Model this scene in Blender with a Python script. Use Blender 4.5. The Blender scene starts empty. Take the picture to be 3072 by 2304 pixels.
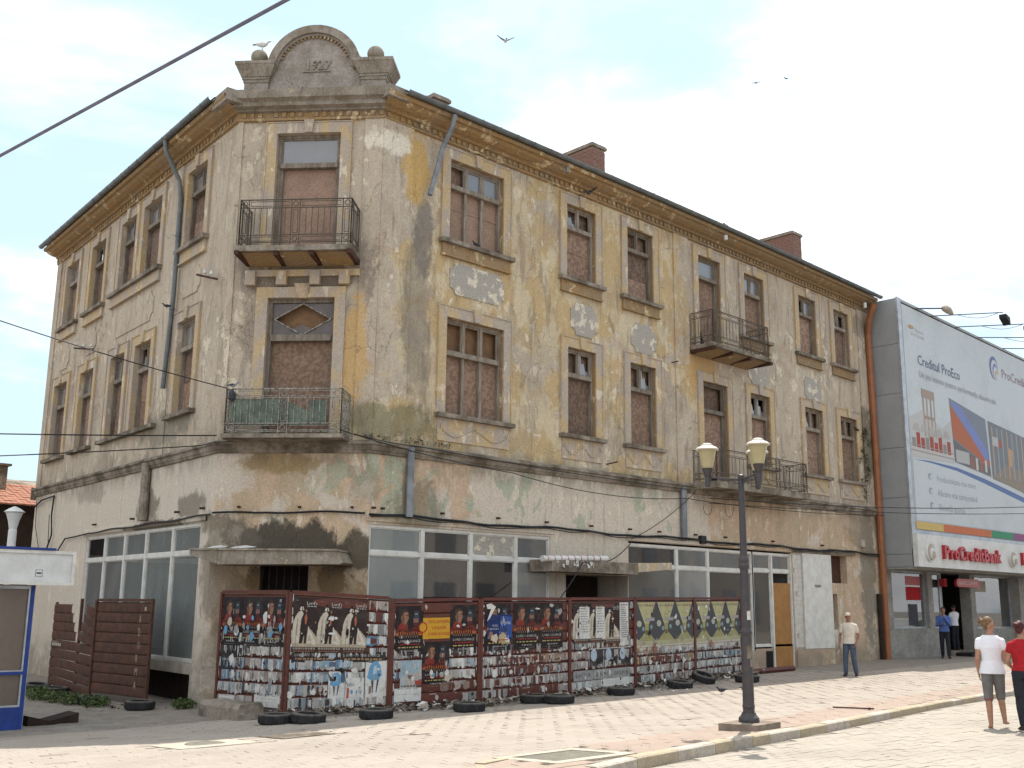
import bpy, bmesh, math, random
from mathutils import Vector, Matrix
random.seed(7)
R_ = random.Random(11)
sc = bpy.context.scene
col = sc.collection

# ------------------------------------------------------------------ camera, sky, sun, exposure
cam = bpy.data.cameras.new('camera'); cam_o = bpy.data.objects.new('camera', cam); col.objects.link(cam_o)
cam.sensor_width = 36.0; cam.lens = 36.0 * 3192.5 / 3072.0; cam.clip_end = 2000.0
def set_cam(pit, rol, yaw):
    p, r, y = map(math.radians, (pit, rol, yaw))
    fw = Vector((math.sin(y) * math.cos(p), math.cos(y) * math.cos(p), math.sin(p)))
    rt = Vector((math.cos(y), -math.sin(y), 0)); up = rt.cross(fw)
    r2 = rt * math.cos(r) + up * math.sin(r); u2 = -rt * math.sin(r) + up * math.cos(r)
    m = Matrix((r2, u2, -fw)).transposed().to_4x4(); m.translation = Vector((0, 0, 1.78)); cam_o.matrix_world = m
set_cam(11.7023, 0.6107, 43.1512)
sc.camera = cam_o

SUN_DIR = Vector((0.42, 0.225, 1.0)).normalized()
world = bpy.data.worlds.new('World'); sc.world = world; world.use_nodes = True

class G:
    """small helper for node trees"""
    def __init__(s, tree): s.t = tree
    def n(s, typ, ins=None, out=0, **props):
        nd = s.t.nodes.new(typ)
        for k, v in props.items(): setattr(nd, k, v)
        for k, v in (ins or {}).items():
            sk = nd.inputs[k]
            if isinstance(v, bpy.types.NodeSocket): s.t.links.new(v, sk)
            else:
                if sk.type == 'RGBA' and len(v) == 3: v = (*v, 1)
                sk.default_value = v
        s.last = nd
        return nd.outputs[out] if len(nd.outputs) else None
    def noise(s, vec, scale, detail=6, rough=.55, dist=0.0):
        return s.n('ShaderNodeTexNoise', {'Vector': vec, 'Scale': scale, 'Detail': detail, 'Roughness': rough, 'Distortion': dist})
    def scale(s, vec, x, y, z): return s.n('ShaderNodeVectorMath', {0: vec, 1: (x, y, z)}, operation='MULTIPLY')
    def math(s, op, a, b=0.0, clamp=False): return s.n('ShaderNodeMath', {0: a, 1: b}, operation=op, use_clamp=clamp)
    def sm(s, x, a, b, lo=0.0, hi=1.0): return s.n('ShaderNodeMapRange', {0: x, 1: a, 2: b, 3: lo, 4: hi}, interpolation_type='SMOOTHSTEP')
    def mix(s, f, a, b, mode='MIX'): return s.n('ShaderNodeMix', {0: f, 6: a, 7: b}, out=2, data_type='RGBA', blend_type=mode)
    def ramp(s, f, stops):
        r = s.n('ShaderNodeValToRGB', {0: f}); e = s.last.color_ramp.elements
        while len(e) < len(stops): e.new(.5)
        for el, (p, c) in zip(e, stops): el.position = p; el.color = (*c, 1)
        return r

w = G(world.node_tree)
for nd in list(world.node_tree.nodes): world.node_tree.nodes.remove(nd)
sky = w.n('ShaderNodeTexSky', sky_type='NISHITA', sun_disc=False, sun_elevation=math.asin(SUN_DIR.z),
          sun_rotation=math.atan2(SUN_DIR.x, SUN_DIR.y), altitude=0, air_density=1.0, dust_density=1.5, ozone_density=1.0)
gen = w.n('ShaderNodeTexCoord', out=0)
sep = w.n('ShaderNodeSeparateXYZ', {0: gen}); sz = w.last.outputs[2]
den = w.math('ADD', w.math('MAXIMUM', sz, 0.0), 0.22)
inv = w.math('DIVIDE', 1.0, den)
flat = w.n('ShaderNodeVectorMath', {0: gen, 'Scale': inv}, operation='SCALE')
cn = w.noise(w.n('ShaderNodeVectorMath', {0: flat, 1: (3.9, 0.4, 0.0)}, operation='ADD'), 1.15, 9, .56, .25)
cmask = w.sm(cn, .40, .58)
wisp = w.sm(w.noise(flat, 2.3, 6, .6), .35, .75)
skyc = w.mix(.78, sky, (5.3, 7.0, 8.3))
cloudc = w.mix(wisp, (9.6, 9.9, 10.2), (13.0, 13.0, 13.0))
skym = w.mix(w.math('MULTIPLY', cmask, .96), skyc, cloudc)
bg = w.n('ShaderNodeBackground', {0: skym, 1: 0.078})
w.n('ShaderNodeOutputWorld', {0: bg})

sl = bpy.data.lights.new('sun', 'SUN'); sl.energy = 3.3; sl.angle = math.radians(.53); sl.color = (1.0, .96, .89)
so = bpy.data.objects.new('sun', sl); col.objects.link(so)
so.rotation_euler = (-SUN_DIR).to_track_quat('-Z', 'Y').to_euler(); so.location = (20, 0, 40)
vs = sc.view_settings
vs.view_transform = 'Standard'; vs.look = 'None'; vs.gamma = 1.0; vs.use_curve_mapping = False
vs.exposure = 1.0

# ------------------------------------------------------------------ materials
MATS = {}
def lin(r, g, b, k=1.0):
    f = lambda c: ((c / 255 + .055) / 1.055) ** 2.4 if c > 10 else c / 255 / 12.92
    return (f(r) * k, f(g) * k, f(b) * k)
def newmat(name):
    m = bpy.data.materials.new(name); m.use_nodes = True
    g = G(m.node_tree)
    for nd in list(m.node_tree.nodes): m.node_tree.nodes.remove(nd)
    MATS[name] = m
    return m, g
def finish(g, color, rough=.85, bump=None, bdist=.01, bstr=.5, spec=.3, metal=0.0):
    ins = {'Base Color': color, 'Roughness': rough, 'Metallic': metal, 'Specular IOR Level': spec}
    if bump is not None:
        ins['Normal'] = g.n('ShaderNodeBump', {'Height': bump, 'Distance': bdist, 'Strength': bstr})
    b = g.n('ShaderNodeBsdfPrincipled', ins)
    g.n('ShaderNodeOutputMaterial', {0: b})
def pos(g): return g.n('ShaderNodeNewGeometry', out=0)
def simple(name, c, c2=None, scale=6.0, rough=.8, bump=.0, metal=0.0, spec=.3, streak=1.0, lo=.35, hi=.65, obj=False, fine_k=None, vary=0.0):
    if fine_k is None: fine_k = .25 if bump and not obj else .05
    m, g = newmat(name)
    p = g.n('ShaderNodeTexCoord', out=3) if obj else pos(g)
    if streak != 1.0: p = g.scale(p, 1, 1, streak)
    nz = g.noise(p, scale, 8, .62)
    colr = g.mix(g.sm(nz, lo, hi), c, c2 or tuple(x * .72 for x in c))
    fine = g.noise(p, scale * 7, 4, .6)
    colr = g.mix(min(1, fine_k * 3), colr, g.ramp(fine, [(.28, (.62,) * 3), (.72, (1.25,) * 3)]), 'MULTIPLY')
    if vary:
        rn = g.n('ShaderNodeObjectInfo', out=5)
        colr = g.mix(1.0, colr, g.ramp(rn, [(0.0, (1 - vary,) * 3), (.5, (1, .97, .94)), (1.0, (1 + vary * .6, 1 + vary * .6, 1 + vary * .62))]), 'MULTIPLY')
    finish(g, colr, rough, g.math('ADD', nz, g.math('MULTIPLY', fine, .4)) if bump else None, bump or .01, .6, spec, metal)
    return m
def vcol(name, rough=.8, grime=.35, spec=.25, gscale=5.0, lo_=.55, hi_=1.2):
    m, g = newmat(name)
    c = g.n('ShaderNodeVertexColor', layer_name='Col')
    nz = g.noise(pos(g), gscale, 7, .65); fn = g.noise(pos(g), gscale * 9, 3, .6)
    c = g.mix(g.math('MULTIPLY', g.sm(nz, .45, .75), grime), c, (.10, .085, .07))
    c = g.mix(.75, c, g.ramp(fn, [(.25, (lo_,) * 3), (.75, (hi_,) * 3)]), 'MULTIPLY')
    finish(g, c, rough, fn, .002, .4, spec)
    return m
def spot(g, p, c, r, warp=.5, a=.62, b=.98):
    """soft stain of noisy outline round a point"""
    d = g.n('ShaderNodeVectorMath', {0: p, 1: c}, operation='SUBTRACT')
    d = g.n('ShaderNodeVectorMath', {0: d, 1: tuple(1 / x for x in r)}, operation='MULTIPLY')
    L = g.n('ShaderNodeVectorMath', {0: d}, out=1, operation='LENGTH')
    nz = g.noise(g.scale(p, 1, 1, .7), 2.6, 10, .70, .4)
    L = g.math('ADD', L, g.math('MULTIPLY', g.math('SUBTRACT', nz, .5), warp * 4.2))
    return g.sm(L, a, b, 1.0, 0.0)

OCHRE = (.415, .305, .165); CREAM = (.475, .395, .27); GREYB = (.365, .31, .25); PALE = (.58, .50, .385); REDB = (.335, .235, .165)
def plaster_upper():
    m, g = newmat('plaster_upper'); p = pos(g)
    sx = g.n('ShaderNodeSeparateXYZ', {0: p}); x = g.last.outputs[0]; z = g.last.outputs[2]
    big = g.noise(p, .42, 9, .6, .3)
    med = g.noise(g.scale(p, 1, 1, .55), 1.7, 10, .62, .4)
    pat = g.noise(g.scale(p, 1.2, 1.2, .8), 2.9, 9, .6, .6)
    stk = g.noise(g.scale(p, 2.4, 2.4, .42), 1.6, 9, .66, .5)
    fin = g.noise(p, 26, 5, .65)
    colr = g.mix(g.sm(med, .455, .545), OCHRE, CREAM)
    # grey washed render: left and chamfer faces, far end of the long face
    gx = g.math('ADD', g.sm(x, 24.0, 29.5), g.sm(x, 13.2, 15.2, .78, 0.0))
    gm = g.sm(g.math('ADD', big, g.math('MULTIPLY', gx, .34)), .53, .585)
    colr = g.mix(g.math('MULTIPLY', gm, .88), colr, g.mix(g.sm(stk, .35, .7), GREYB, tuple(a * 1.22 for a in GREYB)))
    bare = g.noise(g.scale(p, 1, 1, .7), .85, 9, .62, .7)
    colr = g.mix(g.math('MULTIPLY', g.sm(bare, .585, .61), .42), colr, REDB)
    dirty = g.noise(p, .55, 8, .65, .4)
    colr = g.mix(g.math('MULTIPLY', g.sm(dirty, .46, .68), .42), colr, (.25, .21, .17))
    # crisp flakes where the top coat has come off
    fl = g.sm(g.math('ADD', pat, g.math('MULTIPLY', g.math('SUBTRACT', big, .5), .35)), .585, .60)
    fl = g.math('MULTIPLY', fl, g.sm(g.noise(p, .5, 5, .6), .42, .56, .15, 1.0))
    colr = g.mix(g.math('MULTIPLY', fl, .8), colr, PALE)
    fl2 = g.sm(g.noise(g.scale(p, 1, 1, .6), 1.15, 9, .64, .8), .61, .625)
    colr = g.mix(g.math('MULTIPLY', fl2, .6), colr, (.40, .33, .25))
    # rust-ochre runs and dark runs
    colr = g.mix(g.math('MULTIPLY', g.sm(stk, .56, .74), .34), colr, (.38, .25, .115))
    dk = g.noise(g.scale(p, 2.8, 2.8, .5), 1.3, 10, .70, .8)
    colr = g.mix(g.math('MULTIPLY', g.sm(dk, .52, .66), .52), colr, (.155, .125, .10))
    for c, r, k, cc in (((15.2, 19.6, 8.6), (.55, .6, 2.5), .55, (.16, .142, .12)), ((15.4, 19.6, 10.6), (.35, .5, 1.3), .75, (.15, .13, .115)),
                        ((12.9, 20.9, 9.25), (1.55, 1.4, .55), .85, (.105, .082, .06)), ((12.5, 21.3, 8.6), (.35, .35, 1.0), .6, (.13, .105, .085)), ((12.0, 21.9, 9.5), (.4, .4, .9), .55, (.14, .115, .095)), ((13.8, 19.9, 9.6), (.5, .4, .8), .6, (.14, .115, .095)), ((36.6, 19.6, 7.6), (.7, .5, 1.9), .75, (.10, .085, .06)),
                        ((14.6, 19.6, 5.9), (1.8, 1.2, .5), .65, (.13, .125, .07)), ((11.9, 25.6, 6.1), (.9, 2.0, .6), .6, (.13, .12, .09)),
                        ((26.5, 19.6, 8.9), (1.1, .5, 1.1), .75, (.42, .26, .10)), ((15.1, 19.6, 12.3), (.5, .5, 1.1), .9, (.46, .30, .115)),
                        ((14.3, 19.6, 12.75), (.75, .7, .35), .9, (.62, .56, .47)), ((12.9, 20.9, 13.3), (1.3, 1.2, .33), .75, (.44, .29, .12)),
                        ((20.2, 19.6, 11.9), (1.0, .5, 1.2), .0, PALE), ((13.7, 20.0, 7.6), (.35, .4, 1.6), .8, (.45, .29, .12)),
                        ((12.1, 21.7, 8.0), (.45, .5, 1.2), .55, (.20, .165, .13)), ((36.4, 19.6, 12.3), (1.0, .5, .5), .6, (.17, .14, .11))):
        if k: colr = g.mix(g.math('MULTIPLY', spot(g, p, c, r), k), colr, cc)
    wob = g.n('ShaderNodeVectorMath', {0: p, 1: g.n('ShaderNodeVectorMath', {0: g.n('ShaderNodeTexNoise', {'Vector': p, 'Scale': 1.6, 'Detail': 5}, out=1), 'Scale': .9}, operation='SCALE')}, operation='ADD')
    cr = g.n('ShaderNodeTexVoronoi', {'Vector': wob, 'Scale': .62}, feature='DISTANCE_TO_EDGE')
    crm = g.math('MULTIPLY', g.sm(cr, .002, .011, 1.0, 0.0), g.sm(g.noise(p, .7, 4), .47, .55))
    colr = g.mix(g.math('MULTIPLY', crm, .45), colr, (.085, .065, .05))
    # grime gathering on the string course
    lo = g.math('MULTIPLY', g.sm(z, 5.2, 6.1, 1.0, 0.0), g.sm(g.noise(p, 2.4, 8, .66), .38, .62))
    colr = g.mix(g.math('MULTIPLY', lo, .62), colr, (.15, .13, .10))
    colr = g.mix(.95, colr, g.ramp(fin, [(.25, (.80, .78, .76)), (.75, (1.34, 1.34, 1.34))]), 'MULTIPLY')
    h = g.math('ADD', g.math('MULTIPLY', fl, .6), g.math('ADD', g.math('MULTIPLY', fl2, -.7), g.math('MULTIPLY', fin, .35)))
    finish(g, colr, .93, h, .018, .75, .15)
    return m
def plaster_lower():
    m, g = newmat('plaster_lower'); p = pos(g)
    sx = g.n('ShaderNodeSeparateXYZ', {0: p}); x = g.last.outputs[0]; y = g.last.outputs[1]; z = g.last.outputs[2]
    big = g.noise(g.scale(p, 1, 1, .7), .62, 9, .62, .5)
    med = g.noise(g.scale(p, 1, 1, .6), 1.5, 10, .64, .7)
    stk = g.noise(g.scale(p, 5, 5, .3), 1.5, 8, .62)
    fin = g.noise(p, 24, 5, .65)
    peach = (.455, .335, .24); white = (.49, .435, .37); green = (.31, .33, .25); tan = (.39, .30, .205)
    colr = g.mix(g.sm(med, .42, .58), peach, tan)
    wx = g.math('MULTIPLY', g.sm(x, 15.5, 18.5), g.sm(x, 25.0, 27.0, 1.0, 0.0))
    wl = g.math('MULTIPLY', g.sm(y, 21.6, 23.5), 1.6)
    colr = g.mix(g.math('MULTIPLY', g.sm(g.math('ADD', big, g.math('MULTIPLY', g.math('ADD', wx, wl), .22)), .54, .60), .85), colr, white)
    gr = g.noise(g.scale(p, 1, 1, .8), 1.15, 9, .6, .5)
    gm = g.math('MULTIPLY', g.sm(gr, .555, .58), g.sm(x, 12.5, 13.8))
    gm = g.math('MULTIPLY', gm, g.sm(x, 24.5, 26.5, 1.0, .12))
    gm = g.math('MULTIPLY', gm, g.sm(z, 3.4, 3.9))
    colr = g.mix(g.math('MULTIPLY', gm, .85), colr, green)
    fl = g.sm(g.noise(g.scale(p, 1, 1, .45), 3.2, 9, .62, .5), .59, .605)
    colr = g.mix(g.math('MULTIPLY', fl, .6), colr, (.62, .54, .44))
    colr = g.mix(g.math('MULTIPLY', g.sm(stk, .55, .78), .55), colr, (.20, .165, .125))
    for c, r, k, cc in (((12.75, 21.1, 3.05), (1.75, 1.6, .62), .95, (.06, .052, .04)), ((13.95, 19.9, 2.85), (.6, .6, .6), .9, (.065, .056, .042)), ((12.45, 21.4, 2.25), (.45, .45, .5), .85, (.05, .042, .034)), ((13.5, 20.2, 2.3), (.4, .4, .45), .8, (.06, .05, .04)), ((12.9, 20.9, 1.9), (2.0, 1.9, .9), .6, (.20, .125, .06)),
                        ((11.95, 26.4, 4.1), (.5, .9, .5), .7, (.10, .085, .06)), ((15.5, 19.6, 4.0), (.9, .4, .8), .6, (.15, .13, .085)),
                        ((12.6, 21.2, 4.9), (1.1, 1.1, .3), .75, (.27, .19, .085)), ((12.0, 22.6, 3.5), (.5, .8, .4), .7, (.12, .10, .07)),
                        ((36.2, 19.6, 3.0), (.7, .5, 3.2), .8, (.16, .145, .115)), ((35.2, 19.6, 4.3), (.8, .4, .3), .5, (.30, .20, .10)),
                        ((36.0, 19.6, 4.6), (1.3, .4, .9), .55, (.22, .19, .155)), ((12.2, 21.8, .8), (1.2, 1.2, .6), .5, (.20, .16, .11)), ((11.75, 22.2, 2.4), (.55, .6, 1.5), .7, (.19, .155, .115)), ((12.1, 21.8, 3.2), (.45, .5, .5), .7, (.13, .11, .085)), ((14.0, 19.7, 4.4), (.5, .5, .6), .45, (.20, .165, .12)), ((11.75, 23.6, 4.0), (.4, 1.0, .35), .7, (.12, .10, .075)), ((11.9, 25.5, 3.62), (.3, 2.8, .16), .85, (.085, .07, .05)), ((12.3, 31, 4.9), (.4, 1.5, .5), .5, (.19, .16, .13))):
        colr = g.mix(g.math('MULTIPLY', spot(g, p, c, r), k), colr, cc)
    top = g.math('MULTIPLY', g.sm(z, 4.55, 5.1), g.sm(g.noise(g.scale(p, 1, 1, .5), 2.6, 8, .66), .36, .62))
    colr = g.mix(g.math('MULTIPLY', top, .6), colr, (.16, .13, .095))
    base = g.math('MULTIPLY', g.sm(z, .1, .9, 1.0, 0.0), g.sm(g.noise(p, 1.8, 8, .66), .3, .6))
    colr = g.mix(g.math('MULTIPLY', base, .6), colr, (.17, .145, .115))
    colr = g.mix(.95, colr, g.ramp(fin, [(.25, (.80, .78, .76)), (.75, (1.34, 1.34, 1.34))]), 'MULTIPLY')
    finish(g, colr, .93, g.math('ADD', g.math('MULTIPLY', fl, .6), g.math('MULTIPLY', fin, .35)), .016, .7, .15)
    return m
plaster_upper(); plaster_lower()
def trim_mat():
    m, g = newmat('plaster_trim'); p = pos(g)
    med = g.noise(g.scale(p, 1, 1, .5), 1.9, 9, .62, .4); fin = g.noise(p, 24, 5, .65); stk = g.noise(g.scale(p, 7, 7, .4), 1.5, 7, .6)
    colr = g.mix(g.sm(med, .44, .57), (.35, .295, .245), (.42, .315, .185))
    colr = g.mix(g.math('MULTIPLY', g.sm(g.noise(g.scale(p, 1, 1, .4), 4.5, 8, .6), .6, .62), .7), colr, (.58, .50, .39))
    colr = g.mix(g.math('MULTIPLY', g.sm(stk, .55, .75), .45), colr, (.19, .15, .115))
    colr = g.mix(.95, colr, g.ramp(fin, [(.25, (.80, .78, .76)), (.75, (1.34, 1.34, 1.34))]), 'MULTIPLY')
    finish(g, colr, .92, fin, .01, .5, .15)
trim_mat()
def ochre_mat():
    m, g = newmat('ochre_render'); p = pos(g)
    med = g.noise(p, 1.5, 9, .62, .5); fin = g.noise(p, 22, 5, .65); stk = g.noise(g.scale(p, 3, 3, 1), 2.2, 8, .65)
    colr = g.mix(g.sm(med, .42, .60), (.29, .185, .085), (.265, .185, .11))
    colr = g.mix(g.math('MULTIPLY', g.sm(g.noise(p, 2.6, 9, .62, .5), .585, .60), .8), colr, (.55, .45, .29))
    sxx = g.n('ShaderNodeSeparateXYZ', {0: p}); x = g.last.outputs[0]
    gx = g.sm(x, 20, 27)
    colr = g.mix(g.math('MULTIPLY', g.sm(g.math('ADD', stk, g.math('MULTIPLY', gx, .12)), .50, .60), .75), colr, (.215, .155, .095))
    colr = g.mix(.95, colr, g.ramp(fin, [(.25, (.80, .78, .76)), (.75, (1.34, 1.34, 1.34))]), 'MULTIPLY')
    finish(g, colr, .92, fin, .01, .5, .15)
ochre_mat()
def stone_mat():
    m, g = newmat('weathered_stone'); p = pos(g)
    med = g.noise(p, 2.4, 9, .65, .4); fin = g.noise(p, 22, 5, .65); stk = g.noise(g.scale(p, 7, 7, .6), 1.6, 8, .65)
    colr = g.mix(g.sm(med, .40, .62), (.27, .235, .20), (.19, .16, .125))
    colr = g.mix(g.math('MULTIPLY', g.sm(stk, .52, .68), .6), colr, (.10, .088, .055))
    colr = g.mix(g.math('MULTIPLY', g.sm(g.noise(p, 5, 8, .62), .62, .65), .6), colr, (.42, .33, .22))
    nrm = g.n('ShaderNodeNewGeometry', out=1); sn = g.n('ShaderNodeSeparateXYZ', {0: nrm}); nz = g.last.outputs[2]
    colr = g.mix(g.math('MULTIPLY', g.sm(nz, .3, .8), .7), colr, (.115, .115, .045))
    colr = g.mix(.95, colr, g.ramp(fin, [(.25, (.80, .78, .76)), (.75, (1.34, 1.34, 1.34))]), 'MULTIPLY')
    finish(g, colr, .95, fin, .015, .6, .1)
stone_mat()
simple('pediment_render', (.335, .295, .265), (.25, .215, .18), 2.2, .93, .012, spec=.1)
simple('panel_render', (.345, .315, .275), (.60, .53, .42), 3.4, .93, .01, spec=.1, lo=.55, hi=.58)
simple('concrete_trim', (.29, .245, .20), (.115, .095, .07), 1.7, .93, .012, spec=.1)
simple('old_wood', (.165, .13, .10), (.27, .235, .195), 9, .85, .004, streak=.2, vary=.28)
simple('board_osb', (.275, .185, .135), (.18, .115, .083), 11, .85, .003, lo=.42, hi=.58, vary=.38)
simple('board_plain', (.31, .205, .15), (.26, .17, .125), 3.0, .85, .002)
simple('board_brown', (.22, .125, .065), (.17, .095, .05), 5, .8, .002)  # dull brown boards set behind the open top lights
simple('board_door', (.36, .18, .06), (.30, .145, .046), 5, .8, .002)
simple('zinc', (.155, .165, .165), (.105, .115, .115), 3, .55, .0, metal=.3, spec=.4)
simple('zinc_blue', (.22, .225, .245), (.14, .15, .16), 3, .5, .0, metal=.3, spec=.4)
simple('rust', (.085, .035, .022), (.045, .022, .016), 12, .9, .003)
simple('iron_paint', (.06, .065, .06), (.115, .075, .05), 14, .75, .002)
simple('iron_pale', (.33, .32, .28), (.12, .09, .07), 16, .8, .002)
simple('green_sheet', (.135, .17, .13), (.07, .095, .075), 3, .7, .002)
simple('pipe_brown', (.30, .105, .04), (.22, .085, .035), 3, .5, spec=.4)
simple('white_frame', (.62, .60, .56), (.52, .49, .44), 4, .5, spec=.4)
def rubber():
    m, g = newmat('black_rubber'); p = pos(g)
    nz = g.noise(p, 9, 8, .65); nrm = g.n('ShaderNodeNewGeometry', out=1); g.n('ShaderNodeSeparateXYZ', {0: nrm}); up = g.last.outputs[2]
    c = g.mix(g.sm(nz, .35, .65), (.017, .017, .019), (.034, .033, .033))
    c = g.mix(g.math('MULTIPLY', g.sm(up, .2, .9), g.sm(nz, .3, .6, .25, .85)), c, (.125, .108, .09))
    finish(g, c, .82, nz, .004, .6, .25)
rubber()
simple('cable_black', (.015, .015, .016), None, 6, .6)
simple('cable_grey', (.17, .16, .21), None, 6, .5)
simple('fence_red', (.115, .028, .018), (.075, .024, .016), 5, .6, .003, spec=.35)
simple('fence_old', (.10, .040, .024), (.055, .027, .018), 6, .75, .004)
simple('brick_red', (.27, .155, .12), (.21, .125, .10), 16, .9, .004)
simple('mortar', (.33, .27, .22), None, 8, .95, .004)
simple('roof_tile', (.36, .155, .095), (.25, .115, .075), 9, .9, .004)
simple('roof_dark', (.20, .115, .08), None, 5, .9, .005)
simple('dark_hole', (.012, .010, .009), None, 3, .95)
simple('dark_brown', (.035, .020, .014), (.02, .013, .01), 4, .9)
simple('lamp_metal', (.042, .040, .046), (.062, .05, .048), 9, .5, .002, metal=.2, spec=.45, obj=True)
simple('lamp_lens', (.40, .34, .19), (.36, .30, .165), 4, .25, spec=.5, obj=True)
simple('lamp_cap', (.60, .55, .47), None, 4, .5, obj=True)
simple('lamp_base', (.24, .19, .15), (.17, .13, .10), 5, .9, .004, obj=True)
simple('white_paint', (.60, .60, .58), (.52, .51, .49), 3, .6)
simple('tile_white', (.55, .53, .49), (.47, .42, .36), 5, .4, spec=.5)
simple('blue_paint', (.018, .045, .22), (.015, .035, .16), 5, .5)
simple('kiosk_pane', (.155, .115, .085), (.12, .09, .07), 1.2, .25, spec=.5)
simple('grey_wall', (.30, .285, .26), (.23, .215, .195), 1.6, .9, .006)
simple('clad_grey', (.285, .29, .295), (.26, .265, .27), 1.5, .45, spec=.4)
simple('alu', (.42, .44, .47), None, 3, .4, metal=.5)
simple('sign_red', (.38, .014, .02), (.33, .012, .018), 3, .4, spec=.5)
simple('skin', (.37, .20, .13), (.32, .165, .105), 14, .55, obj=True)
simple('skin_tan', (.27, .135, .085), (.23, .11, .07), 14, .55, obj=True)
simple('hair_blond', (.20, .12, .055), (.09, .052, .03), 40, .6, obj=True)
simple('hair_red', (.085, .018, .018), (.04, .012, .012), 40, .55, obj=True)
simple('hair_dark', (.018, .014, .012), None, 40, .6, obj=True)
simple('cloth_white', (.74, .74, .78), (.70, .70, .74), 7, .9, .03, obj=True)
simple('cloth_beige', (.60, .54, .46), (.52, .46, .39), 7, .9, .03, obj=True)
simple('cloth_red', (.36, .012, .018), (.28, .01, .014), 7, .9, .03, obj=True)
simple('cloth_blue', (.085, .145, .36), (.065, .11, .28), 7, .9, .03, obj=True)
simple('cloth_jeans', (.075, .095, .135), (.05, .065, .095), 9, .9, .025, obj=True)
simple('cloth_dark', (.014, .014, .02), (.022, .022, .03), 9, .9, .004, obj=True)
simple('cloth_grey', (.165, .155, .15), (.13, .12, .118), 9, .9, .004, obj=True)
simple('leather', (.03, .018, .014), None, 9, .6, obj=True)
simple('feather_white', (.72, .71, .70), None, 20, .8, obj=True)
simple('feather_grey', (.26, .27, .30), None, 20, .8, obj=True)
simple('feather_dark', (.028, .028, .034), (.05, .05, .06), 20, .7, obj=True)
simple('leaf', (.055, .085, .025), (.085, .11, .035), 9, .8)
simple('leaf_dry', (.10, .09, .05), (.06, .06, .03), 9, .9)
simple('bark', (.10, .075, .05), None, 9, .9, .01)
simple('paper_white', (.60, .58, .54), None, 9, .8)
simple('kerb_white', (.44, .39, .33), (.35, .30, .25), 5, .9, .006)
simple('kerb_yellow', (.40, .33, .225), (.33, .275, .20), 5, .9, .006)
simple('manhole_iron', (.17, .155, .12), (.12, .11, .085), 9, .8, .004)
simple('pale_concrete', (.46, .40, .315), (.38, .33, .255), 4, .9, .005)
simple('joint', (.255, .215, .175), (.20, .17, .14), 3, .95, .01)
simple('side_pave', (.27, .235, .20), (.20, .175, .15), 2, .95, .01)
simple('dark_pane', (.10, .078, .07), (.075, .058, .052), 3, .35, spec=.5)
simple('dirt', (.20, .165, .125), (.13, .11, .085), 3, .95, .01)
vcol('print', .75, .30); vcol('torn', .85, .45, gscale=8); vcol('banner_print', .6, .12, gscale=.8, lo_=.9, hi_=1.04)
def glass(name, tint, dust, alpha, rough=.03, refl=1.9):
    m, g = newmat(name); p = pos(g)
    nz = g.noise(g.scale(p, 1, 1, .5), 1.3, 8, .6, .4)
    gl = g.n('ShaderNodeBsdfGlossy', {0: (.9, .9, .92), 1: rough})
    tr = g.n('ShaderNodeBsdfTransparent', {0: (alpha, alpha, alpha)})
    df = g.n('ShaderNodeBsdfDiffuse', {0: tint})
    body = g.n('ShaderNodeMixShader', {0: g.math('ADD', dust, g.math('MULTIPLY', g.sm(nz, .4, .75), .18)), 1: tr, 2: df})
    fr = g.n('ShaderNodeFresnel', {0: 1.5})
    fr = g.math('ADD', g.math('MULTIPLY', fr, refl), .03)
    sh = g.n('ShaderNodeMixShader', {0: fr, 1: body, 2: gl})
    g.n('ShaderNodeOutputMaterial', {0: sh})
glass('glass_shop', (.30, .30, .285), .30, .75)
glass('glass_dusty', (.36, .36, .345), .50, .7)
glass('glass_dark', (.10, .10, .11), .12, .75)
glass('glass_side', (.33, .355, .34), .55, .7, .015)
glass('glass_bank', (.30, .30, .29), .20, .85, .02, 1.15)
glass('glass_upper', (.20, .195, .195), .66, .5, .22)
def paver_mat(name, cols):
    m, g = newmat(name); p = pos(g)
    isl = g.n('ShaderNodeNewGeometry', out=8); ob = g.n('ShaderNodeObjectInfo', out=5)
    rnd = g.math('FRACT', g.math('ADD', isl, g.math('MULTIPLY', ob, 7.31)))
    nz = g.noise(p, 1.1, 8, .62); fin = g.noise(p, 60, 4, .6); dirt = g.noise(p, .35, 6, .6)
    colr = g.ramp(rnd, [(0.0, cols[0]), (.45, cols[1]), (1.0, cols[2])])
    colr = g.mix(g.math('MULTIPLY', g.sm(nz, .42, .72), .38), colr, cols[3])
    colr = g.mix(g.math('MULTIPLY', g.sm(dirt, .47, .72), .45), colr, (.195, .165, .135))
    colr = g.mix(.95, colr, g.ramp(fin, [(.25, (.80, .78, .76)), (.75, (1.34, 1.34, 1.34))]), 'MULTIPLY')
    finish(g, colr, .9, g.math('ADD', nz, g.math('MULTIPLY', fin, .6)), .004, .5, .2)
paver_mat('paver_walk', [(.285, .245, .207), (.30, .258, .218), (.31, .268, .228), (.24, .207, .175)])
paver_mat('paver_dark', [(.20, .17, .14), (.23, .195, .16), (.26, .22, .18), (.17, .145, .12)])
paver_mat('paver_red', [(.28, .215, .173), (.292, .226, .183), (.302, .236, .192), (.235, .185, .15)])
paver_mat('paver_road', [(.30, .265, .222), (.31, .274, .23), (.32, .283, .238), (.255, .224, .187)])

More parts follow.
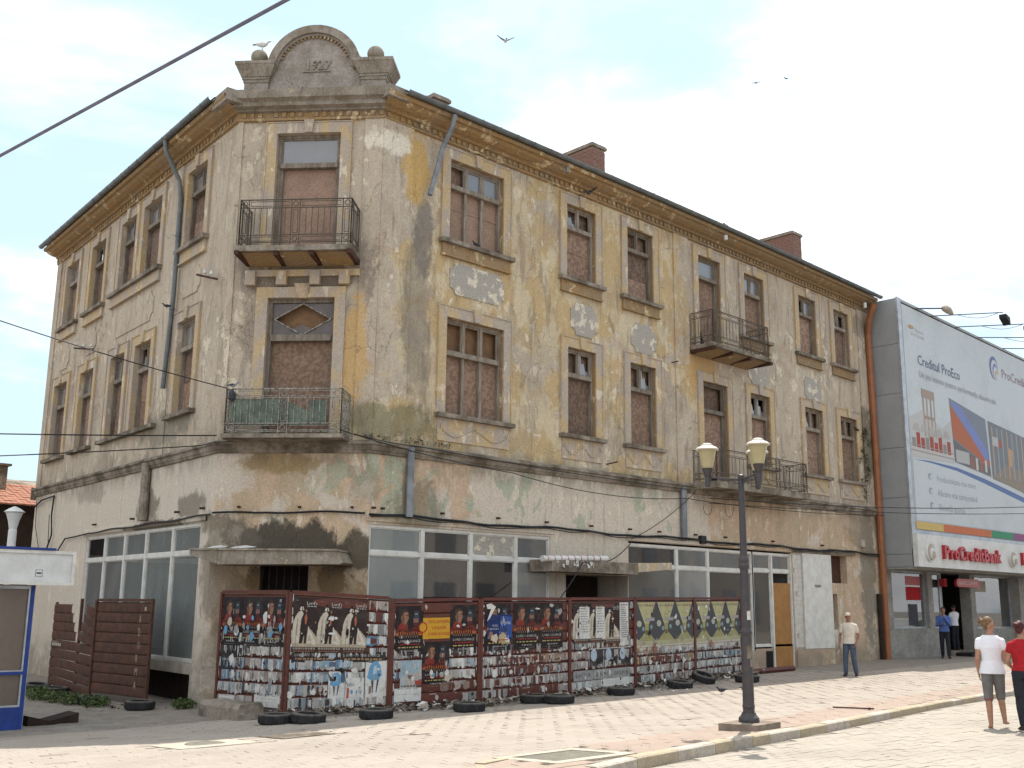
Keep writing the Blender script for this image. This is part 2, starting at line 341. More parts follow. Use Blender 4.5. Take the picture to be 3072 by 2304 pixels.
# ------------------------------------------------------------------ mesh helpers
class MB:
    def __init__(s): s.v = []; s.f = []; s.mi = []; s.c = []; s.col = None; s.m = 0
    def face(s, pts):
        b = len(s.v); s.v.extend(tuple(p) for p in pts); s.f.append(tuple(range(b, b + len(pts)))); s.mi.append(s.m); s.c.append(s.col)
    def mesh(s, vs_, fs):
        b = len(s.v); s.v.extend(tuple(p) for p in vs_)
        for f in fs: s.f.append(tuple(b + i for i in f)); s.mi.append(s.m); s.c.append(s.col)
    def hexa(s, P):
        s.mesh(P, [(0, 1, 3, 2), (4, 6, 7, 5), (0, 4, 5, 1), (2, 3, 7, 6), (0, 2, 6, 4), (1, 5, 7, 3)])
    def box(s, T, a0, a1, b0, b1, c0, c1):
        s.hexa([T(a, b, c) for a in (a0, a1) for b in (b0, b1) for c in (c0, c1)])
    def tube(s, pts, r, seg=6, caps=True):
        pts = [Vector(p) for p in pts]; n = len(pts); rr = r if isinstance(r, (list, tuple)) else [r] * n
        rings = []; up0 = None
        for i, p in enumerate(pts):
            t = (pts[min(i + 1, n - 1)] - pts[max(i - 1, 0)])
            t = t.normalized() if t.length > 1e-9 else Vector((0, 0, 1))
            if up0 is None: up0 = Vector((0, 0, 1)) if abs(t.z) < .9 else Vector((1, 0, 0))
            a = t.cross(up0)
            a = a.normalized() if a.length > 1e-6 else t.orthogonal().normalized()
            b = t.cross(a).normalized(); up0 = -b if False else up0
            rings.append([p + (a * math.cos(2 * math.pi * k / seg) + b * math.sin(2 * math.pi * k / seg)) * rr[i] for k in range(seg)])
        vs_ = [q for rg in rings for q in rg]; fs = []
        for i in range(n - 1):
            for k in range(seg):
                fs.append((i * seg + k, i * seg + (k + 1) % seg, (i + 1) * seg + (k + 1) % seg, (i + 1) * seg + k))
        if caps: fs.append(tuple(range(seg))[::-1]); fs.append(tuple((n - 1) * seg + k for k in range(seg)))
        s.mesh(vs_, fs)
    def lathe(s, c, prof, seg=20, sx=1.0, sy=1.0, rot=0.0):
        vs_ = []; fs = []
        for r, z in prof:
            for k in range(seg):
                a = 2 * math.pi * k / seg + rot; vs_.append((c[0] + r * sx * math.cos(a), c[1] + r * sy * math.sin(a), c[2] + z))
        for i in range(len(prof) - 1):
            for k in range(seg): fs.append((i * seg + k, i * seg + (k + 1) % seg, (i + 1) * seg + (k + 1) % seg, (i + 1) * seg + k))
        fs.append(tuple(range(seg))[::-1]); fs.append(tuple((len(prof) - 1) * seg + k for k in range(seg)))
        s.mesh(vs_, fs)
    def loft(s, rings, seg=14, caps=True):
        """rings: (centre, axis x vec, axis y vec) ellipses"""
        vs_ = []; fs = []
        for c, ax, ay in rings:
            c = Vector(c); ax = Vector(ax); ay = Vector(ay)
            for k in range(seg):
                a = 2 * math.pi * k / seg; vs_.append(c + ax * math.cos(a) + ay * math.sin(a))
        n = len(rings)
        for i in range(n - 1):
            for k in range(seg): fs.append((i * seg + k, i * seg + (k + 1) % seg, (i + 1) * seg + (k + 1) % seg, (i + 1) * seg + k))
        if caps: fs.append(tuple(range(seg))[::-1]); fs.append(tuple((n - 1) * seg + k for k in range(seg)))
        s.mesh(vs_, fs)
    def build(s, name, mats, parent=None, origin=None, smooth=False, recalc=True, loc=None):
        me = bpy.data.meshes.new(name)
        if origin is None: origin = root_origin(parent)
        ox, oy, oz = origin
        me.from_pydata([(x - ox, y - oy, z - oz) for x, y, z in s.v], [], s.f)
        if isinstance(mats, str): mats = [mats]
        for m in mats: me.materials.append(MATS[m])
        if len(mats) > 1: me.polygons.foreach_set('material_index', s.mi)
        if any(c is not None for c in s.c):
            ca = me.color_attributes.new('Col', 'FLOAT_COLOR', 'CORNER'); arr = []
            for f, c in zip(s.f, s.c): arr.extend((*(c or (.5, .5, .5)), 1.0) * len(f))
            ca.data.foreach_set('color', arr)
        if recalc:
            bm = bmesh.new(); bm.from_mesh(me); bmesh.ops.recalc_face_normals(bm, faces=bm.faces); bm.to_mesh(me); bm.free()
        if smooth: me.polygons.foreach_set('use_smooth', [True] * len(me.polygons))
        me.update()
        o = bpy.data.objects.new(name, me); col.objects.link(o)
        if parent is not None: o.parent = parent
        else: o.location = origin
        return o
WORLD_OF = {}
def root_origin(parent):
    """world position of a parent (no parent in this script is rotated while its parts are built)"""
    if parent is None: return (0, 0, 0)
    return WORLD_OF.get(parent.name, (0, 0, 0))
def tag(o, label, cat, group=None, kind=None):
    if label: o['label'] = label
    if cat: o['category'] = cat
    if group: o['group'] = group
    if kind: o['kind'] = kind
    return o
def thing(name, label, cat, loc, group=None):
    o = bpy.data.objects.new(name, None); col.objects.link(o); o.location = loc; o.empty_display_size = .2
    WORLD_OF[o.name] = tuple(loc)
    return tag(o, label, cat, group)
def part_empty(name, parent, loc):
    o = bpy.data.objects.new(name, None); col.objects.link(o); o.parent = parent
    pl = root_origin(parent); o.location = (loc[0] - pl[0], loc[1] - pl[1], loc[2] - pl[2]); WORLD_OF[o.name] = tuple(loc)
    return o
def structure(o): o['kind'] = 'structure'; return o
def dup(root, loc, rz=None, label=None):
    r = root.copy(); col.objects.link(r); r.location = loc
    if rz is not None: r.rotation_euler = (r.rotation_euler[0], r.rotation_euler[1], rz)
    if label: r['label'] = label
    for ch in list(root.children):
        c = ch.copy(); col.objects.link(c); c.parent = r
        for gch in list(ch.children):
            d = gch.copy(); col.objects.link(d); d.parent = c
    return r
TXT = {}
def text_geo(s_, res=2, depth=0.0, bold=0.0):
    k = (s_, res, depth, bold)
    if k not in TXT:
        cu = bpy.data.curves.new('lettering', 'FONT'); cu.body = s_; cu.size = 1.0; cu.resolution_u = res; cu.extrude = depth; cu.offset = bold
        o = bpy.data.objects.new('lettering', cu); col.objects.link(o)
        bpy.context.view_layer.update()
        me = bpy.data.meshes.new_from_object(o.evaluated_get(bpy.context.evaluated_depsgraph_get()))
        vs_ = [tuple(v.co) for v in me.vertices]; fs = [tuple(p.vertices) for p in me.polygons]
        bpy.data.objects.remove(o); bpy.data.curves.remove(cu); bpy.data.meshes.remove(me)
        TXT[k] = (vs_, fs)
    return TXT[k]
def add_text(mb, T, s_, u, z, h, width=None, d=.004, res=2, depth=0.0, bold=0.0, shear=0.0):
    """T(u, d, z): letters of cap height h whose left foot is at u, z; squeezed to width if given"""
    vs_, fs = text_geo(s_, res, depth / h * .35 if depth else 0.0, bold)
    if not vs_: return
    x1 = max(v[0] for v in vs_); k = h / .70; kx = k if not width else width / x1
    mb.mesh([T(u + v[0] * kx, d + (v[2] * k + depth * .5 if depth else 0), z + v[1] * k) for v in vs_], fs)

# ------------------------------------------------------------------ site: frames and ground level
C1 = (11.6585, 22.2879); C2 = (14.0476, 19.6445); L2 = (12.7081, 36.6592)
def unit(a, b):
    d = math.hypot(b[0] - a[0], b[1] - a[1]); return ((b[0] - a[0]) / d, (b[1] - a[1]) / d), d
(eC, LC) = unit(C1, C2); nC = (eC[1], -eC[0])
(eL, LL) = unit(C1, L2); nL = (-eL[1], eL[0])
RLEN = 23.1
def sfac(z): return min(max((z - 6) / 7, 0), 1.1)
def FR(u, d, z): return (C2[0] + u, C2[1] - d, z - .33 * sfac(z) * (max(u, 0) / 23) ** 2)
def FC(u, d, z): return (C1[0] + eC[0] * u + nC[0] * d, C1[1] + eC[1] * u + nC[1] * d, z)
def FL(u, d, z): return (C1[0] + eL[0] * u + nL[0] * d, C1[1] + eL[1] * u + nL[1] * d, z - .12 * sfac(z) * max(u, 0) / 14)
def W_(x, y, z): return (x, y, z)
def gz(x, y):
    t = min(max((y - 9) / 11, 0), 1); return .0193 * (min(max(x, 9), 37.2) - 37.2) * t
KERB = [(9.3, 8.45), (9.8, 8.6), (10.44, 8.68), (12.21, 8.91), (13.6, 9.08), (15.17, 9.23), (18.34, 9.69), (21.0, 10.08), (25.7, 10.5), (33, 11.25), (45, 12.4), (70, 14.8), (120, 19.6)]
def kerb_y(x):
    for (a, b), (c, d) in zip(KERB, KERB[1:]):
        if x <= c: return b + (d - b) * (x - a) / (c - a)
    return KERB[-1][1]

# ------------------------------------------------------------------ ground, pavement, road, kerb
def sheet(name, cols, mat, z_of, drop):
    """cols: list of (x, [y...]) all with the same number of y"""
    mb = MB(); n = len(cols[0][1]); vs_ = []; fs = []
    for x, ys in cols: vs_.extend((x, y, z_of(x, y) - drop) for y in ys)
    for i in range(len(cols) - 1):
        for j in range(n - 1): fs.append((i * n + j, (i + 1) * n + j, (i + 1) * n + j + 1, i * n + j + 1))
    mb.mesh(vs_, fs)
    return structure(mb.build(name, mat, None, (0, 0, 0)))
YS = [9.6 + .8 * i for i in range(14)] + [25, 32, 45, 80, 200, 600]
xs_l = [-500, -120, -40, -10, 0, 3, 5, 7, 8, 9, 9.3]
ground = sheet('ground', [(x, [-400, -60, -20, 0, 5, 8.45] + YS) for x in xs_l], 'side_pave', gz, .012)
xs_r = [9.3, 9.8, 10.44, 11.3, 12.21, 13.6, 15.17, 17, 18.34, 21, 23, 25.7, 29, 33, 37.2, 45, 70, 120]
pavement = sheet('pavement', [(x, [kerb_y(x) + .02] + [max(y, kerb_y(x) + .03 + i * .001) for i, y in enumerate(YS)]) for x in xs_r], 'joint', gz, .012)
road = sheet('road', [(x, [-400, -60, -20, -5, 2, 5, 7, kerb_y(x) - .0]) for x in xs_r + [600]], 'joint', lambda x, y: -.12, .012)

def in_view(x, y, mx=1.5, nearest=5.0):
    a = math.degrees(math.atan2(x, y)) - 43.15; d = math.hypot(x, y)
    mg = math.degrees(math.atan2(mx, max(d, .1)))
    return -25.7 - mg < a < 25.7 + mg and nearest < d
def lay_pavers(par, name_, mats, spots, size, thick=.05, gap=.004):
    """nearest 300 as parts sharing a few meshes, the rest joined as one part"""
    spots.sort(key=lambda s: s[0] ** 2 + s[1] ** 2)
    dx, dy = size[0] / 2 - gap / 2, size[1] / 2 - gap / 2; ch = .003
    def shape(mb, x, y, z, tx, ty, c=None):
        def q(a, b, k): return (x + a, y + b, z + k + tx * a + ty * b)
        top = [q(-dx + ch, -dy + ch, 0), q(dx - ch, -dy + ch, 0), q(dx - ch, dy - ch, 0), q(-dx + ch, dy - ch, 0)]
        rim = [q(-dx, -dy, -ch), q(dx, -dy, -ch), q(dx, dy, -ch), q(-dx, dy, -ch)]
        bot = [(p[0], p[1], p[2] - thick) for p in rim]
        mb.mesh(top + rim + bot, [(0, 1, 2, 3)] + [(i + 4, (i + 1) % 4 + 4, (i + 1) % 4, i) for i in range(4)] + [(i + 8, (i + 1) % 4 + 8, (i + 1) % 4 + 4, i + 4) for i in range(4)])
    protos = {}
    for s in spots[:300]:
        mt = s[3]
        if mt not in protos:
            mb = MB(); shape(mb, 0, 0, 0, 0, 0); o = mb.build(name_, mt, par, (0, 0, 0), recalc=False); protos[mt] = o
        else:
            o = protos[mt].copy(); col.objects.link(o); o.parent = par
        o.location = (s[0], s[1], s[2]); o.rotation_euler = (R_.gauss(0, .004), R_.gauss(0, .003), R_.gauss(0, .003))
    rest = {}
    for s in spots[300:]: rest.setdefault(s[3], []).append(s)
    for mt, ss in rest.items():
        mb = MB()
        for s in ss: shape(mb, s[0], s[1], s[2], R_.gauss(0, .004), R_.gauss(0, .006))
        o = mb.build('joined_' + name_ + 's', mt, par, (0, 0, 0), recalc=False); o['kind'] = 'stuff'
# holes left for covers: (x0, x1, y0, y1)
HOLES = [(9.15, 10.55, 8.95, 10.05), (7.45, 8.75, 14.75, 15.75), (9.25, 10.25, 14.95, 15.75)]
spots = []; j = 0; y = 6.0
while y < 19.6:
    x = 3.0 + (.2 if j % 2 else 0)
    while x < 47:
        ky = kerb_y(x) if x > 9.3 else -99
        lim = 16.9 if x > 30 else 20.5
        if y > ky + .26 and y < lim and in_view(x, y, 1.5, 9.0) and not any(a - .1 < x < b + .1 and c - .05 < y < d + .05 for a, b, c, d in HOLES) and not (x < 9.35 and y < 8.6):
            red = (y < ky + 1.32 and x > 9.3) or (9.3 > x > 8.5 and y < 9.7)
            z = gz(x, y) + R_.gauss(0, .002) - (.012 if R_.random() < .02 else 0)
            spots.append((x, y, z, 'paver_dark' if R_.random() < .012 else 'paver_red' if red else 'paver_walk'))
        x += .4
    y += .2 + (.022 if j % 9 == 4 else 0); j += 1
lay_pavers(pavement, 'paver', None, spots, (.4, .2))
spots = []; j = 0; y = 3.0
while y < 12.0:
    x = 8.0 + (.15 if j % 2 else 0)
    while x < 48:
        if y < kerb_y(x) - .13 and in_view(x, y, 1.2, 9.5) and x > 9.4: spots.append((x, y, -.12 + R_.gauss(0, .002), 'paver_road'))
        x += .3
    y += .15 if x < 0 else .15; j += 1
lay_pavers(road, 'paver', None, spots, (.3, .15))
# long joints that run along the street in the pavement: narrow drain strips
kerb = bpy.data.objects.new('kerb', None); col.objects.link(kerb); structure(kerb)
def kerb_run(pts, w, z_top, depth, step, mats, flip=1):
    d = 0.0; i = 0; n = 0
    segs = [(Vector((*a, 0)), Vector((*b, 0))) for a, b in zip(pts, pts[1:])]
    L = [(b - a).length for a, b in segs]; tot = sum(L)
    def at(s):
        for (a, b), l in zip(segs, L):
            if s <= l: return a + (b - a) * (s / l), (b - a).normalized()
            s -= l
        return segs[-1][1], (segs[-1][1] - segs[-1][0]).normalized()
    s0 = 0.0
    while s0 < tot and n < 60:
        st = step * R_.choice((1, 1, 1, .55)); s1 = min(s0 + st, tot)
        (a, t0), (b, t1) = at(s0 + .006), at(s1 - .006)
        na, nb = (Vector((-t0.y, t0.x, 0)) * w * flip, Vector((-t1.y, t1.x, 0)) * w * flip)
        mb = MB(); dz = R_.gauss(0, .004); ch = .018
        za, zb = (z_top + gz(a.x, a.y) + dz, z_top + gz(b.x, b.y) + dz)
        sec = lambda p, nn, z: [(p.x, p.y, z - depth), (p.x, p.y, z - ch), (p.x + nn.x * .12, p.y + nn.y * .12, z), (p.x + nn.x, p.y + nn.y, z), (p.x + nn.x, p.y + nn.y, z - depth)]
        A, B = sec(a, na, za), sec(b, nb, zb)
        mb.mesh(A + B, [(k, (k + 1) % 5, (k + 1) % 5 + 5, k + 5) for k in range(5)] + [(4, 3, 2, 1, 0), (5, 6, 7, 8, 9)])
        mb.build('kerb_stone', mats[(n // 1) % len(mats)] if R_.random() < .85 else R_.choice(mats), kerb, (0, 0, 0))
        s0 = s1; n += 1
kerb_run([p for p in KERB if p[0] < 46], .17, .012, .2, .95, ['kerb_white', 'kerb_yellow'])
kerb_run([(9.13, 9.86), (8.82, 9.83), (8.5, 9.68), (8.25, 9.42), (8.1, 9.0), (8.15, 8.4)], .13, .012, .15, .6, ['kerb_yellow', 'kerb_yellow', 'kerb_white'], 1)

# covers let into the pavement
def cover(label, x0, x1, y0, y1, round_, group=None):
    cx, cy = (x0 + x1) / 2, (y0 + y1) / 2; z = gz(cx, cy)
    t = thing('manhole_cover', label, 'manhole cover', (cx, cy, z))
    mb = MB()
    P = lambda a, b, c: (a, b, gz(a, b) + c)
    if round_:
        mb.box(P, x0, x1, y0, y1, -.06, .004); mb.build('surround_slab', 'pale_concrete', t)
        mb = MB(); mb.lathe((cx, cy, z), [(.30, -.05), (.30, .010), (.27, .013), (.02, .013)], 28); mb.build('lid', 'manhole_iron', t)
    else:
        w_ = .16
        for a, b, c, d in ((x0, x1, y0, y0 + w_), (x0, x1, y1 - w_, y1), (x0, x0 + w_, y0 + w_, y1 - w_), (x1 - w_, x1, y0 + w_, y1 - w_)):
            m2 = MB(); m2.box(P, a, b, c, d, -.06, .006); m2.build('surround_slab', 'pale_concrete', t)
        mb.box(P, x0 + w_ + .01, x1 - w_ - .01, y0 + w_ + .01, y1 - w_ - .01, -.06, -.004)
        mb.build('lid', 'manhole_iron', t)
    return t
cover('square manhole cover framed in pale concrete, set in the pavement by the kerb end', 9.15, 10.55, 8.95, 10.05, False)
cover('round iron lid in a pale concrete slab at the sunlit edge of the shade', 7.45, 8.75, 14.75, 15.75, True)
t = thing('paving_slab', 'grey flat slab in the paving in front of the corner of the hoarding', 'slab', (9.75, 15.35, gz(9.75, 15.35)))
mb = MB(); mb.box(lambda a, b, c: (a, b, gz(a, b) + c), 9.27, 10.22, 14.97, 15.72, -.06, .003); mb.build('slab_top', 'concrete_trim', t)

# ------------------------------------------------------------------ the corner building
BO = (14.05, 19.64, -.4)
B = thing('corner_building', 'derelict three-storey corner building with peeling ochre plaster and boarded windows', 'building', BO)
def wall_grid(T, u0, u1, z0, z1, ops, mb, d=0.0, reveal=.28, mi=0, mi_rev=1, step=1.6):
    us = sorted(set([u0, u1] + [x for o in ops for x in o[:2]])); zs = sorted(set([z0, z1] + [x for o in ops for x in o[2:4]]))
    def sub(a):
        out = [a[0]]
        for p, q in zip(a, a[1:]):
            n = max(1, int((q - p) / step)); out += [p + (q - p) * i / n for i in range(1, n + 1)]
        return out
    us, zs = sub(us), sub(zs); mb.m = mi
    for a, b in zip(us, us[1:]):
        for c, e in zip(zs, zs[1:]):
            mu, mz = (a + b) / 2, (c + e) / 2
            if any(o[0] < mu < o[1] and o[2] < mz < o[3] for o in ops): continue
            mb.face([T(a, d, c), T(b, d, c), T(b, d, e), T(a, d, e)])
    mb.m = mi_rev
    for o in ops:
        a, b, c, e = o[:4]; r = d - (o[4] if len(o) > 4 else reveal)
        for p, q in (((a, c), (a, e)), ((a, e), (b, e)), ((b, e), (b, c)), ((b, c), (a, c))):
            mb.face([T(p[0], d, p[1]), T(q[0], d, q[1]), T(q[0], r, q[1]), T(p[0], r, p[1])])
    mb.m = 0
# (u0, u1, z0, z1)
TZ, T0 = 12.88, 10.70; SZ, S0 = 8.72, 6.28
R_UP = dict(a3=(2.13, 3.97, T0, TZ), b3=(6.38, 7.57, T0, TZ), c3=(8.96, 10.15, T0, TZ), d3=(12.40, 13.57, 9.72, TZ), e3=(14.90, 16.05, T0 - .05, TZ), f3=(18.22, 19.34, T0 - .02, TZ), g3=(20.58, 21.64, T0 - .02, TZ),
            a2=(2.12, 4.03, S0, SZ), b2=(6.42, 7.55, S0, SZ), c2=(9.03, 10.19, S0, SZ), d2=(12.50, 13.78, 5.42, SZ), e2=(15.06, 16.17, S0, SZ), f2=(18.34, 19.5, S0, SZ), g2=(20.70, 21.86, S0, SZ))
C_UP = dict(a3=(.98, 2.55, 9.72, 12.93), a2=(.98, 2.58, 5.40, 8.78))
L_UP = dict(a3=(1.70, 2.95, T0 + .08, TZ), b3=(4.74, 6.08, T0 + .05, TZ), c3=(6.70, 7.90, T0 + .05, TZ), d3=(9.32, 10.60, T0, TZ), e3=(11.90, 13.18, T0, TZ),
            a2=(1.78, 2.90, 6.35, SZ + .05), b2=(4.74, 5.93, 6.28, SZ), c2=(6.76, 7.90, 6.28, SZ), d2=(9.43, 10.66, 6.26, SZ), e2=(12.0, 13.32, 6.24, SZ))
R_LO = dict(s1=(.05, 5.80, .45, 3.52, .2), door=(6.35, 8.84, -.6, 2.58, 1.1), s2=(8.88, 14.9, .45, 3.56, .2), s3=(14.9, 17.1, -.12, 3.56, .2), slit=(19.55, 20.66, 2.62, 3.57, .3), slit2=(19.62, 19.93, 1.05, 2.25, .3))
C_LO = dict(win=(1.16, 2.26, 2.0, 2.60, .3))
L_LO = dict(s1=(.66, 8.76, .40, 3.56, .16), base=(.62, 8.76, -.9, .16, .5))
def sink(o): return tuple(o)
mb = MB()
wall_grid(FR, 0, RLEN, 5.2, 13.6, list(R_UP.values()), mb)
wall_grid(FC, 0, LC, 5.2, 13.6, list(C_UP.values()), mb, mi_rev=2)
wall_grid(FL, 0, 14.33, 5.2, 13.6, list(L_UP.values()), mb, mi_rev=2)
# far sides and back
P = [FL(14.33, 0, 0), (C2[0] + RLEN, 33.0, 0), FR(RLEN, 0, 0)]
for a, b in zip(P, P[1:]):
    mb.face([(a[0], a[1], -1), (b[0], b[1], -1), (b[0], b[1], 13.6), (a[0], a[1], 13.6)])
mb.build('upper_wall', ['plaster_upper', 'ochre_render', 'plaster_trim'], B, recalc=False)
mb = MB()
wall_grid(FR, 0, RLEN, -.9, 5.2, list(R_LO.values()), mb, .0)
wall_grid(FC, 0, LC, -.9, 5.2, list(C_LO.values()), mb, .0)
wall_grid(FL, 0, 14.33, -.9, 5.2, list(L_LO.values()), mb, .0)
mb.build('ground_floor_wall', ['plaster_lower', 'plaster_lower'], B, recalc=False)
# mass inside: dark floors so that broken panes look into depth, and the corner pilasters
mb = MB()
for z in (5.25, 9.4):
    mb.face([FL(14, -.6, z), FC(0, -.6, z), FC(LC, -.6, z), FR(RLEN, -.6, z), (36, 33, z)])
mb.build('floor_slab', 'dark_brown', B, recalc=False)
for T, a_, b_, d_ in ((FR, .0, .92, .05), (FR, 11.15, 11.85, .045), (FR, 22.3, RLEN, .05), (FC, .0, .12, .04), (FC, LC - .42, LC + .03, .045), (FL, 3.35, 4.1, .03), (FL, 13.9, 14.36, .04)):
    mb = MB(); mb.box(T, a_, b_, .0, d_, 5.36, 13.3); mb.build('pilaster', 'plaster_upper', B)
for T, a_, b_, d0_, d_, z0_, z1_ in ((FL, -.02, .60, 0, .05, -.9, .38), (FC, -.03, LC + .02, 0, .05, -.9, .3), (FR, 17.2, 19.5, 0, .06, -.6, .44), (FL, .6, 8.8, -.12, .03, .16, .40), (FR, 19.95, 22.3, 0, .04, -.6, .5)):
    mb = MB(); mb.box(T, a_, b_, d0_, d_, z0_, z1_); mb.build('plinth', 'plaster_lower', B)

def sweep(mb, prof, segs):
    """profile (d, z) swept along facade runs with mitred ends: segs of (T, u0, u1, m0, m1) where m shifts u per d at that end"""
    for T, u0, u1, m0, m1 in segs:
        n = max(1, int((u1 - u0) / 2))
        for i in range(n):
            for (d0, z0), (d1, z1) in zip(prof, prof[1:]):
                def U(k, d): return (u0 + m0 * d) + ((u1 + m1 * d) - (u0 + m0 * d)) * k / n
                mb.face([T(U(i, d0), d0, z0), T(U(i + 1, d0), d0, z0), T(U(i + 1, d1), d1, z1), T(U(i, d1), d1, z1)])
half = math.tan(math.radians(.5 * abs(math.degrees(math.atan2(eC[0] * 1 + 0, 1)) ))) if False else None
def mitre(e0, e1):
    a = math.acos(max(-1, min(1, e0[0] * e1[0] + e0[1] * e1[1]))); return math.tan(a / 2)
mCR = mitre(eC, (1, 0)); mLC = mitre((-eL[0], -eL[1]), eC)
SEG = [(FL, 0, 14.36, -mLC, 0), (FC, 0, LC, -mLC, mCR), (FR, 0, RLEN, -mCR, 0)]
mb = MB()
sweep(mb, [(0, 5.10), (.05, 5.11), (.07, 5.16), (.09, 5.18), (.11, 5.27), (.16, 5.30), (.16, 5.35), (0, 5.42)], SEG)
mb.box(FL, 14.34, 14.36, 0, .17, 5.0, 5.4)
mb.build('string_course', 'concrete_trim', B, recalc=False)
for pr_, sg_1 in (([(0, 3.58), (.05, 3.60), (.05, 3.72), (0, 3.75)], (FL, .3, 8.9, 0, 0)), ([(0, 3.57), (.035, 3.58), (.035, 3.70), (0, 3.72)], (FR, -.05, 5.9, 0, 0)), ([(0, 3.57), (.035, 3.58), (.035, 3.70), (0, 3.72)], (FR, 8.8, 17.2, 0, 0))):
    mb = MB(); sweep(mb, pr_, [sg_1]); mb.build('shop_lintel', 'plaster_lower', B, recalc=False)
# cornice
CV = [(0, 13.26), (.07, 13.28), (.07, 13.33)]
CV2 = [(.03, 13.47), (.12, 13.49), (.12, 13.53), (.16, 13.55), (.24, 13.565), (.36, 13.62), (.42, 13.67), (.42, 13.69), (.50, 13.70), (.53, 13.75), (.53, 13.80), (0, 13.90)]
for sg in ([(FL, .0, 14.36, -mLC, .25)], [(FR, 0, RLEN, -mCR, 0)]):
    mb = MB(); sweep(mb, CV, sg); sweep(mb, [(.03, 13.33), (.03, 13.47)], sg); sweep(mb, CV2, sg)
    if sg[0][0] is FL: mb.face([FL(14.36 + .25 * d, d, z) for d, z in CV + [(.03, 13.33)] + CV2])
    mb.build('cornice', 'ochre_render', B, recalc=False)
mb = MB()
sc_ = [(FC, 0, LC, -mLC, mCR)]
sweep(mb, [(0, 13.24), (.07, 13.26), (.07, 13.33)], sc_); sweep(mb, [(.03, 13.33), (.03, 13.47)], sc_)
mb2 = MB(); sweep(mb2, [(.03, 13.47), (.12, 13.49), (.12, 13.53), (.26, 13.56), (.26, 13.66), (.31, 13.69), (.38, 13.72), (.40, 13.93), (.36, 13.95), (0, 13.97)], sc_)
for T, u0, s in ((FL, 0, -1), (FR, 0, -1)):     # weathered stone returns round the two corners
    mbox = [(T(-m * d, d, z)) for m in (mLC if T is FL else mCR,) for d, z in ()]
mb2.box(FL, -.30, .55, .0, .50, 13.62, 13.93); mb2.box(FR, -.22, .42, .0, .50, 13.66, 13.95)
mb2.build('corner_cornice', 'weathered_stone', B); mb.build('corner_frieze', 'ochre_render', B, recalc=False)
mb = MB()
for T, u0, u1 in ((FL, .1, 14.3), (FC, .08, LC - .02), (FR, .08, RLEN)):
    u = u0
    while u < u1:
        if R_.random() > .05: mb.box(T, u, u + .095, .03, .078 + R_.uniform(-.01, 0), 13.345, 13.46)
        u += .2
o = mb.build('dentils', 'ochre_render', B); o['kind'] = 'stuff'
# gutters
def gutter(T, u0, u1, m0, m1):
    mb = MB(); n = 14; r = .085; c = (.61, 13.88)
    st = 12
    for i in range(st):
        for k in range(n):
            a0 = math.pi + math.pi * k / n * 1.0; a1 = math.pi + math.pi * (k + 1) / n
            q = []
            for j, a in ((i, a0), (i + 1, a0), (i + 1, a1), (i, a1)):
                d = c[0] + r * math.cos(a); z = c[1] + r * math.sin(a) * 1.1; uu = (u0 + m0 * d) + ((u1 + m1 * d) - (u0 + m0 * d)) * j / st
                q.append(T(uu, d, z))
            mb.face(q)
    u = u0 + .5
    while u < u1:
        for k in range(n):
            a0 = math.pi * .96 + math.pi * 1.08 * k / n; a1 = math.pi * .96 + math.pi * 1.08 * (k + 1) / n; rr = r + .008
            f = lambda uu, a, q: T(uu, c[0] + q * math.cos(a), c[1] + q * math.sin(a) * 1.1)
            mb.face([f(u, a0, rr), f(u + .03, a0, rr), f(u + .03, a1, rr), f(u, a1, rr)])
        u += .62
    # metal drip edge over the cornice
    mb.face([T(u0, .10, 13.99), T(u1, .10, 13.99), T(u1, .54, 13.91), T(u0, .54, 13.91)])
    return mb.build('gutter', 'zinc', B, recalc=False)
gutter(FL, .35, 14.5, 0, .0); gutter(FR, .25, RLEN + .1, 0, 0)
mb = MB()   # hipped tiled roof behind the gutter
ridge = [(15.5, 31.0, 16.6), (19.5, 26.4, 16.9), (36.8, 26.4, 16.5)]
e0 = [FL(14.4, .1, 13.98), FC(.1, .0, 13.98), FC(LC - .1, .0, 13.98), FR(RLEN, .1, 13.98)]
bk = [(C2[0] + RLEN, 33, 13.6)]
mb.face([e0[0], e0[1], ridge[1], ridge[0]]); mb.face([e0[1], e0[2], ridge[1]]); mb.face([e0[2], e0[3], ridge[2], ridge[1]])
mb.face([ridge[0], ridge[1], ridge[2], bk[0]]); mb.face([e0[0], ridge[0], bk[0]]); mb.face([e0[3], bk[0], ridge[2]])
mb.build('roof', 'roof_dark', B, recalc=False)

# pediment over the corner
pd = part_empty('pediment', B, FC(1.8, 0, 13.95))
def arc_solid(mb, T, cu, cz, r0, r1, d0, d1, a0, a1, n=26, zs=1.0):
    for k in range(n):
        b0 = a0 + (a1 - a0) * k / n; b1 = a0 + (a1 - a0) * (k + 1) / n
        P_ = [T(cu + r * math.cos(b), d, cz + r * zs * math.sin(b)) for b in (b0, b1) for d in (d0, d1) for r in (r0, r1)]
        mb.hexa(P_)
mb = MB(); cu, cz = 1.80, 14.58
ring = [(cu + 1.0 * math.cos(math.pi * k / 28), cz + 1.0 * math.sin(math.pi * k / 28)) for k in range(29)]
out = [(2.99, 13.9), (2.99, 14.66), (2.80, 14.66)] + ring + [(.80, 14.66), (.68, 14.66), (.68, 13.9)]
f0 = [FC(a, -.02, b) for a, b in out]; f1 = [FC(a, -.40, b) for a, b in out]; n = len(out)
mb.mesh(f0 + f1, [tuple(range(n)), tuple(range(n, 2 * n))[::-1]] + [(i, (i + 1) % n, (i + 1) % n + n, i + n) for i in range(n)])
mb.build('tympanum', 'pediment_render', pd)
mb = MB(); arc_solid(mb, FC, cu, cz, .98, 1.18, -.42, .12, .02, math.pi - .02); mb.build('arch_moulding', 'weathered_stone', pd)
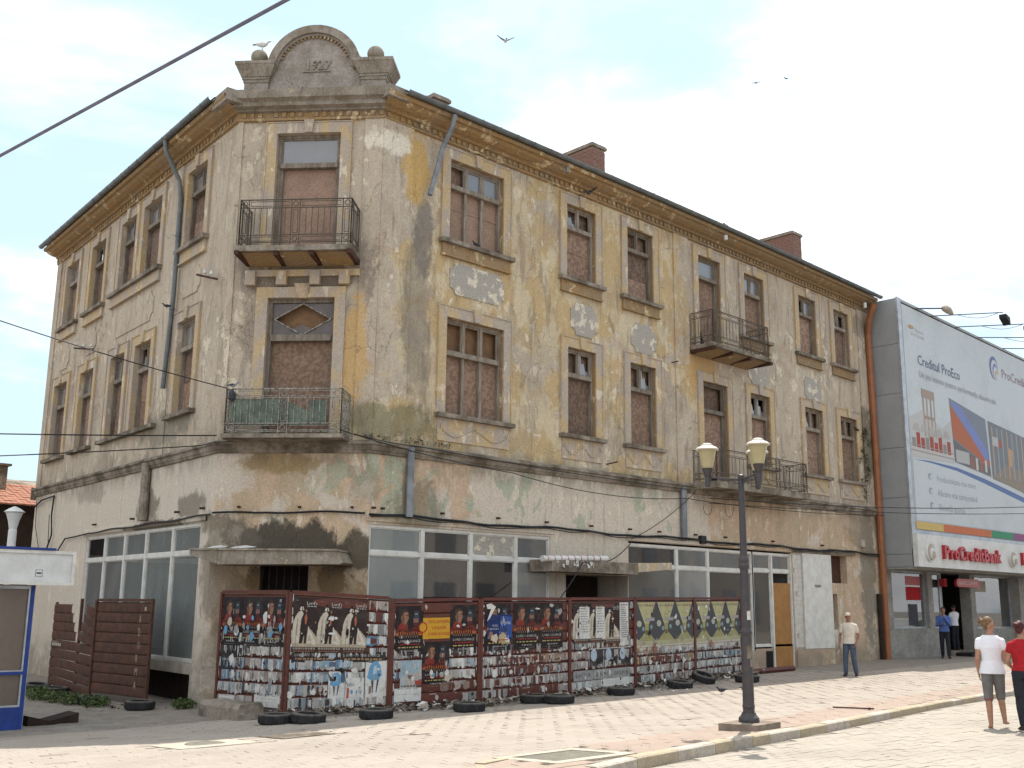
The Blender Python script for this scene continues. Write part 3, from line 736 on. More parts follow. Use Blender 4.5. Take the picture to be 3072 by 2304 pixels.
mb = MB(); arc_solid(mb, FC, cu, cz, .93, 1.0, -.3, .05, .10, math.pi - .1, 24); mb.build('inner_moulding', 'pediment_render', pd)
mb = MB(); k = 0
for i in range(22):
    a = .42 + (math.pi - .84) * i / 21
    arc_solid(mb, FC, cu, cz, .87, .93, -.02, .035, a, a + .05, 1)
o = mb.build('arch_dentils', 'ochre_render', pd)
mb = MB(); add_text(mb, FC, '1927', 1.555, 14.62, .24, .66, d=-.02, depth=.035, bold=.01); mb.box(FC, 1.52, 2.2, -.02, .012, 14.555, 14.575)
mb.build('date_lettering', 'weathered_stone', pd)
for u0, u1 in ((.07, .67), (3.0, 3.6)):
    um = (u0 + u1) / 2
    mb = MB(); mb.box(FC, u0, u1, -.55, .05, 13.9, 14.28); mb.build('pedestal', 'pediment_render', pd)
    mb = MB()
    for e, za, zb, e2 in ((.02, 14.28, 14.36, .03), (.05, 14.36, 14.42, .05), (.07, 14.42, 14.70, .19), (.20, 14.70, 14.78, .20)):
        P_ = []
        for uu, s in ((u0, -1), (u1, 1)):
            for dd, sd in ((-.55, -1), (.05, 1)):
                for zz, ee in ((za, e), (zb, e2)): P_.append(FC(uu + s * ee, dd + sd * ee, zz))
        mb.hexa(P_)
    mb.build('pedestal_cap', 'weathered_stone', pd)
    mb = MB(); c = FC(um, -.08, 14.80)
    mb.lathe(c, [(.16, 0), (.15, .03), (.10, .05)] + [(.21 * math.sin(math.pi * (k + 2.2) / 14), .22 - .20 * math.cos(math.pi * (k + 2.2) / 14)) for k in range(0, 12)], 20)
    mb.build('stone_ball', 'weathered_stone', pd, smooth=True)

# chimneys of separate bricks
def chimney(x0, x1, y0, y1, z0, z1, cap=True, side=None, ragged=False):
    ch = part_empty('chimney', B, ((x0 + x1) / 2, (y0 + y1) / 2, z0))
    mb = MB(); mb.box(W_, x0 + .012, x1 - .012, y0 + .012, y1 - .012, z0, z1 - .01); mb.build('mortar_core', 'mortar', ch)
    proto = {}
    cz_ = .0; j = 0; hh = .075
    z = z0
    while z + hh < z1 + .001:
        for axis, a0, a1, fixed in (('x', x0, x1, y0), ('y', y0, y1, x0)):
            L_ = .25 if j % 2 == 0 else .125; a = a0; first = True
            while a < a1 - .02:
                l = min(L_ if first else .25, a1 - a); first = False
                key = (axis, round(l, 3))
                if key not in proto:
                    m2 = MB(); dd = .03
                    if axis == 'x': m2.box(W_, .006, l - .006, -.008, dd, .006, hh - .004)
                    else: m2.box(W_, -.008, dd, .006, l - .006, .006, hh - .004)
                    o = m2.build('brick', 'brick_red', ch, (0, 0, 0)); proto[key] = o
                else:
                    o = proto[key].copy(); col.objects.link(o); o.parent = ch
                jit = R_.uniform(-.006, .006)
                px_, py_ = (a, fixed + jit) if axis == 'x' else (fixed + jit, a)
                po = root_origin(ch); o.location = (px_ - po[0], py_ - po[1], z - po[2])
                a += l
        z += hh; j += 1
    if cap:
        mb = MB(); mb.box(W_, x0 - .05, x1 + .06, y0 - .05, y1 + .06, z1, z1 + .09)
        mb.box(W_, x0 - .02, x1 + .02, y0 - .02, y1 + .02, z1 + .09, z1 + .13); mb.build('chimney_cap', 'weathered_stone', ch)
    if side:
        mb = MB(); mb.box(W_, x1 + .002, x1 + .02, y0 + .01, y1 - .01, z0, z1 - .02); mb.build('white_side', 'white_paint', ch)  # thin white slab against the right side of the stack
chimney(16.35, 16.85, 20.6, 21.1, 14.2, 14.98)
chimney(23.45, 24.05, 21.4, 23.3, 14.4, 16.12)
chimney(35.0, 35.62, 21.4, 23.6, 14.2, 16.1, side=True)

# ------------------------------------------------------------------ upper windows
def window(T, o, kind, trans='gg', sill=True, apron=None, board='board_osb', joint=None, top=.30, label=None, brown_top=False, trim=True, keystone=True, broken=None, sill_w=None, wood='old_wood'):
    u0, u1, z0, z1 = o[:4]; um = (u0 + u1) / 2
    wn = part_empty('window', B, T(um, 0, z0))
    if label: wn['label'] = label
    if trim:
        mb = MB(); w_ = .25; dd = .045
        mb.box(T, u0 - w_, u0 - .002, 0, dd, z0, z1 + .27); mb.box(T, u1 + .002, u1 + w_, 0, dd, z0, z1 + .27); mb.box(T, u0 - .002, u1 + .002, 0, dd, z1 + .002, z1 + .27)
        mb.box(T, u0 - w_ - .025, u0 - w_, 0, dd + .02, z0, z1 + .295); mb.box(T, u1 + w_, u1 + w_ + .025, 0, dd + .02, z0, z1 + .295); mb.box(T, u0 - w_, u1 + w_, 0, dd + .02, z1 + .27, z1 + .295)
        mb.build('surround', 'plaster_trim', wn)
        if keystone:
            mb = MB(); P_ = []
            for uu, e in ((um, -1), (um, 1)):
                for d in (0, .10):
                    for zz, k in ((z1 - .0, .085), (z1 + .33, .125)): P_.append(T(uu + e * k, d, zz))
            mb.hexa(P_); mb.build('keystone', 'plaster_trim', wn)
    if sill:
        a, b = sill_w or (u0 - .32, u1 + .32)
        mb = MB(); mb.box(T, a, b, -.2, .17, z0 - .10, z0 + .005); mb.build('sill', 'concrete_trim', wn)
        if apron == 'box':
            mb = MB(); mb.box(T, a + .09, b - .09, 0, .06, z0 - .40, z0 - .1); mb.box(T, a + .07, b - .07, 0, .10, z0 - .43, z0 - .385); mb.build('apron', 'ochre_render' if T is FR else 'plaster_trim', wn)
        if apron == 'wave':
            mb = MB(); mb.box(T, a + .1, b - .1, 0, .035, 5.62, z0 - .1); mb.build('apron', 'plaster_trim', wn)
            mb = MB(); n = 30; L = b - a - .5
            pts = []
            for i in range(n + 1):
                t_ = i / n; s_ = abs(t_ - .5) * 2
                zz = z0 - .42 + .11 * math.cos(s_ * math.pi * 1.6) * (1 if s_ > .06 else 1.0) + (.06 if s_ < .035 else 0)
                pts.append(T(a + .25 + L * t_, .04, zz))
            mb.tube(pts, .026, 5)
            for e in (a + .15, a + .2, b - .15, b - .2): mb.box(T, e - .012, e + .012, .03, .06, z0 - .36, z0 - .26)
            mb.build('relief_scroll', 'plaster_trim', wn)
    # frame of grey, flaking wood
    fr = MB(); d0, d1 = -.20, -.10; j = .075
    zt = z1 - (z1 - z0) * top
    fr.box(T, u0, u0 + j, d0, d1, z0, z1); fr.box(T, u1 - j, u1, d0, d1, z0, z1); fr.box(T, u0 + j, u1 - j, d0, d1, z1 - j, z1)
    fr.box(T, u0 + j, u1 - j, d0, d1 + .05, zt - .06, zt + .055)
    cols_ = 3 if kind == '3' else 2 if kind == '2' else 1
    cw = (u1 - u0 - 2 * j) / cols_
    for i in range(1, cols_):
        c = u0 + j + cw * i
        fr.box(T, c - .035, c + .035, d0, d1 - .01, zt + .055, z1 - j)
        if kind == '3': fr.box(T, c - .045, c + .045, d0, d1 - .01, z0, zt - .06)
    for i in range(cols_):      # sash bars of each light
        a, b = u0 + j + cw * i + (.035 if i else 0), u0 + j + cw * (i + 1) - (.035 if i < cols_ - 1 else 0)
        for p in ((a, a + .04, zt + .055, z1 - j), (b - .04, b, zt + .055, z1 - j), (a + .04, b - .04, zt + .055, zt + .095), (a + .04, b - .04, z1 - j - .04, z1 - j)):
            fr.box(T, p[0], p[1], d0 + .02, d1 - .03, p[2], p[3])
    if kind == 'door': fr.box(T, u0 + j, u0 + j + .07, d0, d1 - .02, z0, zt - .06); fr.box(T, u1 - j - .05, u1 - j, d0, d1 - .02, z0, zt - .06)
    fr.build('frame', wood, wn)
    bd = MB(); bz1 = z1 if 'o' in trans else zt
    zj = joint if joint is not None else None
    if zj is None: bd.box(T, u0 + .03, u1 - .03, -.235, -.205, z0, zt)
    else:
        zz = z0 + (zt - z0) * zj
        bd.box(T, u0 + .03, u1 - .03, -.235, -.205, z0, zz - .006)
        bd.build('board', board, wn); bd = MB(); bd.box(T, u0 + .03, u1 - .03, -.238, -.208, zz + .006, zt)
    bd.build('board', board, wn)
    if 'o' in trans:
        b2 = MB(); b2.box(T, u0 + .02, u1 - .02, -.33, -.30, zt - .1, z1); b2.build('board', 'board_brown' if brown_top else 'board_osb', wn)
    for i, c in enumerate(trans):
        a, b = u0 + j + cw * i, u0 + j + cw * (i + 1)
        if c == 'g':
            m2 = MB(); m2.box(T, a + .03, b - .03, -.165, -.16, zt + .05, z1 - j); m2.build('pane', 'glass_upper', wn)
        elif c == 'b':           # broken pane: what is left of it clings to two edges
            m2 = MB(); h = z1 - j - zt - .05; zb = zt + .05; bw = b - a
            pts = [(a + .03, zb), (b - .03, zb), (b - .03, zb + h * .22), (a + bw * .66, zb + h * .30), (a + bw * .55, zb + h * .62), (a + bw * .34, zb + h * .55), (a + bw * .28, zb + h), (a + .03, zb + h)]
            f = [T(p, -.16, q) for p, q in pts]; f2 = [T(p, -.165, q) for p, q in pts]; n = len(f)
            m2.mesh(f + f2, [tuple(range(n)), tuple(range(n, 2 * n))[::-1]] + [(k, (k + 1) % n, (k + 1) % n + n, k + n) for k in range(n)])
            m2.build('broken_pane', 'glass_upper', wn)
    return wn
WK = dict(a3=('3', 'ogg'), b3=('2', 'bo'), c3=('2', 'oo'), e3=('2', 'gg'), f3=('2', 'og'), g3=('2', 'go'),
          a2=('3', 'ooo'), b2=('2', 'ob'), c2=('2', 'ob'), e2=('2', 'bb'), f2=('2', 'bo'), g2=('2', 'oo'))
for k, (kind, tr) in WK.items():
    o = R_UP[k]; up = k[1] == '3'
    if up and k == 'a3': window(FR, o, kind, tr, apron='box', board='board_plain', joint=.62, top=.31)
    elif up: window(FR, o, kind, tr, apron='box', joint={'b3': .55, 'c3': .45}.get(k), top=.30)
    elif k == 'a2': window(FR, o, kind, tr, apron='wave', top=.36, brown_top=True)
    else: window(FR, o, kind, tr, apron='wave', top=.31, joint={'f2': .4}.get(k))
window(FR, R_UP['d3'], 'door', 'g', sill=False, top=.22, label='tall balcony door with a torn hole low in its board')
window(FR, R_UP['d2'], 'door', 'o', sill=False, top=.28)
window(FC, C_UP['a3'], 'door', 'g', sill=False, board='board_plain', top=.25, label='corner balcony door with a pale framed fanlight and a gap under its board', wood='old_wood')
LK = dict(a3='gg', b3='gg', c3='gg', d3='oo', e3='gg', a2='gg', b2='gb', c2='gg', d2='gg', e2='gg')
for k, tr in LK.items():
    o = L_UP[k]
    sw = {'b3': (4.45, 8.45), 'b2': (3.9, 8.3)}.get(k)
    window(FL, o, '2', tr, sill=(k not in ('c3', 'c2')), apron='box' if k[1] == '3' and k not in ('c3',) else None, sill_w=sw, board='board_osb', joint=.5 if k in ('a2', 'b2', 'a3') else None)
# the lower corner door: diamond fanlight
u0, u1, z0, z1 = C_UP['a2']
wn = part_empty('window', B, FC(1.78, 0, z0)); wn['label'] = 'boarded corner balcony door under a fanlight with a diamond bar pattern'
mb = MB()
mb.box(FC, u0 - .28, u0 - .002, 0, .05, z0, z1 + .26); mb.box(FC, u1 + .002, u1 + .26, 0, .05, z0, z1 + .26); mb.box(FC, u0, u1, 0, .05, z1 + .002, z1 + .26)
mb.build('surround', 'plaster_trim', wn)
mb = MB(); P_ = []
for e in (-1, 1):
    for d in (0, .09):
        for zz, k in ((z1 - .02, .13), (z1 + .34, .19)): P_.append(FC(1.80 + e * k, d, zz))
mb.hexa(P_); mb.build('keystone', 'plaster_lower', wn)
zt = z1 - .92; mb = MB()
mb.box(FC, u0, u0 + .09, -.2, -.08, z0, z1); mb.box(FC, u1 - .06, u1, -.2, -.08, z0, z1); mb.box(FC, u0 + .09, u1 - .06, -.2, -.09, z1 - .09, z1)
mb.box(FC, u0 + .09, u1 - .06, -.2, -.05, zt - .10, zt + .05)
mb.build('frame', 'old_wood', wn)
mb = MB(); a, b = u0 + .13, u1 - .10; c = (a + b) / 2; zb, zc = zt + .06, z1 - .10; zm = (zb + zc) / 2
for p, q in (((a, zm), (c, zc)), ((c, zc), (b, zm)), ((b, zm), (c, zb)), ((c, zb), (a, zm))): mb.tube([FC(p[0], -.13, p[1]), FC(q[0], -.13, q[1])], .022, 5)
mb.build('diamond_bar', 'iron_pale', wn)
for pts in ([(a - .05, zb), (c, zb), (a - .05, zm)], [(c, zb), (b + .05, zb), (b + .05, zm)], [(a - .05, zm), (c, zc), (a - .05, zc)], [(b + .05, zm), (b + .05, zc), (c, zc)], [(c - .32, zb + .10), (c, zb), (c + .36, zb + .12), (c + .2, zb + .16), (c, zb + .24), (c - .2, zb + .17)]):
    m2 = MB(); f = [FC(p, -.14, q) for p, q in pts] + [FC(p, -.146, q) for p, q in pts]; n = len(pts)
    m2.mesh(f, [tuple(range(n)), tuple(range(n, 2 * n))[::-1]] + [(k, (k + 1) % n, (k + 1) % n + n, k + n) for k in range(n)]); m2.build('pane', 'dark_pane', wn)
mb = MB(); mb.box(FC, u0 + .03, u1 - .03, -.26, -.23, z0, zt); mb.build('board', 'board_osb', wn)
mb = MB(); mb.box(FC, u0 + .03, u1 - .03, -.34, -.31, zt, z1); mb.build('board', 'board_brown', wn)
# raised plaster panels between the storeys
def notched(u0, u1, z0, z1, n=.14, rnd=True):
    pts = []
    for cx, cz, sx, sz in ((u0, z0, 1, 1), (u1, z0, -1, 1), (u1, z1, -1, -1), (u0, z1, 1, -1)):
        st = [(cx + sx * n * math.cos(t), cz + sz * n * math.sin(t)) for t in [math.pi / 2 * i / 4 for i in range(5)]]
        if sx * sz > 0: st = st[::-1]
        pts += st
    return pts
for T, a, b, c, e, n in ((FR, 2.2, 4.02, 9.34, 10.16, .16), (FR, 6.55, 7.62, 9.12, 10.05, .2), (FR, 9.1, 10.25, 9.08, 9.98, .2), (FR, 15.0, 16.2, 9.05, 9.9, .2), (FR, 18.4, 19.5, 9.05, 9.85, .12), (FL, 4.85, 7.9, 9.3, 10.15, .2), (FL, 9.5, 10.6, 9.25, 10.05, .2), (FL, 12.1, 13.2, 9.2, 10.0, .2), (FL, 1.7, 2.95, 9.4, 10.1, .15)):
    pts = notched(a, b, c, e, n); N_ = len(pts); mb = MB()
    f = [T(p, .028, q) for p, q in pts] + [T(p, -.01, q) for p, q in pts]
    mb.mesh(f, [tuple(range(N_))] + [(k, (k + 1) % N_, (k + 1) % N_ + N_, k + N_) for k in range(N_)])
    mb.build('plaster_panel', 'panel_render' if T is FR else 'plaster_upper', B, recalc=False)

# ------------------------------------------------------------------ balconies
def ring_tube(mb, T, u, d, z, r, rr, axis='u'):
    pts = []
    for k in range(13):
        a = 2 * math.pi * k / 12
        pts.append(T(u + r * math.cos(a), d, z + r * math.sin(a)) if axis == 'u' else T(u, d + r * math.cos(a), z + r * math.sin(a)))
    mb.tube(pts, rr, 5, False)
def rail_side(mb, pt, L, z0, z1, nbay, bars):
    """pt(s, z, dz) -> point along one side of the railing of length L; posts split it in bays of bars"""
    rr = .013; zl, zh = z0 + .20, z1 - .20
    B_ = lambda a, b, r=rr: mb.tube([a, b], r, 5)
    for z in (z0 + .02, zl, zh, z1): B_(pt(0, z), pt(L, z), .017 if z in (z1,) else rr)
    pw = .20; edges = [0, pw]
    bay = (L - pw * (nbay + 1)) / nbay
    xs = []
    s = 0.0
    for i in range(nbay + 1):
        for e in (s, s + pw): B_(pt(e, z0 - .05), pt(e, z1), rr)
        m_ = s + pw / 2
        for zz in (z0 + .11, z1 - .10):
            pts = [pt(m_ + .062 * math.cos(2 * math.pi * k / 10), zz + .062 * math.sin(2 * math.pi * k / 10)) for k in range(11)]
            mb.tube(pts, .011, 5, False)
        q = [(m_ - .055, zl + .05), (m_ + .055, zl + .05), (m_ + .055, zh - .05), (m_ - .055, zh - .05), (m_ - .055, zl + .05)]
        mb.tube([pt(*p) for p in q], .010, 5, False)
        if i < nbay:
            a, b = s + pw, s + pw + bay
            for k in range(1, bars): B_(pt(a + bay * k / bars, zl), pt(a + bay * k / bars, zh), .009)
            for zz0, zz1 in ((z0 + .055, zl - .045), (zh + .045, z1 - .045)):
                q = [(a + .05, zz0), (b - .05, zz0), (b - .05, zz1), (a + .05, zz1), (a + .05, zz0)]
                mb.tube([pt(*p) for p in q], .009, 5, False)
        s += pw + bay
def balcony(T, u0, u1, dep, zf, zb, zt, label, mat, slab_t=.13, brackets=True, nbay=2, bars=7, plates=None, slab_mat='concrete_trim'):
    bl = part_empty('balcony', B, T((u0 + u1) / 2, dep / 2, zf)); bl['label'] = label
    mb = MB(); mb.box(T, u0 - .06, u1 + .06, -.0, dep + .06, zf - slab_t, zf); mb.build('slab', slab_mat, bl)
    if brackets:
        for u in [u0 + .0, u0 + (u1 - u0) * .34, u0 + (u1 - u0) * .66, u1]:
            mb = MB(); mb.box(T, u - .05, u + .05, 0, dep + (.12 if u in (u0, u1) else .02), zf - slab_t - .10, zf - slab_t - .003); mb.build('bracket', 'rust', bl)
        mb = MB()     # vaulted soffit between the iron joists
        for i in range(3):
            a, b = u0 + (u1 - u0) * i / 3 + .06, u0 + (u1 - u0) * (i + 1) / 3 - .06
            mb.face([T(a, 0, zf - slab_t - .13), T(b, 0, zf - slab_t - .13), T(b, dep - .05, zf - slab_t - .012), T(a, dep - .05, zf - slab_t - .012)])
        mb.build('soffit', 'ochre_render', bl, recalc=False)
    mb = MB(); L = u1 - u0
    rail_side(mb, lambda s, z: T(u0 + s, dep, z), L, zb, zt, nbay, bars)
    mb.build('front_railing', mat, bl)
    for u in (u0, u1):
        mb = MB(); rail_side(mb, lambda s, z: T(u, s, z), dep, zb, zt, 1, 4); mb.build('side_railing', mat, bl)
    if plates: plates(bl)
    return bl
balcony(FC, .46, 3.08, .8, 9.80, 9.86, 10.92, 'upper corner balcony of thin iron railing with no panels', 'iron_paint')
def green(bl):
    for a, b in ((.50, .95), (.97, 1.72), (1.75, 2.3), (2.32, 2.7)):
        mb = MB(); h = 6.22 if b < 2.3 else 6.18
        mb.mesh([FC(a, .775, 5.62), FC(b, .775, 5.62), FC(b, .775, h - (.25 if b == 2.3 else 0)), FC(a, .775, h), FC(a, .765, 5.62), FC(b, .765, 5.62), FC(b, .765, h - (.25 if b == 2.3 else 0)), FC(a, .765, h)],
                [(0, 1, 2, 3), (7, 6, 5, 4), (0, 4, 5, 1), (3, 2, 6, 7)]); mb.build('sheet_panel', 'green_sheet', bl)
    mb = MB(); mb.box(FC, .42, 3.02, .78, .84, 5.33, 5.43); mb.build('edge_strip', 'green_sheet', bl)
balcony(FC, .42, 3.04, .8, 5.42, 5.46, 6.44, 'lower corner balcony with green sheet panels behind its railing', 'iron_pale', .09, False, plates=green)
balcony(FR, 11.95, 14.95, .85, 9.72, 9.78, 10.78, 'upper street balcony of dark iron railing on rusted joists', 'iron_paint', .12, True, 2, 7)
balcony(FR, 11.95, 16.9, .85, 5.44, 5.5, 6.42, 'lower street balcony of grey iron railing behind the street lamp', 'iron_paint', .2, False, 3, 7)
mb = MB(); mb.face([FR(12.52, -.19, 9.75), FR(13.2, -.19, 9.75), FR(12.95, -.19, 9.95), FR(12.7, -.19, 10.5), FR(12.62, -.19, 10.75)]); mb.build('hole', 'dark_hole', B, recalc=False)
mb = MB(); mb.box(FR, 12.6, 13.4, -.2, -.17, 5.5, 5.72); mb.build('hole', 'dark_hole', B)
mb = MB(); mb.box(FC, 1.08, 2.48, -.2, -.16, 9.84, 9.97); mb.build('hole', 'dark_hole', B)
mb = MB(); mb.box(FC, 1.05, 2.5, -.2, -.15, 9.98, 10.09); mb.build('rail', 'white_paint', B)
mb = MB()
for u in (.55, 1.3, 2.1, 2.8): mb.box(FC, u - .12, u + .12, 0, .14, 9.08, 9.42)
mb.box(FC, .4, 3.15, 0, .07, 9.30, 9.46); mb.build('corbel', 'plaster_trim', B)

# ------------------------------------------------------------------ ground floor: shop fronts, canopies, recess
def shopfront(T, u0, u1, z0, z1, mulls, ztr, d, mats, name='shop_window', fw=.05, label=None):
    s = part_empty(name, B, T((u0 + u1) / 2, d, z0))
    if label: s['label'] = label
    e = [u0] + list(mulls) + [u1]
    fr = MB(); a, b = d - .05, d + .02
    fr.box(T, u0, u1, a, b, z1 - fw * 1.4, z1); fr.box(T, u0, u1, a, b, z0, z0 + fw * 1.4)
    for m_ in e:
        k = fw if m_ in (u0, u1) else fw * 1.15
        fr.box(T, max(u0, m_ - k), min(u1, m_ + k), a, b + .005, z0 + fw * 1.4, z1 - fw * 1.4)
    fr.box(T, u0 + fw, u1 - fw, a, b + .002, ztr - fw, ztr + fw)
    for p, q in zip(e, e[1:]):    # inner casement lips
        for za, zb in ((z0 + fw * 1.4, ztr - fw), (ztr + fw, z1 - fw * 1.4)):
            l = p + fw * 1.1; r_ = q - fw * 1.1
            fr.box(T, l, l + .025, a + .01, b - .025, za, zb); fr.box(T, r_ - .025, r_, a + .01, b - .025, za, zb)
            fr.box(T, l, r_, a + .01, b - .025, za, za + .025); fr.box(T, l, r_, a + .01, b - .025, zb - .025, zb)
    fr.build('frame', 'white_frame', s)
    k = 0
    for p, q in zip(e, e[1:]):
        for za, zb in ((z0 + fw, ztr - fw), (ztr + fw, z1 - fw)):
            mt = mats[k % len(mats)]; k += 1
            if mt is None: continue
            mb = MB(); mb.box(T, p + .03, q - .03, d - .022, d - .014, za, zb); mb.build('board' if mt == 'panel_render' else 'pane', mt, s)
    return s
shopfront(FR, .05, 5.80, .45, 3.52, (1.60, 3.10, 4.60), 2.88, -.06, ['glass_side', 'glass_side', 'glass_dark', 'glass_dark', 'glass_dark', 'panel_render', 'glass_dusty', 'glass_shop'], label='four-bay white framed shop window nearest the corner')
shopfront(FR, 8.88, 14.9, .45, 3.50, (11.1, 12.6), 2.88, -.06, ['glass_shop', 'glass_dark', 'glass_dusty', 'glass_shop', 'glass_dark', 'glass_shop'], label='white framed shop window right of the recessed door')
s3 = shopfront(FR, 14.92, 17.08, .55, 3.50, (15.95,), 2.93, -.06, ['glass_dark', 'glass_shop', None, 'glass_shop'], label='narrow shop window and door with an orange board')
mb = MB(); mb.box(FR, 16.0, 17.05, -.09, -.04, -.12, 2.55); mb.build('door_panel', 'board_door', s3)
mb = MB(); mb.box(FR, 14.9, 15.9, -.2, -.03, -.3, .50); mb.build('stall_riser', 'plaster_lower', B)
mb = MB(); mb.box(FR, 15.5, 15.88, -.03, -.02, -.12, .42); mb.build('hole', 'dark_hole', B)
mb = MB(); mb.box(FR, 15.92, 16.0, -.1, .0, -.15, 3.4); mb.box(FR, 17.05, 17.12, -.1, .0, -.15, 3.5); mb.build('door_post', 'white_frame', s3)
# L shop window
shopfront(FL, .66, 8.76, .40, 3.56, (2.36, 4.12, 5.66, 7.22), 2.88, -.05, ['glass_side', 'glass_side', 'glass_side', 'glass_side', 'glass_side', 'glass_side', 'glass_dusty', 'glass_side', 'glass_dusty', 'glass_dark'], label='five-bay white framed shop window of the side street')
mb = MB(); mb.box(FL, .62, 8.76, -.5, -.3, -.9, .16); mb.build('basement_opening', 'dark_brown', B)
# rooms behind the glass
mb = MB()
for T, a, b, dd in ((FR, .0, 6.3, 3.2), (FR, 8.85, 17.2, 3.2), (FL, .6, 8.8, 2.5)):
    mb.face([T(a, -dd, -.3), T(b, -dd, -.3), T(b, -dd, 3.9), T(a, -dd, 3.9)]); mb.face([T(a, -.3, -.3), T(a, -dd, -.3), T(a, -dd, 3.9), T(a, -.3, 3.9)]); mb.face([T(b, -.3, -.3), T(b, -dd, -.3), T(b, -dd, 3.9), T(b, -.3, 3.9)])
    mb.face([T(a, -.3, 3.75), T(b, -.3, 3.75), T(b, -dd, 3.75), T(a, -dd, 3.75)]); mb.face([T(a, -.3, .2), T(b, -.3, .2), T(b, -dd, .2), T(a, -dd, .2)])
mb.build('shop_interior', 'grey_wall', B, recalc=False)
mb = MB(); mb.tube([FR(.75, -.16, .9), FR(1.25, -.22, 3.4)], .07, 4); mb.build('leaning_plank', 'white_paint', B)
mb = MB(); mb.box(FR, 1.18, 1.48, -.6, -.28, .2, 3.5); mb.build('interior_column', 'grey_wall', B)
mb = MB(); mb.mesh([FR(2.72, -.3, .9), FR(3.0, -.3, .9), FR(2.98, -.3, 2.35), FR(2.72, -.33, .9), FR(3.0, -.33, .9), FR(2.98, -.33, 2.35)], [(0, 1, 2), (3, 5, 4), (0, 3, 4, 1), (1, 4, 5, 2), (0, 2, 5, 3)]); mb.build('glass_shard', 'white_paint', B)
mb = MB(); mb.box(FR, 9.0, 11.0, -.5, -.45, .3, 2.1); mb.box(FR, 12.7, 14.8, -.5, -.45, .3, 1.6); mb.build('interior_panel', 'blue_paint', B)
# recessed door
mb = MB()
mb.box(FR, 6.6, 8.8, -1.16, -1.1, -.5, 2.56); mb.build('recessed_door', 'dark_brown', B)
mb = MB(); mb.box(FR, 6.0, 6.34, -.0, .03, -.6, 2.56); mb.build('door_jamb', 'plaster_lower', B)
# window with bars at the corner
cw = part_empty('barred_window', B, FC(1.7, 0, 2.0))
mb = MB(); mb.box(FC, 1.16, 2.26, -.28, -.24, 2.0, 2.6); mb.build('pane', 'dark_hole', cw)
mb = MB(); mb.box(FC, 1.14, 2.28, -.6, -.55, 1.9, 2.7); mb.build('backing', 'dark_hole', cw)
mb = MB()
for a in (1.18, 2.24): mb.box(FC, a - .03, a + .03, -.2, -.1, 2.0, 2.6)
for z in (2.02, 2.58): mb.box(FC, 1.18, 2.24, -.2, -.1, z - .03, z + .03)
mb.build('frame', 'dark_brown', cw)
for k in range(5):
    mb = MB(); u = 1.36 + k * .17; mb.tube([FC(u, -.06, 2.0), FC(u, -.06, 2.6)], .011, 5); mb.build('bar', 'rust', cw)
# canopies
mb = MB()
P0 = [(-.15, 2.86), (-.15, 2.76), (.50, 2.56), (3.20, 2.58), (3.27, 2.62), (3.12, 2.86)]
for d0, d1 in ((0, 1.0),):
    f = [FC(a, d0, b) for a, b in P0] + [FC(a + (.0 if a > 1 else .05), d1, b) for a, b in P0]; n = len(P0)
    mb.mesh(f, [tuple(range(n)), tuple(range(n, 2 * n))[::-1]] + [(k, (k + 1) % n, (k + 1) % n + n, k + n) for k in range(n)])
mb.box(FC, -.1, 3.14, .0, 1.04, 2.862, 2.90)
mb.build('corner_canopy', 'weathered_stone', B)
mb = MB(); mb.box(FR, 5.05, 8.35, 0, .8, 2.60, 2.90); mb.build('door_canopy', 'concrete_trim', B)
mb = MB()
P_ = [FR(u, d, z) for u, za, zb in ((8.355, 2.66, 2.91), (9.8, 2.78, 2.96)) for d in (0, .8) for z in (za, zb)]
mb.hexa(P_); mb.build('door_canopy_end', 'plaster_trim', B)
# white tiles and panel at the right end
tl = part_empty('tile_strip', B, FR(17.4, 0, .5))
proto = None
for i in range(5):
    for j in range(20):
        if R_.random() < .06: continue
        u, z = 17.16 + i * .102, .5 + j * .15
        if proto is None:
            m2 = MB(); m2.box(W_, .003, .099, -.012, .0, .003, .147); proto = m2.build('tile', 'tile_white', tl, (0, 0, 0)); o = proto
        else: o = proto.copy(); col.objects.link(o); o.parent = tl
        p = FR(u, .008, z); q = root_origin(tl); o.location = (p[0] - q[0], p[1] - q[1], p[2] - q[2])
mb = MB(); mb.box(FR, 17.14, 17.70, .0, .006, .46, 3.56); mb.build('tile_bed', 'kerb_white', tl)
mb = MB(); mb.box(FR, 17.70, 19.50, 0, .07, .45, 3.56); mb.build('white_panel', 'white_frame', B)
mb = MB(); mb.box(FR, 18.4, 18.75, .07, .085, 2.46, 2.54); mb.build('nameplate', 'iron_pale', B)
mb = MB(); mb.box(FR, 19.55, 20.66, -.3, -.26, 2.62, 3.57); mb.build('board', 'rust', B)
mb = MB(); mb.box(FR, 19.62, 19.93, -.3, -.26, 1.05, 2.25); mb.build('board', 'green_sheet', B)
mb = MB(); mb.box(FR, 17.1, 19.55, .0, .04, 3.58, 3.72); mb.box(FR, 19.5, 21.2, .0, .07, 3.60, 3.78); mb.build('shop_lintel', 'concrete_trim', B)

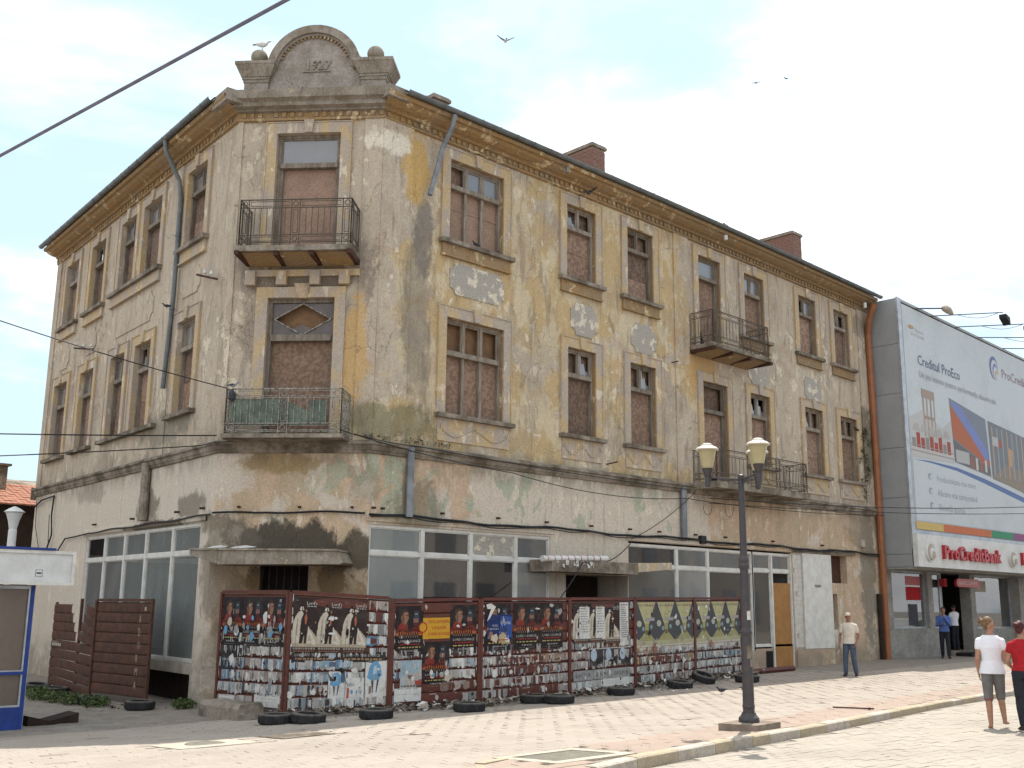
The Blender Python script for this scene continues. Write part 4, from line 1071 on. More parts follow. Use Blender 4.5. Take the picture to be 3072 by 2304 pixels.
# ------------------------------------------------------------------ pipes and fittings of the building
def pipe(pts, r, mat, name='downpipe', seg=10, rings=()):
    mb = MB(); mb.tube(pts, r, seg)
    for p in rings: mb.tube([(p[0], p[1], p[2] - .03), (p[0], p[1], p[2] + .03)], r + .012, seg)
    return mb.build(name, mat, B, smooth=False)
pipe([FL(3.32, .60, 13.80), FL(3.30, .56, 13.5), FL(3.22, .18, 12.75), FL(3.16, .12, 12.25), FL(3.16, .12, 9.5), FL(3.40, .12, 7.12)], .062, 'zinc', rings=[FL(3.16, .12, 11.2), FL(3.18, .12, 9.2)])
pipe([FR(1.75, .60, 13.75), FR(1.72, .55, 13.45), FR(1.62, .30, 12.9), FR(1.38, .16, 11.65)], .065, 'zinc_blue')
pipe([FR(1.07, .10, 5.36), FR(1.07, .10, 3.72)], .095, 'zinc_blue'); pipe([FR(11.3, .10, 5.25), FR(11.3, .10, 3.76)], .10, 'zinc_blue'); pipe([FL(4.1, .12, 5.25), FL(4.06, .12, 3.78)], .12, 'concrete_trim')
pipe([FR(22.7, .55, 13.5), FR(22.75, .3, 12.9), FR(22.86, .16, 12.3), FR(22.92, .16, 9), FR(22.94, .16, -.02)], .12, 'pipe_brown', rings=[FR(22.93, .16, z) for z in (2.5, 5, 7.5, 10)])
pipe([FR(22.66, .1, 2.3), FR(22.68, .1, 0)], .09, 'dark_brown')
pipe([FR(5.9, .5, 13.66), FR(5.9, .5, 13.5)], .05, 'zinc_blue'); pipe([FR(13.2, .56, 13.6), FR(13.2, .56, 13.45)], .06, 'white_paint'); pipe([FR(22.0, .56, 13.35), FR(22.0, .56, 13.15)], .06, 'white_paint')
def insulator_bar(T, u0, u1, z0, z1, d, n, ends):
    bar = part_empty('insulator_bracket', B, T(u0, d, z0))
    mb = MB(); mb.tube([T(u0, d, z0), T(u1, d, z1)], .028, 4); mb.build('bar', 'rust', bar)
    for k in range(n):
        t_ = ends[k]; u, z = u0 + (u1 - u0) * t_, z0 + (z1 - z0) * t_
        mb = MB(); mb.lathe(T(u, d, z), [(.012, .0), (.012, .07), (.045, .075), (.05, .11), (.03, .15), (.035, .17), (.01, .19)], 10); mb.build('insulator', 'white_paint', bar)
insulator_bar(FL, 1.55, .28, 9.72, 9.30, .18, 2, (.40, .72))
insulator_bar(FL, 11.1, 9.15, 9.62, 9.22, .18, 3, (.05, .5, .9))
mb = MB()   # old bolts left in the wall over the shops
for T, us in ((FC, (.6, 2.0, 3.2)), (FR, (.1, .35, 2.1, 3.9, 5.6, 7.3, 8.9, 10.2, 11.9, 13.4, 16.0, 19.0)), (FL, (.5, 2.0, 5.0, 8.0))):
    for u in us: mb.tube([T(u, 0, 3.88), T(u, .12, 3.87)], .03, 6)
mb.tube([FR(8.0, 0, 5.62), FR(8.25, .2, 5.7)], .02, 5); mb.tube([FR(11.0, 0, 9.05), FR(11.0, .25, 9.05)], .02, 5)
o = mb.build('bolts', 'rust', B); o['kind'] = 'stuff'
mb = MB(); mb.box(FR, 12.1, 12.35, 0, .12, 3.62, 3.86); mb.build('junction_box', 'cable_black', B)
mb = MB(); mb.box(FR, 21.6, 21.85, .0, .10, 3.95, 4.2); mb.build('junction_box', 'kerb_white', B)
def stuff_leaves(name, mat, parent, centres, n, size, origin=None, hang=0.0):
    mb = MB()
    for c, r in centres:
        for _ in range(n):
            v = Vector((R_.gauss(0, 1), R_.gauss(0, 1), R_.gauss(0, 1))).normalized() * (R_.random() ** .5)
            p = Vector((c[0] + v.x * r[0], c[1] + v.y * r[1], c[2] + v.z * r[2]))
            a = Vector((R_.gauss(0, 1), R_.gauss(0, 1), R_.gauss(0, .7))).normalized(); b = a.orthogonal().normalized()
            b = Matrix.Rotation(R_.uniform(0, 6.28), 3, a) @ b; s = size * R_.uniform(.6, 1.4)
            mb.face([p - a * s, p + b * s * .45, p + a * s, p - b * s * .45])
    o = mb.build(name, mat, parent, origin or None, recalc=False); o['kind'] = 'stuff'
    return o
ivy = [(FR(22.2 + R_.uniform(-.25, .45), .08, z), (.18, .06, .22)) for z in (8.35, 8.1, 7.9, 7.6, 7.3, 7.0, 6.8, 6.5, 6.3, 8.3, 5.9, 7.2)] + [(FR(21.7, .06, 8.35), (.4, .05, .08)), (FR(22.9, .06, 7.0), (.12, .05, .12))]
stuff_leaves('climber_remains', 'leaf_dry', B, ivy, 26, .05)
stuff_leaves('moss_tufts', 'leaf_dry', B, [(FR(u, .08, 5.5), (.5, .08, .07)) for u in (.3, 1.2, 2.0)] + [(FC(3.5, .1, 5.46), (.2, .1, .06))], 40, .035)
stuff_leaves('roof_weeds', 'leaf_dry', B, [(FC(2.85, -.1, 14.95), (.10, .08, .08)), (FC(.8, -.1, 14.92), (.14, .08, .07)), (FC(1.8, .1, 13.98), (1.7, .1, .03)), (FR(13.3, .5, 14.0), (.15, .05, .05))], 40, .03)

# ------------------------------------------------------------------ hoarding of profiled sheets pasted over with bills
def panel_T(a, b, base, zk=1.0):
    (e, L) = unit(a, b); n = (e[1], -e[0])
    if n[0] * a[0] + n[1] * a[1] > 0: n = (-n[0], -n[1])
    za, zb = gz(*a) + base, gz(*b) + base; K0, K1_ = zk if isinstance(zk, tuple) else (zk, zk)
    return (lambda u, d, z: (a[0] + e[0] * u + n[0] * d, a[1] + e[1] * u + n[1] * d, za + (zb - za) * u / L + z * (K0 + (K1_ - K0) * u / L))), L
def slat(T, par, mat, u0, u1, z0, pitch=.19, dz0=0.0, dz1=0.0, bend=0.0, cut=None):
    sec = [(-.004, .0), (.026, .012), (.031, .05), (.031, .125), (.026, .172), (-.004, .1895)]
    mb = MB(); n = 3
    for i in range(n):
        for (d0, q0), (d1, q1) in zip(sec, sec[1:]):
            def p(k, d, q):
                t_ = k / n; return T(u0 + (u1 - u0) * t_, d + bend * math.sin(math.pi * t_), z0 + q * pitch / .19 + dz0 + (dz1 - dz0) * t_)
            mb.face([p(i, d0, q0), p(i + 1, d0, q0), p(i + 1, d1, q1), p(i, d1, q1)])
    return mb.build('slat', mat, par, recalc=False)
class Print:
    """flat print laid up from coloured shapes, each a hair above the last"""
    def __init__(s, T, u, z, w, h, d=.036): s.T = T; s.u = u; s.z = z; s.w = w; s.h = h; s.d = d; s.mb = MB(); s.k = 0; s.inc = .0006
    def poly(s, pts, c):
        s.k += 1; s.mb.col = c; dd = s.d + s.inc * s.k
        s.mb.face([s.T(s.u + x * s.w, dd, s.z + y * s.h) for x, y in pts])
    def rect(s, x0, x1, y0, y1, c): s.poly([(x0, y0), (x1, y0), (x1, y1), (x0, y1)], c)
    def ell(s, cx, cy, rx, ry, c, n=12, a0=0.0): s.poly([(cx + rx * math.cos(2 * math.pi * k / n + a0), cy + ry * math.sin(2 * math.pi * k / n + a0)) for k in range(n)], c)
    def text(s, t, x, y, h, w, c, res=1):
        s.k += 1; s.mb.col = c; add_text(s.mb, s.T, t, s.u + x * s.w, s.z + y * s.h, h * s.h, w * s.w, d=s.d + s.inc * s.k, res=res)
    def bars(s, x0, x1, y, h, n, c):
        x = x0
        while x < x1:
            l = R_.uniform(.3, 1) * (x1 - x0) / n; s.rect(x, min(x + l, x1), y, y + h, c); x += l + (x1 - x0) / n * .25
    def sheet(s, c, rag=0.0):
        if not rag: s.rect(0, 1, 0, 1, c)
        else:
            pts = [(0, 1), (1, 1)]; n = 7
            for i in range(n + 1): pts.append((1 - i / n, R_.uniform(-.3, 1) * rag))
            s.poly(pts[::-1], c)
    def scrap(s, x, y, r, c):
        n = 7; s.poly([(x + r * R_.uniform(.45, 1.1) * math.cos(6.283 * k / n), y + r * s.w / s.h * R_.uniform(.45, 1.1) * math.sin(6.283 * k / n)) for k in range(n)], c)
    def done(s, par, label=None):
        o = s.mb.build('poster', 'print', par, recalc=False)
        if label: o['label'] = label
        return o
BLK = (.018, .013, .014); SKIN = (.27, .135, .085); REDG = (.22, .03, .018); CRM = (.50, .43, .33); WHT = (.60, .585, .55); GRY = (.27, .265, .26); BLU = (.13, .30, .47)
def show_bill(T, par, u, z, w=.60, h=.86, torn=0, label=None, lower=True):
    p = Print(T, u, z, w, h); p.sheet(BLK)
    p.poly([(0, .40), (1, .40), (1, .50), (.85, .60), (.62, .56), (.5, .50), (.36, .60), (.1, .56), (0, .50)], (.13, .022, .016))
    p.poly([(.02, .40), (.98, .40), (.98, .45), (.7, .485), (.45, .46), (.25, .49), (.02, .45)], (.36, .10, .035))
    p.poly([(.12, .50), (.42, .50), (.45, .60), (.36, .68), (.22, .68), (.1, .60)], (.20, .028, .02))                                 # shoulders
    p.ell(.31, .81, .165, .135, (.04, .026, .02)); p.poly([(.22, .66), (.33, .62), (.41, .66), (.44, .72), (.47, .755), (.44, .80), (.44, .87), (.32, .88), (.23, .82), (.20, .74)], SKIN)   # profile of the first face
    p.poly([(.22, .66), (.30, .63), (.31, .74), (.27, .86), (.21, .80)], (.15, .07, .045)); p.ell(.205, .76, .022, .035, (.20, .10, .065)); p.rect(.36, .43, .80, .815, (.03, .02, .015))
    p.ell(.73, .70, .10, .10, (.21, .11, .085)); p.poly([(.60, .745), (.88, .745), (.83, .80), (.84, .90), (.66, .90), (.66, .80)], (.035, .045, .055)); p.rect(.68, .79, .82, .845, (.20, .24, .27))
    p.poly([(.62, .58), (.86, .58), (.82, .66), (.66, .66)], (.07, .02, .02))
    for k in range(9):
        x = .14 + .082 * k; p.poly([(x - .022, .39), (x - .006, .50), (x - .01, .53), (x + .014, .53), (x + .01, .50), (x + .026, .39)], (.012, .01, .01)); p.poly([(x - .012, .365), (x, .41), (x + .012, .365)], (.45, .33, .25))
    p.text('LORD', .10, .265, .052, .30, (.46, .45, .43)); p.text('OF', .415, .295, .02, .09, (.36, .34, .32)); p.text('THE', .41, .265, .02, .10, (.36, .34, .32)); p.text('DANCE', .53, .265, .052, .37, (.46, .45, .43))
    p.bars(.16, .86, .215, .022, 8, (.33, .03, .025)); p.bars(.10, .90, .155, .022, 5, (.42, .33, .13)); p.bars(.3, .72, .08, .028, 4, (.26, .24, .22)); p.bars(.2, .8, .035, .010, 4, (.16, .15, .14))
    for k in range(torn): p.scrap(R_.uniform(.1, .9), R_.uniform(.15, .6), R_.uniform(.06, .16), R_.choice((WHT, CRM, BLU, GRY)))
    return p.done(par, label)
def suit_bill(T, par, u, z, w=.47, h=.95, label=None, lower='dark'):
    p = Print(T, u, z, w, h); p.sheet((.032, .02, .018)); dk = (.025, .017, .015); su = (.50, .44, .355)
    p.poly([(0, .10), (0, .40), (.12, .46), (.30, .40), (.5, .30), (.75, .42), (1, .28), (1, .10)], (.40, .33, .24))
    p.poly([(.02, .16), (.04, .52), (.12, .64), (.22, .72), (.36, .76), (.44, .70), (.36, .60), (.32, .40), (.30, .16)], su)
    p.poly([(.15, .30), (.22, .30), (.24, .60), (.19, .62)], (.33, .27, .21)); p.rect(.165, .175, .14, .50, dk)
    p.poly([(.30, .16), (.36, .46), (.40, .66), (.50, .72), (.66, .66), (.70, .50), (.62, .40), (.58, .16), (.50, .16), (.50, .34), (.42, .16)], dk)
    p.poly([(.49, .64), (.55, .71), (.60, .62), (.56, .50), (.51, .52)], (.34, .11, .06)); p.ell(.55, .75, .035, .03, SKIN)
    p.poly([(.62, .16), (.64, .48), (.74, .40), (.98, .18), (.95, .14)], (.54, .48, .40)); p.poly([(.66, .20), (.68, .36), (.80, .22)], (.40, .34, .27))
    p.poly([(.28, .765), (.46, .765), (.42, .83), (.33, .83)], WHT); p.ell(.38, .855, .055, .035, dk); p.ell(.39, .79, .035, .028, SKIN)
    for k in range(5): p.scrap(R_.uniform(.1, .95), R_.uniform(.18, .6), R_.uniform(.02, .05), R_.choice((dk, dk, (.2, .14, .1), WHT)))
    p.text("Lord's", .55, .865, .065, .42, (.55, .53, .50)); p.bars(.58, .95, .83, .016, 3, (.42, .40, .38)); p.bars(.1, .22, .93, .012, 2, (.2, .18, .17))
    p.rect(0, 1, 0, .10, (.04, .025, .022)); p.bars(.08, .95, .055, .035, 7, (.30, .24, .2)); p.bars(.1, .9, .015, .018, 8, (.28, .12, .07))
    return p.done(par, label)
def vessel_bill(T, par, u, z, w, h, label=None, cut=0.0):
    p = Print(T, u, z, w, h); p.sheet(WHT, .05); p.poly([(.12, .52), (.30, .46), (.62, .48), (.78, .60), (.70, .86), (.55, .97), (.36, .96), (.22, .82)], BLU)
    p.poly([(.38, .62), (.56, .64), (.52, .86), (.40, .82)], (.42, .50, .56)); p.poly([(.30, .46), (.36, .14), (.40, .14), (.42, .46)], (.07, .08, .1)); p.poly([(.56, .47), (.52, .14), (.56, .14), (.66, .49)], (.07, .08, .1))
    p.rect(.0, .035, 0, 1, (.03, .03, .03))
    return p.done(par, label)
def lower_jazz(T, par, u, z, w=.50, h=.94, label=None):
    p = Print(T, u, z, w, h); p.sheet((.065, .066, .070)); yl = (.42, .385, .21)
    p.poly([(.05, 1), (.97, 1), (.62, .48), (.42, .48)], yl); p.poly([(.42, .30), (.62, .30), (1.0, .06), (.0, .06)], (.31, .29, .13)); p.poly([(.42, .50), (.62, .50), (.60, .28), (.44, .28)], (.33, .29, .12))
    p.rect(0, 1, 0, .10, (.40, .37, .22)); p.ell(.34, .38, .07, .055, (.20, .30, .31)); p.ell(.74, .42, .07, .055, (.20, .30, .31)); p.ell(.52, .30, .10, .055, (.16, .13, .05))
    p.ell(.13, .50, .12, .075, (.42, .42, .36)); p.ell(.13, .50, .085, .053, (.38, .39, .32)); p.rect(.44, .90, .56, .64, (.34, .30, .30))
    for k, (ch, c) in enumerate(zip('NOMAD', ((.12, .20, .07), (.42, .17, .04), (.06, .20, .20), (.34, .05, .03), (.20, .06, .16)))): p.text(ch, .10 + .17 * k, .895, .07, .13, c)
    p.bars(.45, .6, .72, .012, 2, (.2, .18, .1))
    return p.done(par, label)
def notice(T, par, u, z, w, h, lines=9, label=None):
    p = Print(T, u, z, w, h, .042); p.sheet(WHT); 
    for k in range(lines):
        y = .93 - k * .8 / lines; p.bars(.1, R_.uniform(.6, .92), y, .018 if k else .03, 3, (.12, .12, .12))
    return p.done(par, label)
PAL = dict(white=[WHT, WHT, WHT, (.52, .50, .47), (.45, .42, .38), (.36, .34, .32), GRY, (.30, .36, .41), (.06, .05, .05)], blue=[WHT, (.30, .42, .52), (.14, .26, .38), (.40, .45, .48), (.5, .48, .45), (.04, .05, .07), (.10, .14, .2)],
           orange=[WHT, (.40, .28, .17), (.36, .19, .07), (.45, .37, .29), (.30, .20, .14), (.5, .46, .42)], pink=[(.52, .46, .42), (.45, .38, .34), WHT, (.36, .30, .28), (.25, .17, .14)], dark=[BLK, (.05, .04, .04), (.09, .07, .07), GRY, WHT, (.12, .1, .1)])
def torn(T, mb, u0, u1, z0, hue, dens=1.0, full=.16):
    pal = PAL[hue]; u = u0
    while u < u1:                      # larger remnants underneath
        w_ = min(R_.uniform(.10, .42), u1 - u)
        if R_.random() < dens * .85 and w_ > .03:
            c = R_.choice(pal[:4]); k_ = R_.uniform(.6, 1.0); mb.col = tuple(x * k_ for x in c); zt = z0 + .168; zb = z0 + .168 - full * R_.uniform(.8, 1.0); n = 6
            mb.face([T(a, .0325, b) for a, b in [(u, zt), (u + w_, zt)] + [(u + w_ * (1 - i / n), zb + R_.uniform(-.012, .03)) for i in range(n + 1)]][::-1])
        u += w_ * R_.uniform(.95, 1.1)
    u = u0
    while u < u1:
        w_ = R_.choice((.018, .025, .035, .05, .08, .14)); w_ = min(w_, u1 - u)
        if R_.random() < dens and w_ > .012:
            c = R_.choice(pal); k_ = R_.uniform(.62, 1.08); c = tuple(min(1, x * k_) for x in c); mb.col = c
            zt = z0 + .165 - R_.choice((0, 0, 0, .01, .03)); zb = z0 + .165 - full * R_.uniform(.72, 1.08)
            d = .0335 + R_.uniform(0, .004)
            pts = [(u, zt), (u + w_, zt)]; n = R_.randint(2, 4)
            for i in range(n + 1): pts.append((u + w_ * (1 - i / n), zb + R_.uniform(-.02, .05)))
            mb.face([T(a, d + (.012 if (k > 1 and R_.random() < .15) else 0), b) for k, (a, b) in enumerate(pts)][::-1])
            if R_.random() < .5:      # dark print or a tear across the scrap
                mb.col = R_.choice((BLK, GRY, (.2, .1, .06), WHT)); a = u + w_ * R_.uniform(.0, .7); ww = w_ * R_.uniform(.08, .3); b = R_.uniform(zb + .03, zt)
                mb.face([T(a, d + .002, b), T(a + ww, d + .002, b), T(a + ww * .8, d + .002, b - R_.uniform(.01, .06)), T(a, d + .002, b - R_.uniform(.01, .05))])
        u += w_ * R_.uniform(.9, 1.02)
def ragged(T, par, L, rows, p_, n):
    """white paper edges left standing round and between the bills"""
    mb = MB()
    for _ in range(n):
        u = R_.uniform(.05, L - .12); z = R_.choice(rows) * p_ + R_.uniform(.02, .2); mb.col = R_.choice((WHT, WHT, (.5, .48, .45), GRY, BLK, (.38, .36, .33)))
        w_, h = R_.uniform(.01, .10), R_.uniform(.015, .09); m_ = R_.randint(5, 7); d = .044 + R_.uniform(0, .012)
        mb.face([T(u + w_ * R_.uniform(.5, 1.1) * math.cos(6.283 * k / m_), d + (R_.uniform(0, .02) if k == 0 else 0), z + h * R_.uniform(.35, 1.1) * math.sin(6.283 * k / m_)) for k in range(m_)])
    for u in (.05, L - .085):      # torn side margins
        z = .3
        while z < 1.72:
            h = R_.uniform(.03, .16)
            if R_.random() < .5: mb.col = R_.choice((WHT, (.5, .48, .45))); x = R_.uniform(.012, .035) * (1 if u < .5 else -1); mb.face([T(u, .043, z), T(u + x, .045, z + h * .3), T(u + x * .6, .043, z + h), T(u, .043, z + h)])
            z += h + R_.uniform(0, .1)
    o = mb.build('paper_shreds', 'torn', par, recalc=False); o['kind'] = 'stuff'
def hoarding(a, b, label, bills=None, strips=(), mat='fence_red', nsl=9, base=.02, post_l=True, group='red sheet hoarding panels pasted with bills', H=1.81, zk=1.19):
    T, L = panel_T(a, b, base, zk)
    t = thing('hoarding_panel', label, 'hoarding panel', (*a, gz(*a)), group)
    for u, on in ((0, post_l), (L - .035, True)):
        if not on: continue
        mb = MB(); mb.box(T, u - .035, u + .035, .0, .06, -.16, H + .03); mb.build('post', mat, t)
    mb = MB(); mb.box(T, .03, L - .07, -.03, .055, H, H + .055); mb.build('top_rail', mat, t)
    for i in range(nsl): slat(T, t, mat, .037, L - .072, .08 + i * (H - .09) / nsl, (H - .09) / nsl, bend=R_.uniform(-.008, .01))
    if bills: bills(T, t, L)
    mb = MB(); p_ = (H - .09) / nsl
    if bills:
        ragged(T, t, L, range(0, 9), p_, int(L * 11))
        strips = list(strips) + [(r, 0, 1, R_.choice(('white', 'white', 'pink')), .55) for r in range(0, 5)]
    for row, u0, u1, hue, dens in strips: torn(T, mb, .05 + u0 * (L - .13), .05 + u1 * (L - .13), .08 + row * p_, hue, dens)
    if mb.f: o = mb.build('torn_bills', 'torn', t, recalc=False); o['kind'] = 'stuff'
    return t, T, L
HP = [(11.62, 21.5), (11.87, 19.19), (13.58, 18.02), (15.45, 17.39), (18.38, 17.59), (21.06, 17.89), (24.09, 18.33), (26.75, 18.66)]
def bA(T, t, L):
    for i in range(3): show_bill(T, t, .08 + i * .72, 1.0, .70, .76, torn=5, label='torn dark bill, its lower half in shreds')
    p = Print(T, .1, .62, .55, .30); p.sheet((.03, .03, .035), .2); p.bars(.1, .9, .5, .1, 5, GRY); p.scrap(.7, .6, .2, WHT); p.done(t)
    notice(T, t, .12, .08, .55, .16, 3); notice(T, t, 1.35, .10, .85, .18, 3)
hoarding(HP[0], HP[1], 'hoarding panel running back to the corner wall, thick with shredded white bills', bA,
         [(5, 0, .55, 'blue', .8), (5, .55, 1, 'white', .95), (4, .1, .5, 'dark', .9), (4, .5, 1, 'white', .95), (3, 0, .4, 'blue', .95), (3, .5, 1, 'blue', .95), (2, .05, .35, 'blue', .8), (2, .3, 1, 'pink', .95), (1, .35, 1, 'white', .95), (0, .4, 1, 'white', .4), (6, .1, .9, 'white', .35)], zk=(1.335, 1.315))
def bB(T, t, L):
    for i in range(3): suit_bill(T, t, .06 + i * .50, .93, .50, .84, label='dark bill with a figure in a pale suit')
    for i in range(2):
        p = Print(T, .08 + i * .98, .78, .92, .17); p.sheet((.03, .022, .022), .2); p.text('LORD OF THE DANCE', .06, .55, .26, .8, (.42, .40, .38)); p.bars(.08, .9, .25, .14, 8, (.34, .2, .1)); p.done(t)
    vessel_bill(T, t, 1.55, .22, .45, .60); 
    p = Print(T, 1.16, .20, .40, .34); p.sheet(WHT, .04); p.text('Vino', .08, .62, .2, .42, (.05, .05, .06)); p.poly([(.10, .08), (.22, .06), (.24, .52), (.12, .54)], (.42, .10, .06)); p.ell(.36, .36, .07, .1, BLU); p.poly([(.55, .25), (.62, .25), (.66, .42), (.58, .44)], BLU); p.ell(.8, .36, .07, .09, (.25, .2, .3)); p.done(t, 'white bill lettered Vino')
    vessel_bill(T, t, .82, .22, .36, .42)
hoarding(HP[1], HP[2], 'hoarding panel at the street corner with a row of bills of pale suited figures', bB,
         [(8, .80, 1, 'pink', .95), (7, .8, 1, 'white', .95), (6, .78, 1, 'white', .9), (5, .78, 1, 'blue', .8), (4, 0, .4, 'white', .95), (4, .45, .75, 'white', .8), (3, 0, .62, 'blue', .97), (2, 0, .6, 'blue', .97), (1, 0, .4, 'white', .97), (0, 0, .6, 'white', .95), (0, .6, .75, 'blue', .95), (0, .75, 1, 'pink', .7), (5, .0, .7, 'white', .25)], zk=(1.315, 1.215))
def bC(T, t, L):
    show_bill(T, t, .07, .90, .60, .84, 1); show_bill(T, t, L - .70, .90, .60, .84, 0)
    p = Print(T, .66, 1.17, .60, .36, .050); p.sheet((.52, .27, .025)); p.ell(.0, .55, .16, .26, (.36, .03, .02), 16); p.ell(.0, .55, .12, .20, (.52, .27, .025), 16)
    for k, s_ in enumerate(('PERICOL DESPRINDERE', 'A UNOR BUCATI', 'DE FATADE SAU CORNISE')): p.text(s_, (.2, .34, .2)[k], .74 - k * .29, .14, (.78, .52, .78)[k], (.36, .03, .02))
    o = p.done(t, 'yellow warning sign with red lettering'); o.name = 'warning_sign'
    show_bill(T, t, .67, .34, .60, .78, 5)
    p = Print(T, .20, .36, .46, .46); p.sheet((.40, .42, .42)); p.poly([(0, .3), (.3, .6), (.6, .4), (1, .75), (1, 1), (0, 1)], (.30, .38, .43)); p.poly([(.2, 0), (.35, .35), (.55, .4), (.65, 0)], (.45, .38, .33)); p.rect(.7, 1, .1, .3, (.35, .06, .04)); p.bars(.05, .95, .04, .06, 5, (.1, .1, .1)); p.done(t)
    notice(T, t, .08, .14, .58, .22, 2)
hoarding(HP[2], HP[3], 'hoarding panel with the yellow warning sign between two dark show bills', bC,
         [(4, 0, .35, 'pink', .9), (4, .6, 1, 'white', .95), (3, 0, .14, 'white', .9), (3, .62, .98, 'white', .95), (2, .63, .98, 'white', .95), (5, .2, .4, 'white', .5), (2, 0, .14, 'blue', .8)])
def bD(T, t, L):
    show_bill(T, t, .10, .92, .82, .84, 1); show_bill(T, t, 1.00, .92, .82, .84, 0, 'unbroken dark show bill, middle of its panel'); show_bill(T, t, 1.86, .92, .82, .84, 1)
    p = Print(T, .16, 1.10, .78, .46, .050); p.sheet((.012, .025, .11), .1); p.poly([(.5, .1), (1, .1), (1, .9), (.55, .95)], (.03, .07, .26)); p.text('Gregorian', .52, .62, .16, .42, (.5, .52, .58)); p.text('MUSIC', .2, .52, .10, .24, (.45, .46, .5)); p.bars(.1, .45, .42, .05, 3, (.3, .3, .36)); p.ell(.15, .2, .09, .16, SKIN); p.scrap(.65, .1, .22, (.42, .32, .16)); p.scrap(.8, .0, .12, WHT); p.done(t, 'blue bill pasted over a dark one')
    p = Print(T, .12, 1.56, .3, .2, .055); p.poly([(.0, .9), (.5, 1), (1, .7), (.7, .2), (.4, -.3), (.1, -.6), (.35, .1), (.5, .5), (.1, .5)], WHT); p.done(t, 'curl of white paper peeling off')
hoarding(HP[3], HP[4], 'hoarding panel with three dark show bills in a row over bands of shreds', bD,
         [(3, 0, .45, 'white', .95), (3, .45, 1, 'orange', .9), (2, .0, .6, 'white', .9), (2, .6, 1, 'pink', .95), (1, 0, 1, 'pink', .92), (0, .2, .5, 'white', .35), (4, .1, .4, 'white', .5)])
def bE(T, t, L):
    suit_bill(T, t, .10, .98, .62, .78); suit_bill(T, t, .72, .98, .60, .78); suit_bill(T, t, 1.36, .94, .66, .82)
    notice(T, t, .36, 1.06, .40, .62, 10, 'white notice sheet'); notice(T, t, 1.02, 1.06, .36, .62, 10, 'white notice sheet'); notice(T, t, 2.02, .90, .38, .86, 16, 'long white notice of close print')
    for i in range(3):
        p = Print(T, .74 + i * .60, .52, .58, .34); p.sheet((.05, .04, .04)); p.rect(0, .02, 0, 1, WHT); p.rect(0, 1, .96, 1, WHT); p.ell(.34, .62, .22, .36, (.38, .45, .52), 12); p.poly([(.5, .1), (.95, .1), (.9, .5), (.55, .4)], (.02, .02, .02)); p.done(t)
        p = Print(T, .14 + i * .78, .26, .76, .19); p.sheet((.30, .29, .28)); p.text('GAN PUR', .08, .3, .4, .8, (.05, .05, .05)); p.done(t)
    notice(T, t, 1.3, .1, 1.1, .16, 3)
hoarding(HP[4], HP[5], 'hoarding panel with two narrow white notices beside a column of close print', bE,
         [(4, 0, .6, 'white', .95), (4, .6, 1, 'orange', .8), (3, 0, .28, 'pink', .95), (2, 0, .25, 'pink', .9), (0, 0, .5, 'pink', .95), (5, 0, .5, 'white', .5), (8, .94, 1, 'white', .8), (7, .94, 1, 'dark', .8)])
def bF(T, t, L):
    n = 3; w_ = (L - .16) / n
    for i in range(n): lower_jazz(T, t, .07 + i * w_, .86, w_ - .005, .90)
    p = Print(T, .07, .74, L - .16, .15); p.sheet((.52, .48, .41), .25); p.bars(.02, .98, .5, .1, 30, (.3, .2, .15)); p.scrap(.3, .4, .05, (.3, .14, .1)); p.done(t, 'pale paste strip along the foot of the bills')
hoarding(HP[5], HP[6], 'hoarding panel of three yellow and black bills, left of the pair by the lamp', bF,
         [(3, 0, .35, 'orange', .95), (3, .35, 1, 'white', .9), (2, 0, .6, 'orange', .8), (2, .6, 1, 'orange', .95), (1, .05, .35, 'white', .95), (1, .4, 1, 'white', .7), (0, .05, .3, 'white', .9), (0, .45, .6, 'white', .8), (0, .6, 1, 'pink', .9)])
hoarding(HP[6], HP[7], 'hoarding panel of yellow and black bills ending behind the lamp post', bF,
         [(3, 0, 1, 'white', .97), (2, 0, .5, 'white', .97), (2, .5, 1, 'blue', .95), (1, 0, 1, 'white', .95), (0, .3, 1, 'white', .7), (0, 0, .3, 'pink', .6)])
# bare rusty pair in the side street
TL, LLn = panel_T((10.73, 25.99), (10.95, 23.39), .05)
t, T, L = hoarding((10.73, 25.99), (10.95, 23.39), 'bare rusty hoarding panel scratched with letters in the side street', None, (), 'fence_old', 9, .05, True, None, 1.78, 1.24)
mb = MB(); mb.col = (.42, .32, .22)
for k, ch in enumerate('ADORMA'):
    h = .15; z = 1.40 - k * .235; u = L - .58 - .03 * (k > 2)
    vs_, fs = text_geo(ch, 1); mb.mesh([T(u + v[0] * .17, .036, z + v[1] * .21) for v in vs_], fs)
mb.box(T, L - .36, L - .28, .034, .037, 1.62, 1.69)
mb.build('scratched_letters', 'print', t, recalc=False)
T, L = panel_T((11.0, 29.4), (10.74, 26.06), .05, 1.22)
t = thing('hoarding_panel', 'broken rusty hoarding panel with a V-shaped gap torn in its sheets', 'hoarding panel', (11.0, 29.4, gz(11, 29.4)))
for u, h in ((0, 1.78), (L * .62, 1.86)):
    mb = MB(); mb.box(T, u - .035, u + .035, -.06, .0, -.2, h); mb.build('post', 'fence_old', t)
for i in range(9):
    z = .06 + i * .187
    if i < 5:
        sag = -.05 * (5 - i) / 5
        slat(T, t, 'fence_old', .0, L * .52, z, .187, 0, sag); slat(T, t, 'fence_old', L * .52, L - .02, z, .187, sag, sag * 1.6 - .03)
    else:
        slat(T, t, 'fence_old', 0, L * (.60 - .05 * (i - 5)), z, .187); slat(T, t, 'fence_old', L * (.66 + .045 * (i - 5)), L - .02, z, .187, .03, -.06, .05)
